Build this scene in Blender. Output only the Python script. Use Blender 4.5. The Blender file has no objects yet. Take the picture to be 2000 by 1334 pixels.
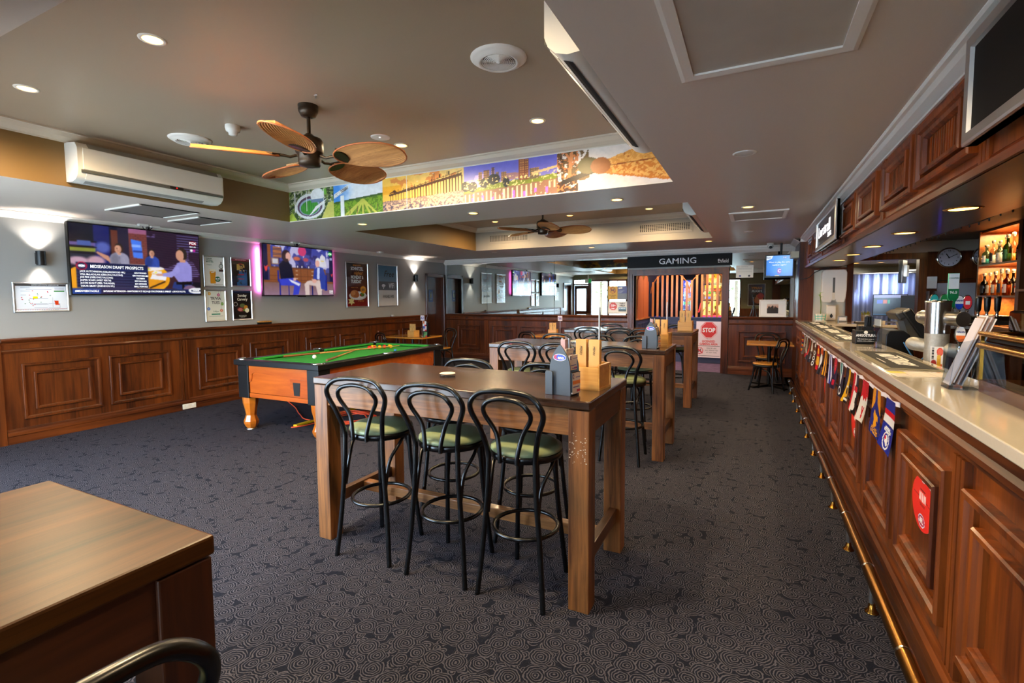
import bpy, math, random
import numpy as np
from mathutils import Vector, Matrix
random.seed(7); np.random.seed(7)
S = bpy.context.scene; COL = S.collection
PI = math.pi
R = math.radians

# ------------------------------------------------------------------ camera, world, exposure
cd = bpy.data.cameras.new('camera'); cam = bpy.data.objects.new('camera', cd); COL.objects.link(cam)
CH = 1.545
yaw, pitch, roll = 0.458800, 0.068025, -0.0064366
fw = Vector((-math.sin(yaw)*math.cos(pitch), math.cos(yaw)*math.cos(pitch), -math.sin(pitch)))
rt = Vector((math.cos(yaw), math.sin(yaw), 0)); up = rt.cross(fw)
rt2 = rt*math.cos(roll)+up*math.sin(roll); up2 = up*math.cos(roll)-rt*math.sin(roll)
mw = Matrix((rt2, up2, -fw)).transposed().to_4x4(); mw.translation = (0, 0, CH)
cam.matrix_world = mw
cd.sensor_width = 36.0; cd.lens = 955.7/2000*36.0
cd.shift_y = -(667-646.15)/2000
cd.clip_start = 0.02; cd.clip_end = 200
S.camera = cam
S.view_settings.view_transform = 'Standard'; S.view_settings.look = 'None'
S.view_settings.gamma = 1.0; S.view_settings.use_curve_mapping = False
S.view_settings.exposure = 0.45
S.cycles.use_denoising = True
S.cycles.max_bounces = 10; S.cycles.diffuse_bounces = 5; S.cycles.glossy_bounces = 5
S.cycles.transmission_bounces = 6; S.cycles.transparent_max_bounces = 12
S.cycles.sample_clamp_indirect = 6.0; S.cycles.blur_glossy = 0.5
S.cycles.caustics_reflective = False; S.cycles.caustics_refractive = False
W = bpy.data.worlds.new('sky'); S.world = W; W.use_nodes = True
SKY = 22.0
bgn = W.node_tree.nodes['Background']; bgn.inputs[0].default_value = (0.58, 0.78, 1.0, 1); bgn.inputs[1].default_value = SKY

WARM = (1.0, 0.74, 0.42)
COOL = (0.80, 0.90, 1.0)

def portal(name, loc, rot, sx, sy):
    l = bpy.data.lights.new(name, 'AREA'); l.shape = 'RECTANGLE'; l.size = sx; l.size_y = sy
    l.cycles.is_portal = True
    o = bpy.data.objects.new(name, l); o.location = loc; o.rotation_euler = rot; COL.objects.link(o); return o

def spot(name, loc, energy, color=WARM, angle=140, blend=0.9, radius=0.04, rot=(0, 0, 0)):
    l = bpy.data.lights.new(name, 'SPOT'); l.energy = energy; l.color = color; l.spot_size = R(angle)
    l.spot_blend = blend; l.shadow_soft_size = radius
    o = bpy.data.objects.new(name, l); o.location = loc; o.rotation_euler = rot; COL.objects.link(o); return o

def area(name, loc, rot, sx, sy, energy, color):
    l = bpy.data.lights.new(name, 'AREA'); l.shape = 'RECTANGLE'; l.size = sx; l.size_y = sy
    l.energy = energy; l.color = color
    o = bpy.data.objects.new(name, l); o.location = loc; o.rotation_euler = rot; COL.objects.link(o); return o

# daylight openings of the near glazing (portals only steer sky sampling to the real windows)
portal('daylight_left', (-4.55, 0.66, 1.2), (R(90), 0, PI), 4.2, 2.2)
portal('daylight_right', (-0.9, -1.52, 1.2), (R(90), 0, PI), .8, 2.2)

# ------------------------------------------------------------------ helpers
def lin1(c):
    c = c/255.0
    return c/12.92 if c <= 0.04045 else ((c+0.055)/1.055)**2.4
def lin(c): return tuple(lin1(v) for v in c[:3])

MATS = {}
def nodes(name):
    m = bpy.data.materials.new(name); m.use_nodes = True; MATS[name] = m
    nt = m.node_tree; return m, nt, nt.nodes['Principled BSDF']
def mat(name, c, rough=0.5, metal=0.0, spec=0.5, emit=None, es=0.0, coat=0.0, bump=0.0, bscale=200.0, var=0.0, vscale=6.0):
    if name in MATS: return MATS[name]
    m, nt, b = nodes(name); col = lin(c)+(1,)
    b.inputs['Base Color'].default_value = col; b.inputs['Roughness'].default_value = rough
    b.inputs['Metallic'].default_value = metal; b.inputs['Specular IOR Level'].default_value = spec
    b.inputs['Coat Weight'].default_value = coat; b.inputs['Coat Roughness'].default_value = 0.08
    if emit is not None:
        b.inputs['Emission Color'].default_value = lin(emit)+(1,); b.inputs['Emission Strength'].default_value = es
    if var > 0 or bump > 0:
        tc = nt.nodes.new('ShaderNodeTexCoord')
        if var > 0:
            n = nt.nodes.new('ShaderNodeTexNoise'); n.inputs['Scale'].default_value = vscale; n.inputs['Detail'].default_value = 4
            nt.links.new(tc.outputs['Object'], n.inputs['Vector'])
            mr = nt.nodes.new('ShaderNodeMapRange'); mr.inputs[3].default_value = 1-var; mr.inputs[4].default_value = 1+var
            nt.links.new(n.outputs['Fac'], mr.inputs[0])
            mx = nt.nodes.new('ShaderNodeVectorMath'); mx.operation = 'SCALE'; mx.inputs[0].default_value = col[:3]
            nt.links.new(mr.outputs[0], mx.inputs['Scale']); nt.links.new(mx.outputs[0], b.inputs['Base Color'])
        if bump > 0:
            n2 = nt.nodes.new('ShaderNodeTexNoise'); n2.inputs['Scale'].default_value = bscale
            nt.links.new(tc.outputs['Object'], n2.inputs['Vector'])
            bp = nt.nodes.new('ShaderNodeBump'); bp.inputs['Strength'].default_value = bump; bp.inputs['Distance'].default_value = 0.002
            nt.links.new(n2.outputs['Fac'], bp.inputs['Height']); nt.links.new(bp.outputs[0], b.inputs['Normal'])
    return m
def wood(name, c1, c2, grain='Z', rough=0.35, coat=0.0, fine=28.0, long=1.6, spec=0.5):
    """streaky procedural timber, grain along GRAIN"""
    m, nt, b = nodes(name); L = nt.links.new
    tc = nt.nodes.new('ShaderNodeTexCoord'); mp = nt.nodes.new('ShaderNodeMapping')
    oi = nt.nodes.new('ShaderNodeObjectInfo')
    sc = {'X': (long, fine, fine), 'Y': (fine, long, fine), 'Z': (fine, fine, long)}[grain]
    mp.inputs['Scale'].default_value = sc
    ad = nt.nodes.new('ShaderNodeVectorMath'); ad.operation = 'ADD'
    rs = nt.nodes.new('ShaderNodeMath'); rs.operation = 'MULTIPLY'; rs.inputs[1].default_value = 37.0
    L(oi.outputs['Random'], rs.inputs[0]); L(tc.outputs['Object'], ad.inputs[0]); L(rs.outputs[0], ad.inputs[1])
    L(ad.outputs[0], mp.inputs['Vector'])
    n = nt.nodes.new('ShaderNodeTexNoise'); n.inputs['Scale'].default_value = 1.0; n.inputs['Detail'].default_value = 6
    n.inputs['Roughness'].default_value = 0.65; n.inputs['Distortion'].default_value = 0.6
    L(mp.outputs[0], n.inputs['Vector'])
    mp2 = nt.nodes.new('ShaderNodeMapping'); mp2.inputs['Scale'].default_value = tuple(v*(0.22 if v > 5 else 0.5) for v in sc)
    L(ad.outputs[0], mp2.inputs['Vector'])
    n2 = nt.nodes.new('ShaderNodeTexNoise'); n2.inputs['Scale'].default_value = 1.0; n2.inputs['Detail'].default_value = 2
    L(mp2.outputs[0], n2.inputs['Vector'])
    av = nt.nodes.new('ShaderNodeMath'); av.operation = 'ADD'; L(n.outputs['Fac'], av.inputs[0]); L(n2.outputs['Fac'], av.inputs[1])
    cr = nt.nodes.new('ShaderNodeValToRGB')
    cr.color_ramp.elements[0].position = 0.37; cr.color_ramp.elements[0].color = lin(c1)+(1,)
    cr.color_ramp.elements[1].position = 0.65; cr.color_ramp.elements[1].color = lin(c2)+(1,)
    hf = nt.nodes.new('ShaderNodeMath'); hf.operation = 'MULTIPLY'; hf.inputs[1].default_value = 0.5
    L(av.outputs[0], hf.inputs[0]); L(hf.outputs[0], cr.inputs[0]); L(cr.outputs[0], b.inputs['Base Color'])
    b.inputs['Roughness'].default_value = rough; b.inputs['Coat Weight'].default_value = coat
    b.inputs['Coat Roughness'].default_value = 0.12; b.inputs['Specular IOR Level'].default_value = spec
    bp = nt.nodes.new('ShaderNodeBump'); bp.inputs['Strength'].default_value = 0.03; bp.inputs['Distance'].default_value = 0.002
    L(n.outputs['Fac'], bp.inputs['Height']); L(bp.outputs[0], b.inputs['Normal'])
    return m
def glassy(name, tint=(255, 255, 255), alpha=0.86, rough=0.02):
    """thin clear sheet: mostly transparent with a fresnel reflection"""
    m = bpy.data.materials.new(name); m.use_nodes = True; MATS[name] = m
    nt = m.node_tree; nt.nodes.clear(); L = nt.links.new
    t = nt.nodes.new('ShaderNodeBsdfTransparent'); t.inputs[0].default_value = tuple(v*alpha for v in lin(tint))+(1,)
    g = nt.nodes.new('ShaderNodeBsdfGlossy'); g.inputs['Roughness'].default_value = rough
    f = nt.nodes.new('ShaderNodeFresnel'); f.inputs[0].default_value = 1.45
    mx = nt.nodes.new('ShaderNodeMixShader'); o = nt.nodes.new('ShaderNodeOutputMaterial')
    ge = nt.nodes.new('ShaderNodeNewGeometry'); iv = nt.nodes.new('ShaderNodeMath'); iv.operation = 'SUBTRACT'; iv.inputs[0].default_value = 1.0; L(ge.outputs['Backfacing'], iv.inputs[1])
    ml = nt.nodes.new('ShaderNodeMath'); ml.operation = 'MULTIPLY'; L(f.outputs[0], ml.inputs[0]); L(iv.outputs[0], ml.inputs[1])
    L(ml.outputs[0], mx.inputs[0]); L(t.outputs[0], mx.inputs[1]); L(g.outputs[0], mx.inputs[2]); L(mx.outputs[0], o.inputs[0])
    return m
def printed(name, emis=0.0, rough=0.45, coat=0.0):
    m, nt, b = nodes(name)
    a = nt.nodes.new('ShaderNodeAttribute'); a.attribute_name = 'Col'
    if emis > 0:
        b.inputs['Base Color'].default_value = (0.004, 0.004, 0.005, 1)
        nt.links.new(a.outputs['Color'], b.inputs['Emission Color']); b.inputs['Emission Strength'].default_value = emis
    else:
        nt.links.new(a.outputs['Color'], b.inputs['Base Color'])
    b.inputs['Roughness'].default_value = rough; b.inputs['Coat Weight'].default_value = coat
    return m

def wloc(o):
    v = Vector((0, 0, 0))
    while o is not None:
        v = v+o.location; o = o.parent
    return v
def attach(o, parent):
    """link O; with PARENT its world-coordinate data is re-based on the parent's location"""
    COL.objects.link(o)
    if parent is not None:
        o.parent = parent
def tag(o, label, cat, group=None):
    o['label'] = label; o['category'] = cat
    if group: o['group'] = group
    return o
def struct(o):
    o['kind'] = 'structure'; return o
def stuff(o):
    o['kind'] = 'stuff'; return o
def thing(name, label, cat, loc=(0, 0, 0), group=None):
    o = bpy.data.objects.new(name, None); o.location = loc; o.empty_display_size = 0.1
    COL.objects.link(o); return tag(o, label, cat, group)
def copy_tree(o, loc, rz, label=None, group=None):
    def rec(s, p):
        c = s.copy(); COL.objects.link(c)
        if p is not None: c.parent = p
        for ch in list(s.children): rec(ch, c)
        return c
    r = rec(o, None); r.location = loc; r.rotation_euler = (0, 0, rz)
    if label: r['label'] = label
    if group: r['group'] = group
    return r

class MB:
    def __init__(s): s.v = []; s.f = []; s.mi = []; s.m = 0; s.sm = []; s.smooth = False
    def add(s, vs, fs):
        b = len(s.v); s.v += [tuple(v) for v in vs]
        for f in fs: s.f.append(tuple(b+i for i in f)); s.mi.append(s.m); s.sm.append(s.smooth)
        return s
    def quad(s, a, b, c, d): return s.add([a, b, c, d], [(0, 1, 2, 3)])
    def box(s, x0, x1, y0, y1, z0, z1):
        vs = [(x, y, z) for z in (z0, z1) for y in (y0, y1) for x in (x0, x1)]
        return s.add(vs, [(0, 2, 3, 1), (4, 5, 7, 6), (0, 1, 5, 4), (2, 6, 7, 3), (0, 4, 6, 2), (1, 3, 7, 5)])
    def obox(s, c, ax, ay, az, hx, hy, hz):
        c = Vector(c); ax = Vector(ax).normalized()*hx; ay = Vector(ay).normalized()*hy; az = Vector(az).normalized()*hz
        vs = [c+ax*x+ay*y+az*z for z in (-1, 1) for y in (-1, 1) for x in (-1, 1)]
        return s.add(vs, [(0, 2, 3, 1), (4, 5, 7, 6), (0, 1, 5, 4), (2, 6, 7, 3), (0, 4, 6, 2), (1, 3, 7, 5)])
    def prism(s, poly, fn, d0, d1):
        """poly (u,v) extruded from depth d0 to d1; fn(u,v,d)->xyz"""
        n = len(poly)
        vs = [fn(u, v, d0) for u, v in poly]+[fn(u, v, d1) for u, v in poly]
        fs = [tuple(range(n-1, -1, -1)), tuple(range(n, 2*n))]+[(i, (i+1) % n, n+(i+1) % n, n+i) for i in range(n)]
        return s.add(vs, fs)
    def cyl(s, p0, p1, r0, r1=None, n=16, caps=True):
        r1 = r0 if r1 is None else r1
        p0 = Vector(p0); p1 = Vector(p1); d = (p1-p0).normalized()
        a = d.orthogonal().normalized(); b = d.cross(a)
        vs = []
        for p, r in ((p0, r0), (p1, r1)):
            vs += [p+(a*math.cos(2*PI*i/n)+b*math.sin(2*PI*i/n))*r for i in range(n)]
        sm = s.smooth; s.smooth = True
        s.add(vs, [(i, (i+1) % n, n+(i+1) % n, n+i) for i in range(n)]); s.smooth = False
        if caps: s.add(vs[:n], [tuple(range(n-1, -1, -1))]); s.add(vs[n:], [tuple(range(n))])
        s.smooth = sm; return s
    def lathe(s, prof, c=(0, 0, 0), axis=(0, 0, 1), n=20, smooth=True, caps=True):
        """prof list of (r, h) from bottom to top"""
        d = Vector(axis).normalized(); a = Vector((1, 0, 0)) if abs(d.z) > 0.9 else d.orthogonal().normalized(); b = d.cross(a); c = Vector(c)
        vs = []; fs = []
        for r, h in prof: vs += [c+d*h+(a*math.cos(2*PI*i/n)+b*math.sin(2*PI*i/n))*max(r, 1e-5) for i in range(n)]
        for k in range(len(prof)-1):
            fs += [(k*n+i, k*n+(i+1) % n, (k+1)*n+(i+1) % n, (k+1)*n+i) for i in range(n)]
        sm = s.smooth; s.smooth = smooth; s.add(vs, fs); s.smooth = sm
        if not caps: return s
        if prof[0][0] > 1e-4 and abs(prof[1][1]-prof[0][1]) > 1e-7: s.add(vs[:n], [tuple(range(n-1, -1, -1))])
        if prof[-1][0] > 1e-4 and abs(prof[-2][1]-prof[-1][1]) > 1e-7: s.add(vs[-n:], [tuple(range(n))])
        return s
    def tube(s, pts, r, n=8, closed=False, caps=True):
        pts = [Vector(p) for p in pts]; m = len(pts); rr = r if isinstance(r, (list, tuple)) else [r]*m
        vs = []; prev = None
        for i in range(m):
            if closed: t = pts[(i+1) % m]-pts[i-1]
            else: t = pts[min(i+1, m-1)]-pts[max(i-1, 0)]
            t.normalize()
            if prev is None: a = t.orthogonal().normalized()
            else:
                a = prev-t*prev.dot(t)
                a = a.normalized() if a.length > 1e-6 else t.orthogonal().normalized()
            prev = a; b = t.cross(a)
            vs += [pts[i]+(a*math.cos(2*PI*k/n)+b*math.sin(2*PI*k/n))*rr[i] for k in range(n)]
        fs = []
        for i in range(m if closed else m-1):
            j = (i+1) % m
            fs += [(i*n+k, i*n+(k+1) % n, j*n+(k+1) % n, j*n+k) for k in range(n)]
        sm = s.smooth; s.smooth = True; s.add(vs, fs); s.smooth = sm
        if caps and not closed: s.add(vs[:n], [tuple(range(n-1, -1, -1))]); s.add(vs[-n:], [tuple(range(n))])
        return s
    def loops(s, rect, prof, fn, close_in=False, back=None):
        """mitred moulding: rect (u0,u1,v0,v1); prof [(inset, height)...] outer to inner; fn(u,v,h)->xyz"""
        u0, u1, v0, v1 = rect; vs = []
        for o, h in prof: vs += [fn(u0+o, v0+o, h), fn(u1-o, v0+o, h), fn(u1-o, v1-o, h), fn(u0+o, v1-o, h)]
        fs = []
        for k in range(len(prof)-1):
            for i in range(4): fs.append((k*4+i, k*4+(i+1) % 4, (k+1)*4+(i+1) % 4, (k+1)*4+i))
        if close_in: k = (len(prof)-1)*4; fs.append((k, k+1, k+2, k+3))
        return s.add(vs, fs)
    def sweep(s, path, prof, fn):
        """prof points (a,b) along straight path of stations; fn(station,a,b)->xyz ; open profile"""
        n = len(prof); vs = [fn(t, a, b) for t in path for a, b in prof]; fs = []
        for i in range(len(path)-1):
            fs += [(i*n+k, i*n+k+1, (i+1)*n+k+1, (i+1)*n+k) for k in range(n-1)]
        s.add(vs, fs)
        s.add([fn(path[0], a, b) for a, b in prof], [tuple(range(n-1, -1, -1))]); s.add([fn(path[-1], a, b) for a, b in prof], [tuple(range(n))])
        return s
    def ball(s, c, r, n=14, m=9, sq=(1, 1, 1)):
        prof = [(r*math.sin(PI*i/m), -r*math.cos(PI*i/m)) for i in range(m+1)]
        b = len(s.v); s.lathe(prof, (0, 0, 0), n=n)
        for i in range(b, len(s.v)): v = s.v[i]; s.v[i] = (v[0]*sq[0]+c[0], v[1]*sq[1]+c[1], v[2]*sq[2]+c[2])
        return s
    def build(s, name, mats, parent=None, bevel=0.0, weld=False):
        o0 = wloc(parent) if parent is not None else Vector((0, 0, 0))
        me = bpy.data.meshes.new(name)
        me.from_pydata([(v[0]-o0.x, v[1]-o0.y, v[2]-o0.z) for v in s.v], [], s.f)
        if not isinstance(mats, (list, tuple)): mats = [mats]
        for m in mats: me.materials.append(m)
        me.polygons.foreach_set('material_index', s.mi); me.polygons.foreach_set('use_smooth', s.sm)
        me.validate(); me.update()
        o = bpy.data.objects.new(name, me); attach(o, parent)
        if bevel > 0:
            b = o.modifiers.new('bevel', 'BEVEL'); b.width = bevel; b.segments = 2; b.limit_method = 'ANGLE'; b.angle_limit = R(40)
        return o
def solo(o, loc):
    """move a single-mesh thing's origin to LOC"""
    loc = Vector(loc)
    o.data.transform(Matrix.Translation(-loc)); o.location = loc; return o

def smooth_path(P, n=6, closed=False):
    P = [Vector(p) for p in P]; m = len(P); out = []
    rng = range(m) if closed else range(m-1)
    for i in rng:
        g = (lambda k: P[k % m]) if closed else (lambda k: P[max(0, min(m-1, k))])
        a, b, c, d = g(i-1), g(i), g(i+1), g(i+2)
        for k in range(n):
            t = k/n
            out.append(0.5*((2*b)+(c-a)*t+(2*a-5*b+4*c-d)*t*t+(3*b-a-3*c+d)*t**3))
    if not closed: out.append(P[-1])
    return out

def lettering(txt, size, loc, U, V, m, parent=None, align='CENTER', bold=0.0, sx=1.0, name='lettering', ext=0.0004, shear=0.0):
    c = bpy.data.curves.new(name, 'FONT'); c.body = txt; c.size = size; c.align_x = align; c.align_y = 'CENTER'
    c.extrude = ext; c.offset = bold*size; c.resolution_u = 2; c.shear = shear
    c.materials.append(m)
    o = bpy.data.objects.new(name, c)
    U = Vector(U).normalized(); V = Vector(V).normalized(); N = U.cross(V)
    M = Matrix((U*sx, V, N)).transposed().to_4x4()
    M.translation = Vector(loc)-(wloc(parent) if parent is not None else Vector((0, 0, 0)))
    attach(o, parent); o.matrix_local = M
    return o

class Canvas:
    """a flat print painted numerically, one colour per vertex of a fine grid; v runs up"""
    def __init__(s, w, h, bg=(255, 255, 255)):
        s.w, s.h = w, h; s.a = np.zeros((h, w, 3)); s.a[:] = bg
        s.X, s.Y = np.meshgrid((np.arange(w)+.5)/w, (np.arange(h)+.5)/h); s.as_ = w/h
    def put(s, mask, c, al=1.0):
        c = np.array(c, float); k = np.asarray(mask, float)*al
        s.a = s.a*(1-k[..., None])+c*k[..., None]; return s
    def rect(s, x0, y0, x1, y1, c, al=1.0): return s.put((s.X >= x0) & (s.X <= x1) & (s.Y >= y0) & (s.Y <= y1), c, al)
    def vgrad(s, x0, y0, x1, y1, c0, c1):
        t = np.clip((s.Y-y0)/(y1-y0), 0, 1)[..., None]; col = np.array(c0)*(1-t)+np.array(c1)*t
        k = (s.X >= x0) & (s.X <= x1) & (s.Y >= y0) & (s.Y <= y1); s.a[k] = col[k]; return s
    def ell(s, cx, cy, rx, ry, c, al=1.0, soft=0.0):
        d = np.sqrt(((s.X-cx)/rx)**2+((s.Y-cy)/ry)**2)
        return s.put(np.clip((1-d)/soft+.5, 0, 1) if soft > 0 else d <= 1, c, al)
    def poly(s, P, c, al=1.0):
        k = np.zeros_like(s.X, bool); n = len(P)
        for i in range(n):
            x0, y0 = P[i]; x1, y1 = P[(i+1) % n]
            if y0 == y1: continue
            k ^= ((y0 > s.Y) != (y1 > s.Y)) & (s.X < (x1-x0)*(s.Y-y0)/(y1-y0)+x0)
        return s.put(k, c, al)
    def line(s, x0, y0, x1, y1, w, c, al=1.0):
        dx, dy = (x1-x0)*s.as_, y1-y0; L2 = dx*dx+dy*dy+1e-9
        px, py = (s.X-x0)*s.as_, s.Y-y0; t = np.clip((px*dx+py*dy)/L2, 0, 1)
        return s.put(np.hypot(px-t*dx, py-t*dy) < w, c, al)
    def noise(s, sc, seed=0):
        r = np.random.RandomState(seed); out = np.zeros_like(s.X)
        for o in range(3):
            n = max(2, int(sc*2**o)); g = r.rand(n+2, int(n*s.as_)+3)
            x = s.X*(g.shape[1]-2); y = s.Y*(g.shape[0]-2); i = x.astype(int); j = y.astype(int); fx = x-i; fy = y-j
            out += (g[j, i]*(1-fx)*(1-fy)+g[j, i+1]*fx*(1-fy)+g[j+1, i]*(1-fx)*fy+g[j+1, i+1]*fx*fy)/2**o
        return out/1.75
    def blur(s, n=1, grain=0.0, seed=1):
        for _ in range(n):
            p = np.pad(s.a, ((1, 1), (1, 1), (0, 0)), 'edge'); s.a = (p[1:-1, 1:-1]*4+p[:-2, 1:-1]*2+p[2:, 1:-1]*2+p[1:-1, :-2]*2+p[1:-1, 2:]*2+p[:-2, :-2]+p[2:, 2:]+p[:-2, 2:]+p[2:, :-2])/16
        if grain: s.a = s.a*(1+grain*(s.noise(14, seed)[..., None]-.5)*2)+np.random.RandomState(seed).normal(0, grain*22, s.a.shape[:2])[..., None]
        return s
    def people(s, x, y, h, shirt, hair=(40, 30, 25), skin=(205, 150, 125), face=0):
        """seated head-and-shoulders on screen; y = shoulder line"""
        w = h/s.as_
        s.ell(x, y-h*.45, w*.75, h*.62, shirt); s.rect(x-w*.75, y-h*1.1, x+w*.75, y-h*.45, shirt)
        s.ell(x-w*.35, y-h*.5, w*.35, h*.6, (0, 0, 0), .22, .9); s.line(x, y-h*.1, x+w*.03, y-h*.9, h*.012, (0, 0, 0), .35); s.line(x+w*.3, y-h*.3, x+w*.45, y-h*.9, h*.02, (255, 255, 255), .12); s.poly([(x-w*.16, y+h*.1), (x, y-h*.12), (x+w*.16, y+h*.1), (x+w*.2, y-h*.02), (x, y-h*.2), (x-w*.2, y-h*.02)], tuple(min(255, v+25) for v in shirt))
        s.rect(x-w*.14, y-h*.05, x+w*.14, y+h*.22, skin)
        s.ell(x, y+h*.52, w*.33, h*.42, hair); s.ell(x+face*w*.08, y+h*.43, w*.27, h*.36, skin)
        s.ell(x+face*w*.16, y+h*.5, w*.03, h*.03, (60, 40, 35)); s.ell(x+face*w*.04-w*.1, y+h*.5, w*.03, h*.03, (60, 40, 35))
        s.ell(x+w*.12-face*w*.1, y+h*.40, w*.14, h*.3, (90, 50, 40), .25, .9); s.ell(x+face*w*.14, y+h*.40, w*.035, h*.07, (150, 100, 85), .7)
        s.rect(x+face*w*.08-w*.08, y+h*.24, x+face*w*.08+w*.08, y+h*.27, (150, 90, 80))
    def build(s, name, O, U, V, m, parent=None):
        """O = bottom-left corner, U/V full edge vectors (world)"""
        O = Vector(O)-(wloc(parent) if parent is not None else Vector((0, 0, 0))); U = Vector(U); V = Vector(V)
        w, h = s.w, s.h
        u = np.arange(w)/(w-1); v = np.arange(h)/(h-1); uu, vv = np.meshgrid(u, v)
        co = np.array(O)+uu.reshape(-1, 1)*np.array(U)+vv.reshape(-1, 1)*np.array(V)
        idx = np.arange(w*h).reshape(h, w)
        q = np.stack([idx[:-1, :-1], idx[:-1, 1:], idx[1:, 1:], idx[1:, :-1]], -1).reshape(-1, 4)
        me = bpy.data.meshes.new(name); me.vertices.add(w*h); me.vertices.foreach_set('co', co.ravel())
        me.loops.add(q.size); me.loops.foreach_set('vertex_index', q.ravel().astype(np.int32))
        me.polygons.add(len(q)); me.polygons.foreach_set('loop_start', np.arange(0, q.size, 4, dtype=np.int32))
        me.update(calc_edges=True)
        ca = me.color_attributes.new('Col', 'FLOAT_COLOR', 'POINT')
        c = np.clip(s.a, 0, 255)/255.0; c = np.where(c <= .04045, c/12.92, ((c+.055)/1.055)**2.4)
        ca.data.foreach_set('color', np.concatenate([c.reshape(-1, 3), np.ones((w*h, 1))], 1).ravel())
        me.materials.append(m); o = bpy.data.objects.new(name, me); attach(o, parent); return o

# ------------------------------------------------------------------ materials
M_ceil = mat('ceiling_paint', (212, 197, 184), 0.42, spec=0.4, bump=0.15, bscale=350)
M_ceil2 = mat('recess_paint', (166, 147, 125), 0.4, spec=0.4, bump=0.15, bscale=350)
M_must = mat('mustard_paint', (132, 101, 56), 0.5)
M_beam = mat('bulkhead_paint', (150, 138, 122), 0.5)
M_wall = mat('wall_paint', (158, 157, 153), 0.55, bump=0.1, bscale=300)
M_olive = mat('olive_wall_paint', (128, 120, 92), 0.6)
M_corn = mat('cornice_paint', (244, 236, 226), 0.45)
M_white = mat('white_plastic', (232, 228, 220), 0.35)
M_whitegloss = mat('white_gloss', (240, 236, 228), 0.12, coat=0.5)
M_black = mat('black_satin', (11, 11, 12), 0.38, spec=.4)
M_blackrub = mat('black_rubber', (26, 26, 27), 0.8)
M_metalblk = mat('black_tube', (9, 10, 12), 0.27, spec=0.5)
M_dark = mat('dark_void', (12, 10, 9), 0.8)
M_chrome = mat('chrome', (225, 225, 228), 0.12, metal=1.0)
M_steel = mat('brushed_steel', (190, 188, 184), 0.32, metal=1.0, var=0.08, vscale=30)
M_frost = mat('frosted_steel', (170, 168, 160), 0.5, metal=0.7, bump=0.9, bscale=260, var=0.2, vscale=60)
M_alu = mat('silver_frame', (205, 203, 200), 0.28, metal=0.85)
M_brass = mat('aged_brass', (142, 98, 40), 0.25, metal=1.0, var=0.2, vscale=14)
M_gold = mat('polished_gold', (205, 150, 60), 0.22, metal=1.0)
M_bronze = mat('bronze_motor', (62, 50, 38), 0.35, metal=0.6)
M_stone = mat('counter_stone', (205, 196, 182), 0.08, coat=0.6, var=0.04, vscale=90)
M_stoneedge = M_stone
M_green = mat('green_vinyl', (132, 144, 108), 0.34)
M_baize = mat('green_baize', (28, 140, 42), 0.9, bump=0.2, bscale=800)
M_paper = mat('paper', (238, 234, 226), 0.6)
M_ink = mat('black_ink', (22, 22, 24), 0.6)
M_inkw = mat('white_ink', (236, 236, 236), 0.5)
M_red = mat('red_print', (205, 30, 34), 0.45)
M_grey = mat('grey_plastic', (70, 78, 88), 0.5)
M_navy = mat('navy_paint', (52, 58, 92), 0.5)
M_cream = mat('cream_plastic', (226, 218, 200), 0.4)
M_clear = glassy('clear_acrylic', (245, 250, 255), 0.9)
M_pane = glassy('window_glass', (255, 255, 255), 0.95)
M_smoke = glassy('bronze_glass', (170, 140, 110), 0.45)
M_bottleglass = glassy('bottle_glass', (250, 252, 250), 0.75)
M_mirror = mat('mirror_silver', (214, 220, 214), 0.0, metal=1.0)
M_lamp = mat('lit_lens', (255, 240, 210), 0.4, emit=(255, 186, 84), es=7.0)
M_lampoff = mat('unlit_lens', (226, 222, 214), 0.4)
M_wallglow = mat('lit_sconce_lens', (255, 245, 230), 0.4, emit=(255, 240, 220), es=16.0)
M_pr = printed('print'); M_prg = printed('print_gloss', rough=0.22, coat=0.3)
M_scr = printed('lit_screen', emis=0.75, rough=0.15); M_scr2 = printed('lit_gaming_screen', emis=1.0, rough=0.15)
M_mural = printed('mural_print', rough=0.4)
W_dado = wood('jarrah_panel', (46, 17, 6), (114, 56, 18), 'Z', .36, .06, spec=.35)
W_dadoY = wood('jarrah_rail', (46, 17, 6), (112, 55, 19), 'Y', .36, .06, spec=.35)
W_dadoX = wood('jarrah_rail_across', (46, 17, 6), (112, 55, 19), 'X', .36, .06, spec=.35)
W_bar = wood('bar_timber', (54, 20, 6), (138, 69, 20), 'Z', .36, .06, spec=.35)
W_barY = wood('bar_timber_rail', (50, 20, 7), (126, 65, 24), 'Y', .36, .06, spec=.35)
W_can = wood('canopy_timber', (84, 30, 8), (172, 80, 24), 'Z', .36, .06, spec=.35)
W_canY = wood('canopy_rail', (84, 32, 12), (160, 74, 28), 'Y', .36, .06, spec=.35)
W_soffit = wood('canopy_soffit_ply', (58, 42, 24), (92, 70, 42), 'Y', 0.3, 0.3)
W_topX = wood('table_top_timber', (42, 25, 12), (86, 53, 29), 'X', 0.24, 0.4, fine=20)
W_topY = wood('near_table_top_timber', (34, 17, 6), (102, 58, 21), 'Y', 0.38, 0.0, fine=26, spec=.22)
W_leg = wood('table_leg_timber', (72, 39, 15), (144, 90, 43), 'Z', .40, .08, fine=64, long=3.2, spec=.4)
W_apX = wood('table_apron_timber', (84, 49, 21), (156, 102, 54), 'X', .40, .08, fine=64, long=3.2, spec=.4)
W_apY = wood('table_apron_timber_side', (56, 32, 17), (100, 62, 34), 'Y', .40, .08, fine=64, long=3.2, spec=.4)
W_darkleg = wood('dark_leg_timber', (40, 16, 6), (86, 42, 17), 'Z', 0.4, 0.1)
W_darkap = wood('dark_apron_timber', (40, 16, 6), (86, 42, 17), 'Y', 0.4, 0.1)
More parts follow.
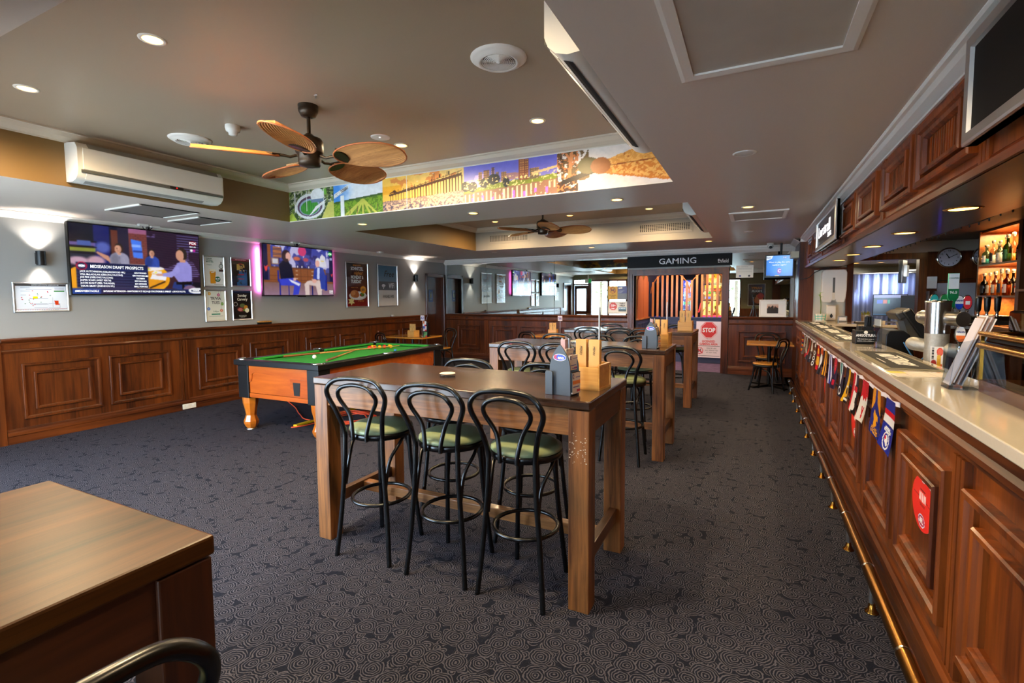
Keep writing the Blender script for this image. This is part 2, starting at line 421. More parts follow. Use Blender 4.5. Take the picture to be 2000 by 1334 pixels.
W_bam = wood('bamboo', (196, 136, 62), (226, 172, 92), 'X', 0.42, 0.1, fine=60)
W_pool = wood('pool_cabinet_timber', (150, 62, 14), (196, 96, 26), 'X', 0.28, 0.4, fine=14)
W_poolleg = wood('pool_leg_timber', (168, 84, 16), (214, 122, 32), 'Z', 0.28, 0.4, fine=14)
W_blade = wood('palm_blade', (160, 98, 48), (220, 156, 92), 'X', 0.45, 0.0, fine=50)
W_cue = wood('cue_timber', (170, 110, 44), (214, 158, 84), 'X', 0.3, 0.3)
W_oak = wood('cafe_table_timber', (176, 112, 34), (208, 144, 58), 'X', 0.25, 0.4)
W_shelf = wood('back_bar_timber', (110, 58, 20), (176, 104, 44), 'Y', 0.35, 0.2)
W_slat = wood('screen_slat_timber', (158, 84, 30), (214, 134, 66), 'Z', 0.4, 0.1)
W_door = wood('door_timber', (56, 26, 14), (96, 48, 24), 'Z', 0.35, 0.25)

def carpet():
    m, nt, b = nodes('swirl_carpet'); L = nt.links.new; N = nt.nodes.new
    def math_(op, a=None, bb=None, c=None):
        n = N('ShaderNodeMath'); n.operation = op
        for i, v in enumerate((a, bb, c)):
            if v is None: continue
            if isinstance(v, (int, float)): n.inputs[i].default_value = v
            else: L(v, n.inputs[i])
        return n.outputs[0]
    tc = N('ShaderNodeTexCoord')
    nz = N('ShaderNodeTexNoise'); nz.inputs['Scale'].default_value = 26; nz.inputs['Detail'].default_value = 2
    L(tc.outputs['Object'], nz.inputs['Vector'])
    sub = N('ShaderNodeVectorMath'); sub.operation = 'SUBTRACT'; sub.inputs[1].default_value = (.5, .5, .5)
    scl = N('ShaderNodeVectorMath'); scl.operation = 'SCALE'; scl.inputs['Scale'].default_value = 0.024
    add = N('ShaderNodeVectorMath'); add.operation = 'ADD'
    L(nz.outputs['Color'], sub.inputs[0]); L(sub.outputs[0], scl.inputs[0]); L(tc.outputs['Object'], add.inputs[0]); L(scl.outputs[0], add.inputs[1])
    def rosette(scale, period, r0, r1, off):
        mp = N('ShaderNodeMapping'); mp.inputs['Location'].default_value = (off, off*.7, 0); L(add.outputs[0], mp.inputs['Vector'])
        vo = N('ShaderNodeTexVoronoi'); vo.voronoi_dimensions = '2D'; vo.inputs['Scale'].default_value = scale; vo.inputs['Randomness'].default_value = 0.7
        L(mp.outputs[0], vo.inputs['Vector']); sp = N('ShaderNodeSeparateColor'); L(vo.outputs['Color'], sp.inputs[0])
        ring = math_('SINE', math_('MULTIPLY', vo.outputs['Distance'], 2*PI/(period*scale)))
        rad = math_('MULTIPLY_ADD', sp.outputs[0], (r1-r0)*scale, r0*scale)
        inside = math_('LESS_THAN', vo.outputs['Distance'], rad)
        return ring, inside
    r1, m1 = rosette(9.8, .0118, .044, .068, 0.0)
    r2, m2 = rosette(19.0, .0115, .020, .036, 3.3)
    n3 = N('ShaderNodeTexNoise'); n3.inputs['Scale'].default_value = 150; L(tc.outputs['Object'], n3.inputs['Vector'])
    r1 = math_('POWER', math_('MULTIPLY_ADD', r1, .5, .5), 1.7); r2 = math_('POWER', math_('MULTIPLY_ADD', r2, .5, .5), 1.5)
    big = math_('MULTIPLY', r1, m1)
    sml = math_('MULTIPLY', math_('MULTIPLY', r2, m2), math_('SUBTRACT', 1.0, m1))
    gap = math_('MULTIPLY', math_('MULTIPLY', math_('SUBTRACT', 1.0, m1), math_('SUBTRACT', 1.0, m2)), .27)
    tot = math_('MULTIPLY', math_('ADD', math_('ADD', big, sml), gap), math_('MULTIPLY_ADD', n3.outputs['Fac'], 1.2, .30))
    cr = N('ShaderNodeValToRGB'); cr.color_ramp.elements[0].position = 0.25; cr.color_ramp.elements[0].color = lin((24, 27, 38))+(1,)
    cr.color_ramp.elements[1].position = 0.72; cr.color_ramp.elements[1].color = lin((83, 81, 90))+(1,)
    L(tot, cr.inputs[0]); L(cr.outputs[0], b.inputs['Base Color'])
    b.inputs['Roughness'].default_value = 0.95; b.inputs['Specular IOR Level'].default_value = 0.1
    n4 = N('ShaderNodeTexNoise'); n4.inputs['Scale'].default_value = 420; L(tc.outputs['Object'], n4.inputs['Vector'])
    bp = N('ShaderNodeBump'); bp.inputs['Strength'].default_value = 0.5; bp.inputs['Distance'].default_value = 0.004
    L(n4.outputs['Fac'], bp.inputs['Height']); L(bp.outputs[0], b.inputs['Normal'])
    return m
M_carpet = carpet()
# ------------------------------------------------------------------ room shell
LX, FY, ZL, ZU = -7.15, 10.6, 2.5, 2.94
C1 = (-5.2, -0.63, 0.834, 4.32); C2 = (-5.12, -0.63, 5.33, 8.72)

b = MB(); b.box(-7.4, 3.4, 0.5, 10.68, -0.12, 0.0); b.box(-2.42, 3.4, -1.75, 0.5, -0.12, 0.0)
struct(b.build('floor', M_carpet))
M_pcar = mat('gaming_carpet', (96, 74, 104), 0.95, var=0.75, vscale=9)
b = MB(); b.box(-2.9, 0.6, 10.68, 16.2, -0.12, 0.0)
struct(b.build('floor_gaming', M_pcar))

# ceiling with two recesses
b = MB()
def cq(x0, x1, y0, y1, z=ZL): b.quad((x0, y0, z), (x0, y1, z), (x1, y1, z), (x1, y0, z))
cq(-7.3, C1[0], -1.75, C2[2]); cq(C1[0], C1[1], -1.75, C1[2]); cq(C1[0], C1[1], C1[3], C2[2]); cq(C1[1], 0.80, -1.75, C2[2])
cq(-7.3, C2[0], C2[2], C2[3]); cq(C2[1], 0.80, C2[2], C2[3]); cq(-7.3, 0.80, C2[3], 10.75)
for k, c in enumerate((C1, C2)):
    x0, x1, y0, y1 = c
    b.m = 1; cq(x0, x1, y0, y1, ZU)
    b.m = 2; b.quad((x0, y0, ZL), (x0, y1, ZL), (x0, y1, ZU), (x0, y0, ZU)); b.quad((x0, y0, ZL), (x1, y0, ZL), (x1, y0, ZU), (x0, y0, ZU))
    b.m = 3; b.quad((x0, y1, ZL), (x1, y1, ZL), (x1, y1, ZU), (x0, y1, ZU)); b.quad((x1, y0, ZL), (x1, y1, ZL), (x1, y1, ZU), (x1, y0, ZU))
struct(b.build('ceiling', [M_ceil, M_ceil2, M_must, M_beam]))
b = MB(); b.box(1.24, 3.4, -1.75, 9.7, 2.36, 2.5)
struct(b.build('ceiling_bar', mat('bar_ceiling', (70, 52, 34), 0.5)))
n_tr = [0]
def trim(bm, mats, nm=None):
    n_tr[0] += 1
    return struct(bm.build(nm or 'trim_%d' % n_tr[0], mats))
for c in (C1, C2):
    b = MB(); b.loops(c, [(0, 0), (0.006, 0), (0.012, 0.012), (0.03, 0.018), (0.062, 0.034), (0.085, 0.062), (0.10, 0.066), (0.10, 0.08)], lambda u, v, h: (u, v, ZU-0.08+h))
    trim(b, M_corn if False else mat('recess_cornice', (206, 192, 172), 0.45))
COVE = [(0, 0.0), (0.012, 0.0), (0.016, 0.012), (0.03, 0.022), (0.055, 0.042), (0.072, 0.068), (0.088, 0.075), (0.095, 0.09), (0.095, 0.10)]
b = MB(); b.sweep([0.6, 10.6], [(a*.9, z*.7) for a, z in COVE], lambda t, a, z: (LX+a, t, ZL-0.07+z)); trim(b, M_corn)
b = MB(); b.sweep([LX, 0.67], [(a*1.15, z*1.2) for a, z in COVE], lambda t, a, z: (t, FY-a, ZL-0.12+z)); trim(b, M_corn)
b = MB(); b.sweep([-1.6, 9.46], [(a*1.05, z*.6) for a, z in COVE], lambda t, a, z: (0.76-a, t, ZL-0.06+z)); trim(b, M_corn)
b = MB(); b.sweep([0.67, 0.80], [(a*1.0, z*.6) for a, z in COVE], lambda t, a, z: (t, 9.55-a, ZL-0.06+z)); trim(b, M_corn)
b = MB(); b.sweep([9.5, 10.6], [(a*1.0, z*.6) for a, z in COVE], lambda t, a, z: (0.67-a, t, ZL-0.06+z)); trim(b, M_corn)

# left wall with two door openings
b = MB(); t0 = LX-0.12
b.box(t0, LX, 1.80, 9.78, 0, ZL+.02); b.box(t0, LX, 9.78, 10.54, 2.08, ZL+.02); b.box(t0, LX, 10.54, 10.75, 0, ZL+.02)
b.box(t0, LX, 0.50, 0.90, 0, ZL+.02); b.box(t0, LX, 0.90, 1.80, 2.08, ZL+.02)
wl = struct(b.build('wall_left', M_wall))

def wain(owner, prof_fn, u0, u1, panels, pil, WX, WZ, top=1.14, base=0.09, h0=0.25, h1=0.86):
    """timber wainscot; prof_fn(u,z,d)->xyz with d = distance off the wall; every panel moulding is a part"""
    q = MB(); q.prism([(u0, 0.0), (u1, 0.0), (u1, top-.03), (u0, top-.03)], prof_fn, 0.0, 0.022)
    q.build('panelling', WZ, owner)
    q = MB(); q.sweep([u0, u1], [(.0, top), (.05, top), (.058, top-.012), (.056, top-.026), (.046, top-.04), (.03, top-.05), (.028, top-.07), (.0, top-.07)], lambda t, a, z: prof_fn(t, z, a))
    q.build('dado_rail', WX, owner)
    q = MB(); q.sweep([u0, u1], [(.02, top-.155), (.03, top-.158), (.038, top-.135), (.034, top-.122), (.02, top-.118)], lambda t, a, z: prof_fn(t, z, a))
    q.build('lower_rail', WX, owner)
    q = MB(); q.sweep([u0, u1], [(.0, base+.07), (.026, base+.07), (.036, base+.055), (.036, base+.045), (.048, base+.03), (.048, base), (.040, base-.01), (.040, 0.0), (.0, 0.0)], lambda t, a, z: prof_fn(t, z, a))
    q.build('skirting', WX, owner)
    for p0, p1 in panels:
        for ins, wd in ((0.0, .034), (0.098, .030)):
            q = MB(); q.loops((p0+ins, p1-ins, h0+ins, h1-ins), [(0, .021), (0, .044), (.004, .050), (wd*.62, .050), (wd*.72, .040), (wd, .036), (wd, .021)], prof_fn)
            q.build('panel_moulding', WZ, owner)
    for p in pil:
        q = MB()
        for k in (0, .036, .072): q.prism([(p+k, base+.06), (p+k+.028, base+.06), (p+k+.028, top-.16), (p+k, top-.16)], prof_fn, .02, .044+.006*(k == .036))
        q.build('pilaster_strip', WZ, owner)
fnL = lambda u, z, d: (LX+d, u, z)
wain(wl, fnL, 2.22, 9.74, [(2.37, 3.086), (3.175, 3.872), (4.25, 4.952), (5.057, 5.777), (6.13, 6.84), (6.93, 7.63), (8.0, 8.7), (8.80, 9.53)], (4.01, 5.90, 7.76), W_dadoY, W_dado)

def door(name, y0, y1, signed):
    """flush door set in the left wall, seen with its frame"""
    d = struct(thing(name, '', ''))
    for k in ('label', 'category'): del d[k]
    q = MB(); q.box(LX-.115, LX-.07, y0, y1, 0.0, 2.08); q.build('door_leaf', W_door, d)
    q = MB()
    for s0, s1 in ((y0-.06, y0+.025), (y1-.025, y1+.06)): q.box(LX-.12, LX+.03, s0, s1, 0, 2.14)
    q.box(LX-.12, LX+.03, y0-.06, y1+.06, 2.055, 2.14)
    q.build('door_frame', W_door, d, bevel=.008)
    if signed:
        q = MB(); q.box(LX-.071, LX-.064, y0+.18, y0+.34, 1.45, 1.75); sg = q.build('restroom_plate', mat('blue_plate', (40, 62, 130), 0.4), d)
        q = MB(); X = LX-.0635
        q.box(X-.001, X+.001, y0+.247, y0+.273, 1.55, 1.65); q.lathe([(0.0, -.002), (.014, -.001), (.014, .001), (0, .002)], (X, y0+.26, 1.675), (1, 0, 0), n=12)
        q.box(X-.001, X+.001, y0+.22, y0+.30, 1.50, 1.508)
        q.build('pictogram', mat('gold_ink', (205, 190, 120), .5), sg)
    return d
b = MB(); b.box(LX, LX+.045, 1.86, 2.215, 0, 1.10); trim(b, W_dado)
door('door_1', 9.80, 10.52, True); door('door_2', 0.92, 1.78, False)

# far wall with the gaming doorway
OX0, OX1, OZ = -2.31, -0.575, 1.99
b = MB(); b.box(LX-.1, OX0, FY, FY+.15, 0, ZL+.02); b.box(OX1, 0.8, FY, FY+.15, 0, ZL+.02); b.box(OX0, OX1, FY, FY+.15, OZ, ZL+.02)
wf = struct(b.build('wall_far', M_wall))
fnF = lambda u, z, d: (u, FY-d, z)
wain(wf, fnF, LX, -2.43, [(-6.77, -6.11), (-5.77, -5.10), (-4.99, -4.33), (-3.98, -3.32), (-3.21, -2.56)], (-5.98, -4.18), W_dadoX, W_dado)
wain(wf, fnF, -0.44, 0.67, [(-0.27, 0.56)], (), W_dadoX, W_dado)
q = MB()
for s, x in ((-1, OX0), (1, OX1)):
    for k, (w0, w1, dd) in enumerate(((0.0, .035, .02), (.03, .10, .045), (.095, .125, .06))):
        q.box(min(x+s*w0, x+s*w1), max(x+s*w0, x+s*w1), FY-dd, FY+.16, 0, OZ+w0)
for w0, w1, dd in ((0.0, .035, .02), (.03, .10, .045), (.095, .125, .06)): q.box(OX0-w1, OX1+w1, FY-dd, FY+.16, OZ+w0, OZ+w1)
q.build('doorway_architrave', W_dado, wf)

# timber return and end wall of the bar
b = MB(); b.box(0.67, 0.72, 9.60, FY, 0, ZL)
struct(b.build('wall_return', W_dado))
b = MB(); b.box(0.67, 0.885, 9.55, 9.70, 0, ZL)
struct(b.build('wall_pilaster', W_dado))
EY = 9.56
b = MB(); b.box(0.88, 1.34, EY, EY+.12, 0, 2.4); b.box(1.34, 3.4, EY, EY+.12, 2.19, 2.4)
struct(b.build('wall_bar_end', mat('bar_end_paint', (196, 192, 178), .5)))
b = MB()
b.box(1.335, 1.425, EY-.03, EY+.13, 0, 2.12); b.box(2.26, 2.36, EY-.03, EY+.13, 0, 2.12); b.box(1.335, 2.36, EY-.035, EY+.13, 2.095, 2.19)
b.box(0.88, 1.34, EY-.015, EY, 1.965, 2.0)
trim(b, W_dado)
b = MB(); b.box(2.36, 3.4, EY, EY+.12, 0, 2.2); b.box(1.42, 2.26, EY, EY+.12, 0, 0.95)
struct(b.build('wall_clock', W_dado))
b = MB(); b.box(3.3, 3.42, -1.75, 9.7, 0, 2.4)
struct(b.build('wall_right', mat('back_wall', (92, 62, 38), .5)))

# near end: solid wall with dado, glazed bays
b = MB(); b.box(-0.5, 3.4, -1.75, -1.6, 0, ZL+.02); b.box(-1.3, -0.5, -1.75, -1.6, 2.3, ZL+.02); b.box(-1.3, -0.5, -1.75, -1.6, 0, .12); b.box(-2.42, -1.3, -1.75, -1.6, 0, ZL+.02)
wn = struct(b.build('wall_near', M_olive))
b = MB(); b.box(-2.42, -2.3, -1.6, 0.62, 0, ZL+.02); b.box(-7.3, -2.42, 0.5, 0.62, 2.28, ZL+.02); struct(b.build('wall_jog', M_olive))
q = MB(); q.box(-0.5, 0.66, -1.6, -1.57, 0, 1.02); q.build('panelling', W_dado, wn)
q = MB(); q.box(0.66, 0.95, -1.6, -1.5, 0, ZL); q.build('timber_post', W_dado, wn)
def window(name, x0, x1, y, z0, z1, n):
    w = bpy.data.objects.new(name, None); COL.objects.link(w); struct(w)
    q = MB(); wd = (x1-x0)/n
    for k in range(n+1):
        x = x0+wd*k; q.box(x-.045, x+.045, y-.05, y+.05, z0, z1)
    q.box(x0, x1, y-.05, y+.05, z0, z0+.09); q.box(x0, x1, y-.05, y+.05, z1-.07, z1)
    q.build('window_frame', W_door, w)
    for k in range(n):
        q = MB(); q.quad((x0+wd*k+.045, y, z0+.09), (x0+wd*(k+1)-.045, y, z0+.09), (x0+wd*(k+1)-.045, y, z1-.07), (x0+wd*k+.045, y, z1-.07)); q.build('pane', M_pane, w)
window('window_1', -6.36, -2.42, 0.56, 0.0, 2.28, 5)
window('window_2', -1.30, -0.50, -1.68, 0.12, 2.3, 1)
# glazed entry door beside the windows
dr = bpy.data.objects.new('door_3', None); COL.objects.link(dr); struct(dr)
q = MB()
for x in (-7.13, -6.42): q.box(x-.04, x+.04, .50, .62, 0, 2.28)
q.box(-7.13, -6.42, .50, .62, 2.06, 2.12); q.build('door_frame', W_door, dr)
q = MB(); q.box(-7.08, -6.98, .54, .58, 0, 2.05); q.box(-6.56, -6.47, .54, .58, 0, 2.05); q.box(-6.98, -6.56, .54, .58, 0, .25); q.box(-6.98, -6.56, .54, .58, .78, .95); q.box(-6.98, -6.56, .54, .58, 1.9, 2.05)
q.build('door_leaf', W_door, dr)
q = MB(); q.quad((-6.98, .56, .25), (-6.56, .56, .25), (-6.56, .56, 1.9), (-6.98, .56, 1.9)); q.build('pane', M_pane, dr)

# canopy over the bar: fascia with slatted panels
b = MB(); b.box(0.76, 1.24, -1.6, 9.56, 2.0, 2.03); b.box(0.76, 0.80, -1.6, 9.56, 2.0, 2.46); b.m = 1; b.box(1.20, 1.24, -1.6, 9.56, 2.0, 2.5); b.box(0.765, 1.235, -1.6, 9.55, 1.998, 2.002)
wc = struct(b.build('wall_canopy', [W_can, W_soffit]))
fnC = lambda u, z, d: (0.76-d, u, z)
for k in range(5):
    y0 = 2.50+1.62*k-(1.62 if False else 0)
    for a in ((y0, y0+.72), (y0+.79, y0+1.47)):
        if a[1] > 9.4: continue
        q = MB(); q.loops((a[0], a[1], 2.085, 2.385), [(0, 0), (0, .036), (.006, .042), (.030, .038), (.042, .022), (.042, 0)], fnC); q.build('panel_moulding', W_can, wc)
        q = MB(); q.loops((a[0]+.105, a[1]-.105, 2.135, 2.335), [(0, 0), (0, .036), (.006, .042), (.024, .038), (.034, .022), (.034, .0)], fnC); q.build('panel_moulding', W_can, wc)
        n = 14; w = (a[1]-a[0]-.28)/n
        for i in range(n):
            s = a[0]+.14+w*i; q = MB(); q.prism([(s, 2.168), (s+w*.58, 2.168), (s+w*.58, 2.302), (s, 2.302)], fnC, 0, .016); q.build('slat', W_can, wc)
    q = MB()
    for e in (0, .034, .068): q.prism([(y0-.115+e, 2.03), (y0-.09+e, 2.03), (y0-.09+e, 2.43), (y0-.115+e, 2.43)], fnC, 0, .012)
    q.build('pilaster_strip', W_can, wc)
q = MB(); q.sweep([-1.6, 9.55], [(0, 2.0), (.012, 2.0), (.014, 2.03), (.006, 2.045), (0, 2.05)], lambda t, a, z: fnC(t, z, a)); q.build('bottom_rail', W_canY, wc)

# baseboards behind the bar and outside ground
b = MB(); b.box(-20, 12, -18, 0.5, -0.14, -0.02); gr = struct(b.build('ground_outside', mat('pavement', (196, 192, 184), .8, var=.12, vscale=1.2)))
# ------------------------------------------------------------------ flat prints on the walls
M_glow = mat('screen_white', (255, 255, 255), .5, emit=(255, 255, 255), es=0.6)
class Sheet:
    """a flat picture at O (bottom-left), edges U, V; write() puts lettering just proud of it"""
    def __init__(s, O, U, V): s.O, s.U, s.V = Vector(O), Vector(U), Vector(V); s.N = s.U.normalized().cross(s.V.normalized())
    def at(s, x, y, d=0.0): return s.O+s.U*x+s.V*y+s.N*d
    def paint(s, cv, m, parent, name='print'):
        s.o = cv.build(name, s.O, s.U, s.V, m, parent); return s.o
    def write(s, txt, x, y, h, m, align='CENTER', bold=0.0, sx=1.0, shear=0.0, d=0.0015, parent=None):
        return lettering(txt, h*s.V.length*1.38, s.at(x, y, d), s.U, s.V, m, parent or s.o, align, bold, sx, shear=shear)
def slab(bm, O, U, V, d0, d1, g=0.0):
    """box with front face on the sheet O,U,V grown by g, from depth d0 to d1 along the normal"""
    U = Vector(U); V = Vector(V); u = U.normalized(); v = V.normalized(); n = u.cross(v); O = Vector(O)
    P = [O-u*g-v*g, O+U+u*g-v*g, O+U+V+u*g+v*g, O+V-u*g+v*g]
    bm.add([p+n*d0 for p in P]+[p+n*d1 for p in P], [(3, 2, 1, 0), (4, 5, 6, 7), (0, 1, 5, 4), (1, 2, 6, 5), (2, 3, 7, 6), (3, 0, 4, 7)])
def frame(bm, O, U, V, prof):
    U = Vector(U); V = Vector(V); u = U.normalized(); v = V.normalized(); n = u.cross(v); O = Vector(O)
    bm.loops((0, U.length, 0, V.length), prof, lambda a, b, h: O+u*a+v*b+n*h)
SNAP = [(0, 0), (0, .012), (.006, .018), (.014, .016), (.02, .008), (.022, .004)]
def poster(name, label, O, U, V, cv, fm=None, m=None, prof=SNAP, group=None):
    t = thing(name, label, 'poster', Vector(O), group)
    q = MB(); frame(q, O, U, V, prof); slab(q, O, U, V, 0.0, .003); q.build('frame', fm or M_alu, t)
    sh = Sheet(Vector(O)+Vector(U).normalized().cross(Vector(V).normalized())*.006+Vector(U)*.05+Vector(V)*.03, Vector(U)*.90, Vector(V)*.94)
    sh.paint(cv, m or M_prg, t); return t, sh
def screen_set(name, label, O, U, V, cv, depth=.055, bezel=.012, m=None, bm=None):
    """flat television: housing, lit panel; O,U,V are the front face"""
    t = thing(name, label, 'television', Vector(O))
    u = Vector(U).normalized(); v = Vector(V).normalized()
    q = MB(); slab(q, O, U, V, -depth, 0); q.build('housing', bm or M_black, t, bevel=.004)
    sh = Sheet(Vector(O)+u*bezel+v*bezel*1.5+u.cross(v)*.002, Vector(U)-u*bezel*2, Vector(V)-v*bezel*2.5)
    sh.paint(cv, m or M_scr, t, 'panel'); return t, sh
Yv, Zv, Xv = Vector((0, 1, 0)), Vector((0, 0, 1)), Vector((1, 0, 0))

# --- television with the caption board
c = Canvas(300, 168, (16, 14, 26))
n = c.noise(5, 3)
c.vgrad(0, 0, .56, 1, (34, 28, 40), (14, 14, 34)); c.rect(.16, .45, .27, 1, (30, 34, 120), .7); c.ell(.22, .68, .05, .08, (96, 110, 190), .8, .6)
for i, (yy, cc) in enumerate(((.74, (120, 100, 170)), (.66, (160, 170, 60)), (.57, (40, 44, 60)))): c.rect(.0, yy-.05, .17, yy, cc, .8); c.rect(.0, yy+.005, .18, yy+.02, (20, 16, 24))
c.rect(.05, .69, .14, .76, (70, 90, 160)); c.ell(.05, .47, .07, .06, (210, 170, 190), .9, .5); c.ell(.17, .48, .06, .07, (215, 170, 185), .9, .5)
c.rect(.28, .55, .33, .95, (96, 50, 40)); c.rect(.33, .55, .41, 1, (38, 32, 54))
br = (np.mod(c.Y*34, 1) < .2) | (np.mod(c.X*26+np.floor(c.Y*34)*.5, 1) < .12)
k = (c.X > .41) & (c.X < .55) & (c.Y > .38); c.put(k, (122, 62, 58)); c.put(k & br, (86, 42, 44)); c.vgrad(.41, .93, .55, 1, (150, 90, 120), (150, 90, 130))
k = (c.X >= .55) & (c.Y > .2); c.put(k, (46, 26, 46)); c.put(k & (np.mod(c.Y*26+c.X*3, 1) < .35), (30, 18, 40)); c.put(k & (n > .56) & (np.mod(c.Y*30, 1) < .45), (130, 112, 176), .75)
c.put(k & (c.X > .8) & (np.mod(c.Y*24, 1) < .3) & (c.Y > .7), (120, 120, 190), .7)
c.poly([(.425, .84), (.505, .82), (.515, .55), (.44, .56)], (70, 120, 235)); c.rect(.44, .64, .51, .67, (30, 60, 150)); c.rect(.43, .72, .5, .76, (130, 170, 250))
c.ell(.70, .0, .16, .36, (60, 34, 40)); c.ell(.56, .25, .165, .22, (236, 166, 28)); c.ell(.56, .24, .15, .17, (226, 150, 30)); c.line(.56, .10, .68, .20, .012, (60, 40, 20))
c.ell(.03, .2, .05, .18, (236, 160, 30)); c.ell(.48, .41, .2, .05, (232, 226, 226)); c.rect(.33, .40, .40, .43, (240, 238, 240)); c.ell(.42, .43, .02, .01, (235, 225, 60)); c.ell(.55, .39, .02, .012, (235, 225, 60))
c.poly([(.56, .24), (.69, .22), (.70, .29), (.58, .32)], (236, 234, 240)); c.poly([(.57, .33), (.66, .31), (.66, .37), (.60, .37)], (226, 226, 236)); c.ell(.61, .345, .012, .01, (235, 225, 60))
c.people(.335, .60, .17, (150, 148, 172), face=-1); c.poly([(.26, .56), (.18, .62), (.17, .60), (.27, .46)], (196, 140, 116))
c.people(.585, .58, .14, (42, 70, 160)); c.rect(.53, .405, .56, .43, (205, 150, 125))
c.poly([(.74, .36), (.80, .52), (.88, .56), (.925, .46), (.925, .22), (.80, .20)], (142, 136, 206)); c.poly([(.66, .33), (.76, .38), (.80, .48), (.82, .38), (.74, .27), (.66, .29)], (150, 146, 214))
c.ell(.64, .31, .03, .02, (205, 150, 125)); c.ell(.84, .66, .048, .11, (44, 34, 30)); c.ell(.822, .64, .036, .09, (200, 145, 120)); c.rect(.82, .53, .87, .58, (196, 140, 116)); c.poly([(.76, .20), (.93, .20), (.90, .05), (.74, .1)], (40, 56, 120)); c.rect(.78, .16, .92, .20, (14, 12, 16)); c.rect(.83, .02, .85, .18, (16, 12, 18)); c.ell(.90, .08, .06, .07, (120, 90, 120))
c.rect(.035, .09, .545, .44, (22, 30, 66)); c.vgrad(.035, .345, .545, .455, (30, 44, 96), (16, 22, 58))
for i in range(6): c.rect(.035, .095+.042*i, .545, .10+.042*i, (70, 86, 140))
c.ell(.07, .40, .036, .06, (200, 20, 60)); c.ell(.07, .40, .028, .048, (16, 20, 60)); c.ell(.07, .40, .024, .022, (220, 225, 240))
c.rect(0, 0, 1, .075, (20, 30, 74)); c.rect(0, 0, .19, .075, (36, 66, 140)); c.rect(0, .075, 1, .082, (70, 80, 130))
c.ell(.96, .06, .075, .05, (236, 236, 240)); c.rect(.91, .045, 1, .07, (30, 40, 70)); c.ell(.945, .86, .034, .036, (205, 24, 40)); c.ell(.945, .86, .030, .028, (120, 12, 40)); c.ell(.93, .74, .013, .024, (240, 240, 240)); c.ell(.955, .74, .013, .024, (180, 30, 150))
c.blur(2, .05, 4)
O = Vector((LX+.075, 2.832, 1.604)); tv1, s1 = screen_set('television', 'large wall television showing three men at a yellow desk and a caption board', O, Yv*1.49, Zv*.848, c, .06)
s1.write('FOX', .945, .86, .04, M_glow, bold=.03); s1.write('504 HD', .945, .80, .024, M_glow); s1.write('FOX', .07, .40, .026, M_glow, bold=.02)
s1.write('MIDSEASON DRAFT PROSPECTS', .125, .395, .045, M_glow, 'LEFT', .012, .78)
rows = (('JACK HUTCHINSON (COLLINGWOOD VFL)', 'GEN FORWARD'), ('WILL McLACHLAN (GEELONG FALCONS)', 'GEN FORWARD-MID'), ('JOE PIKE (GEELONG FALCONS)', 'RUCKMAN'), ('JASPER SCAIFE (WEST PERTH)', 'KEY FORWARD'), ('JACOB BLIGHT (PEEL THUNDER)', 'KEY DEFENDER'), ('OSKAR SMART (ESSENDON VFL)', 'SMALL FORWARD'))
for i, (a, d) in enumerate(rows):
    s1.write(a, .055, .322-.042*i, .026, M_glow, 'LEFT', .004, .80); s1.write(d, .485, .322-.042*i, .024, M_glow, 'CENTER', .012, .72)
s1.write('#MIDWEEKTACKLE', .095, .038, .028, M_glow, bold=.012, sx=.85); s1.write('SATURDAY AFTERNOON - HAWTHORN V ST KILDA @ UTAS STADIUM (1.30PM EST - LIVE FOX FOOTY)', .205, .038, .026, M_glow, 'LEFT', .012, .70)
s1.write('TACKLE', .955, .058, .022, M_glow, bold=.03)

# --- second television
c = Canvas(240, 136, (60, 50, 90)); n = c.noise(6, 9)
c.vgrad(0, .5, 1, 1, (70, 72, 140), (60, 66, 150)); c.put((c.Y > .56) & (n > .52), (206, 200, 226), .8); c.put((c.Y > .56) & (n < .36), (36, 34, 90), .8)
c.rect(.25, .56, .252, 1, (190, 170, 150)); c.ell(.53, .92, .06, .1, (196, 60, 110)); c.ell(.45, .76, .05, .04, (230, 110, 60), .8, .5); c.ell(.58, .75, .04, .04, (200, 70, 70), .8, .5)
c.rect(0, 0, 1, .27, (150, 118, 128)); c.vgrad(0, 0, 1, .27, (142, 112, 132), (120, 88, 84)); c.rect(0, .26, 1, .30, (120, 70, 40))
c.rect(.08, .28, .88, .56, (132, 76, 44)); c.rect(.08, .55, .88, .575, (90, 54, 40))
for x in (.27, .4, .5, .6, .72): c.rect(x, .28, x+.004, .56, (80, 42, 24))
for y in (.34, .42, .5):
    for x in (.43, .66): c.rect(x, y, x+.03, y+.012, (200, 180, 160))
    c.rect(.08, y-.03, .88, y-.026, (88, 46, 26))
for x in (.3, .36, .46, .52, .62): c.ell(x, .60, .02, .04, (40, 36, 70)); c.rect(x-.008, .57, x+.008, .62, (215, 205, 225))
c.rect(.06, .56, .10, 1, (130, 72, 40)); c.rect(0, .3, .06, 1, (24, 24, 60)); c.rect(.94, .3, 1, 1, (24, 24, 60))
for yy in (.5,): c.poly([(.01, yy+.1), (.03, yy+.06), (.06, yy+.1), (.05, yy), (.035, yy-.04), (.02, yy)], (215, 60, 60)); c.poly([(.95, yy+.0), (.97, yy-.04), (1, yy), (.985, yy-.1)], (215, 60, 60))
c.rect(.13, .76, .24, .96, (200, 120, 60))
for i in range(6): c.rect(.13, .77+.032*i, .24, .782+.032*i, (30, 34, 80))
c.rect(.11, .62, .2, .74, (150, 110, 80)); c.rect(.12, .635, .19, .725, (190, 190, 200)); c.poly([(.78, .62), (.8, .84), (.83, .9), (.88, .84), (.9, .62)], (206, 204, 214)); c.rect(.81, .74, .86, .76, (226, 190, 60))
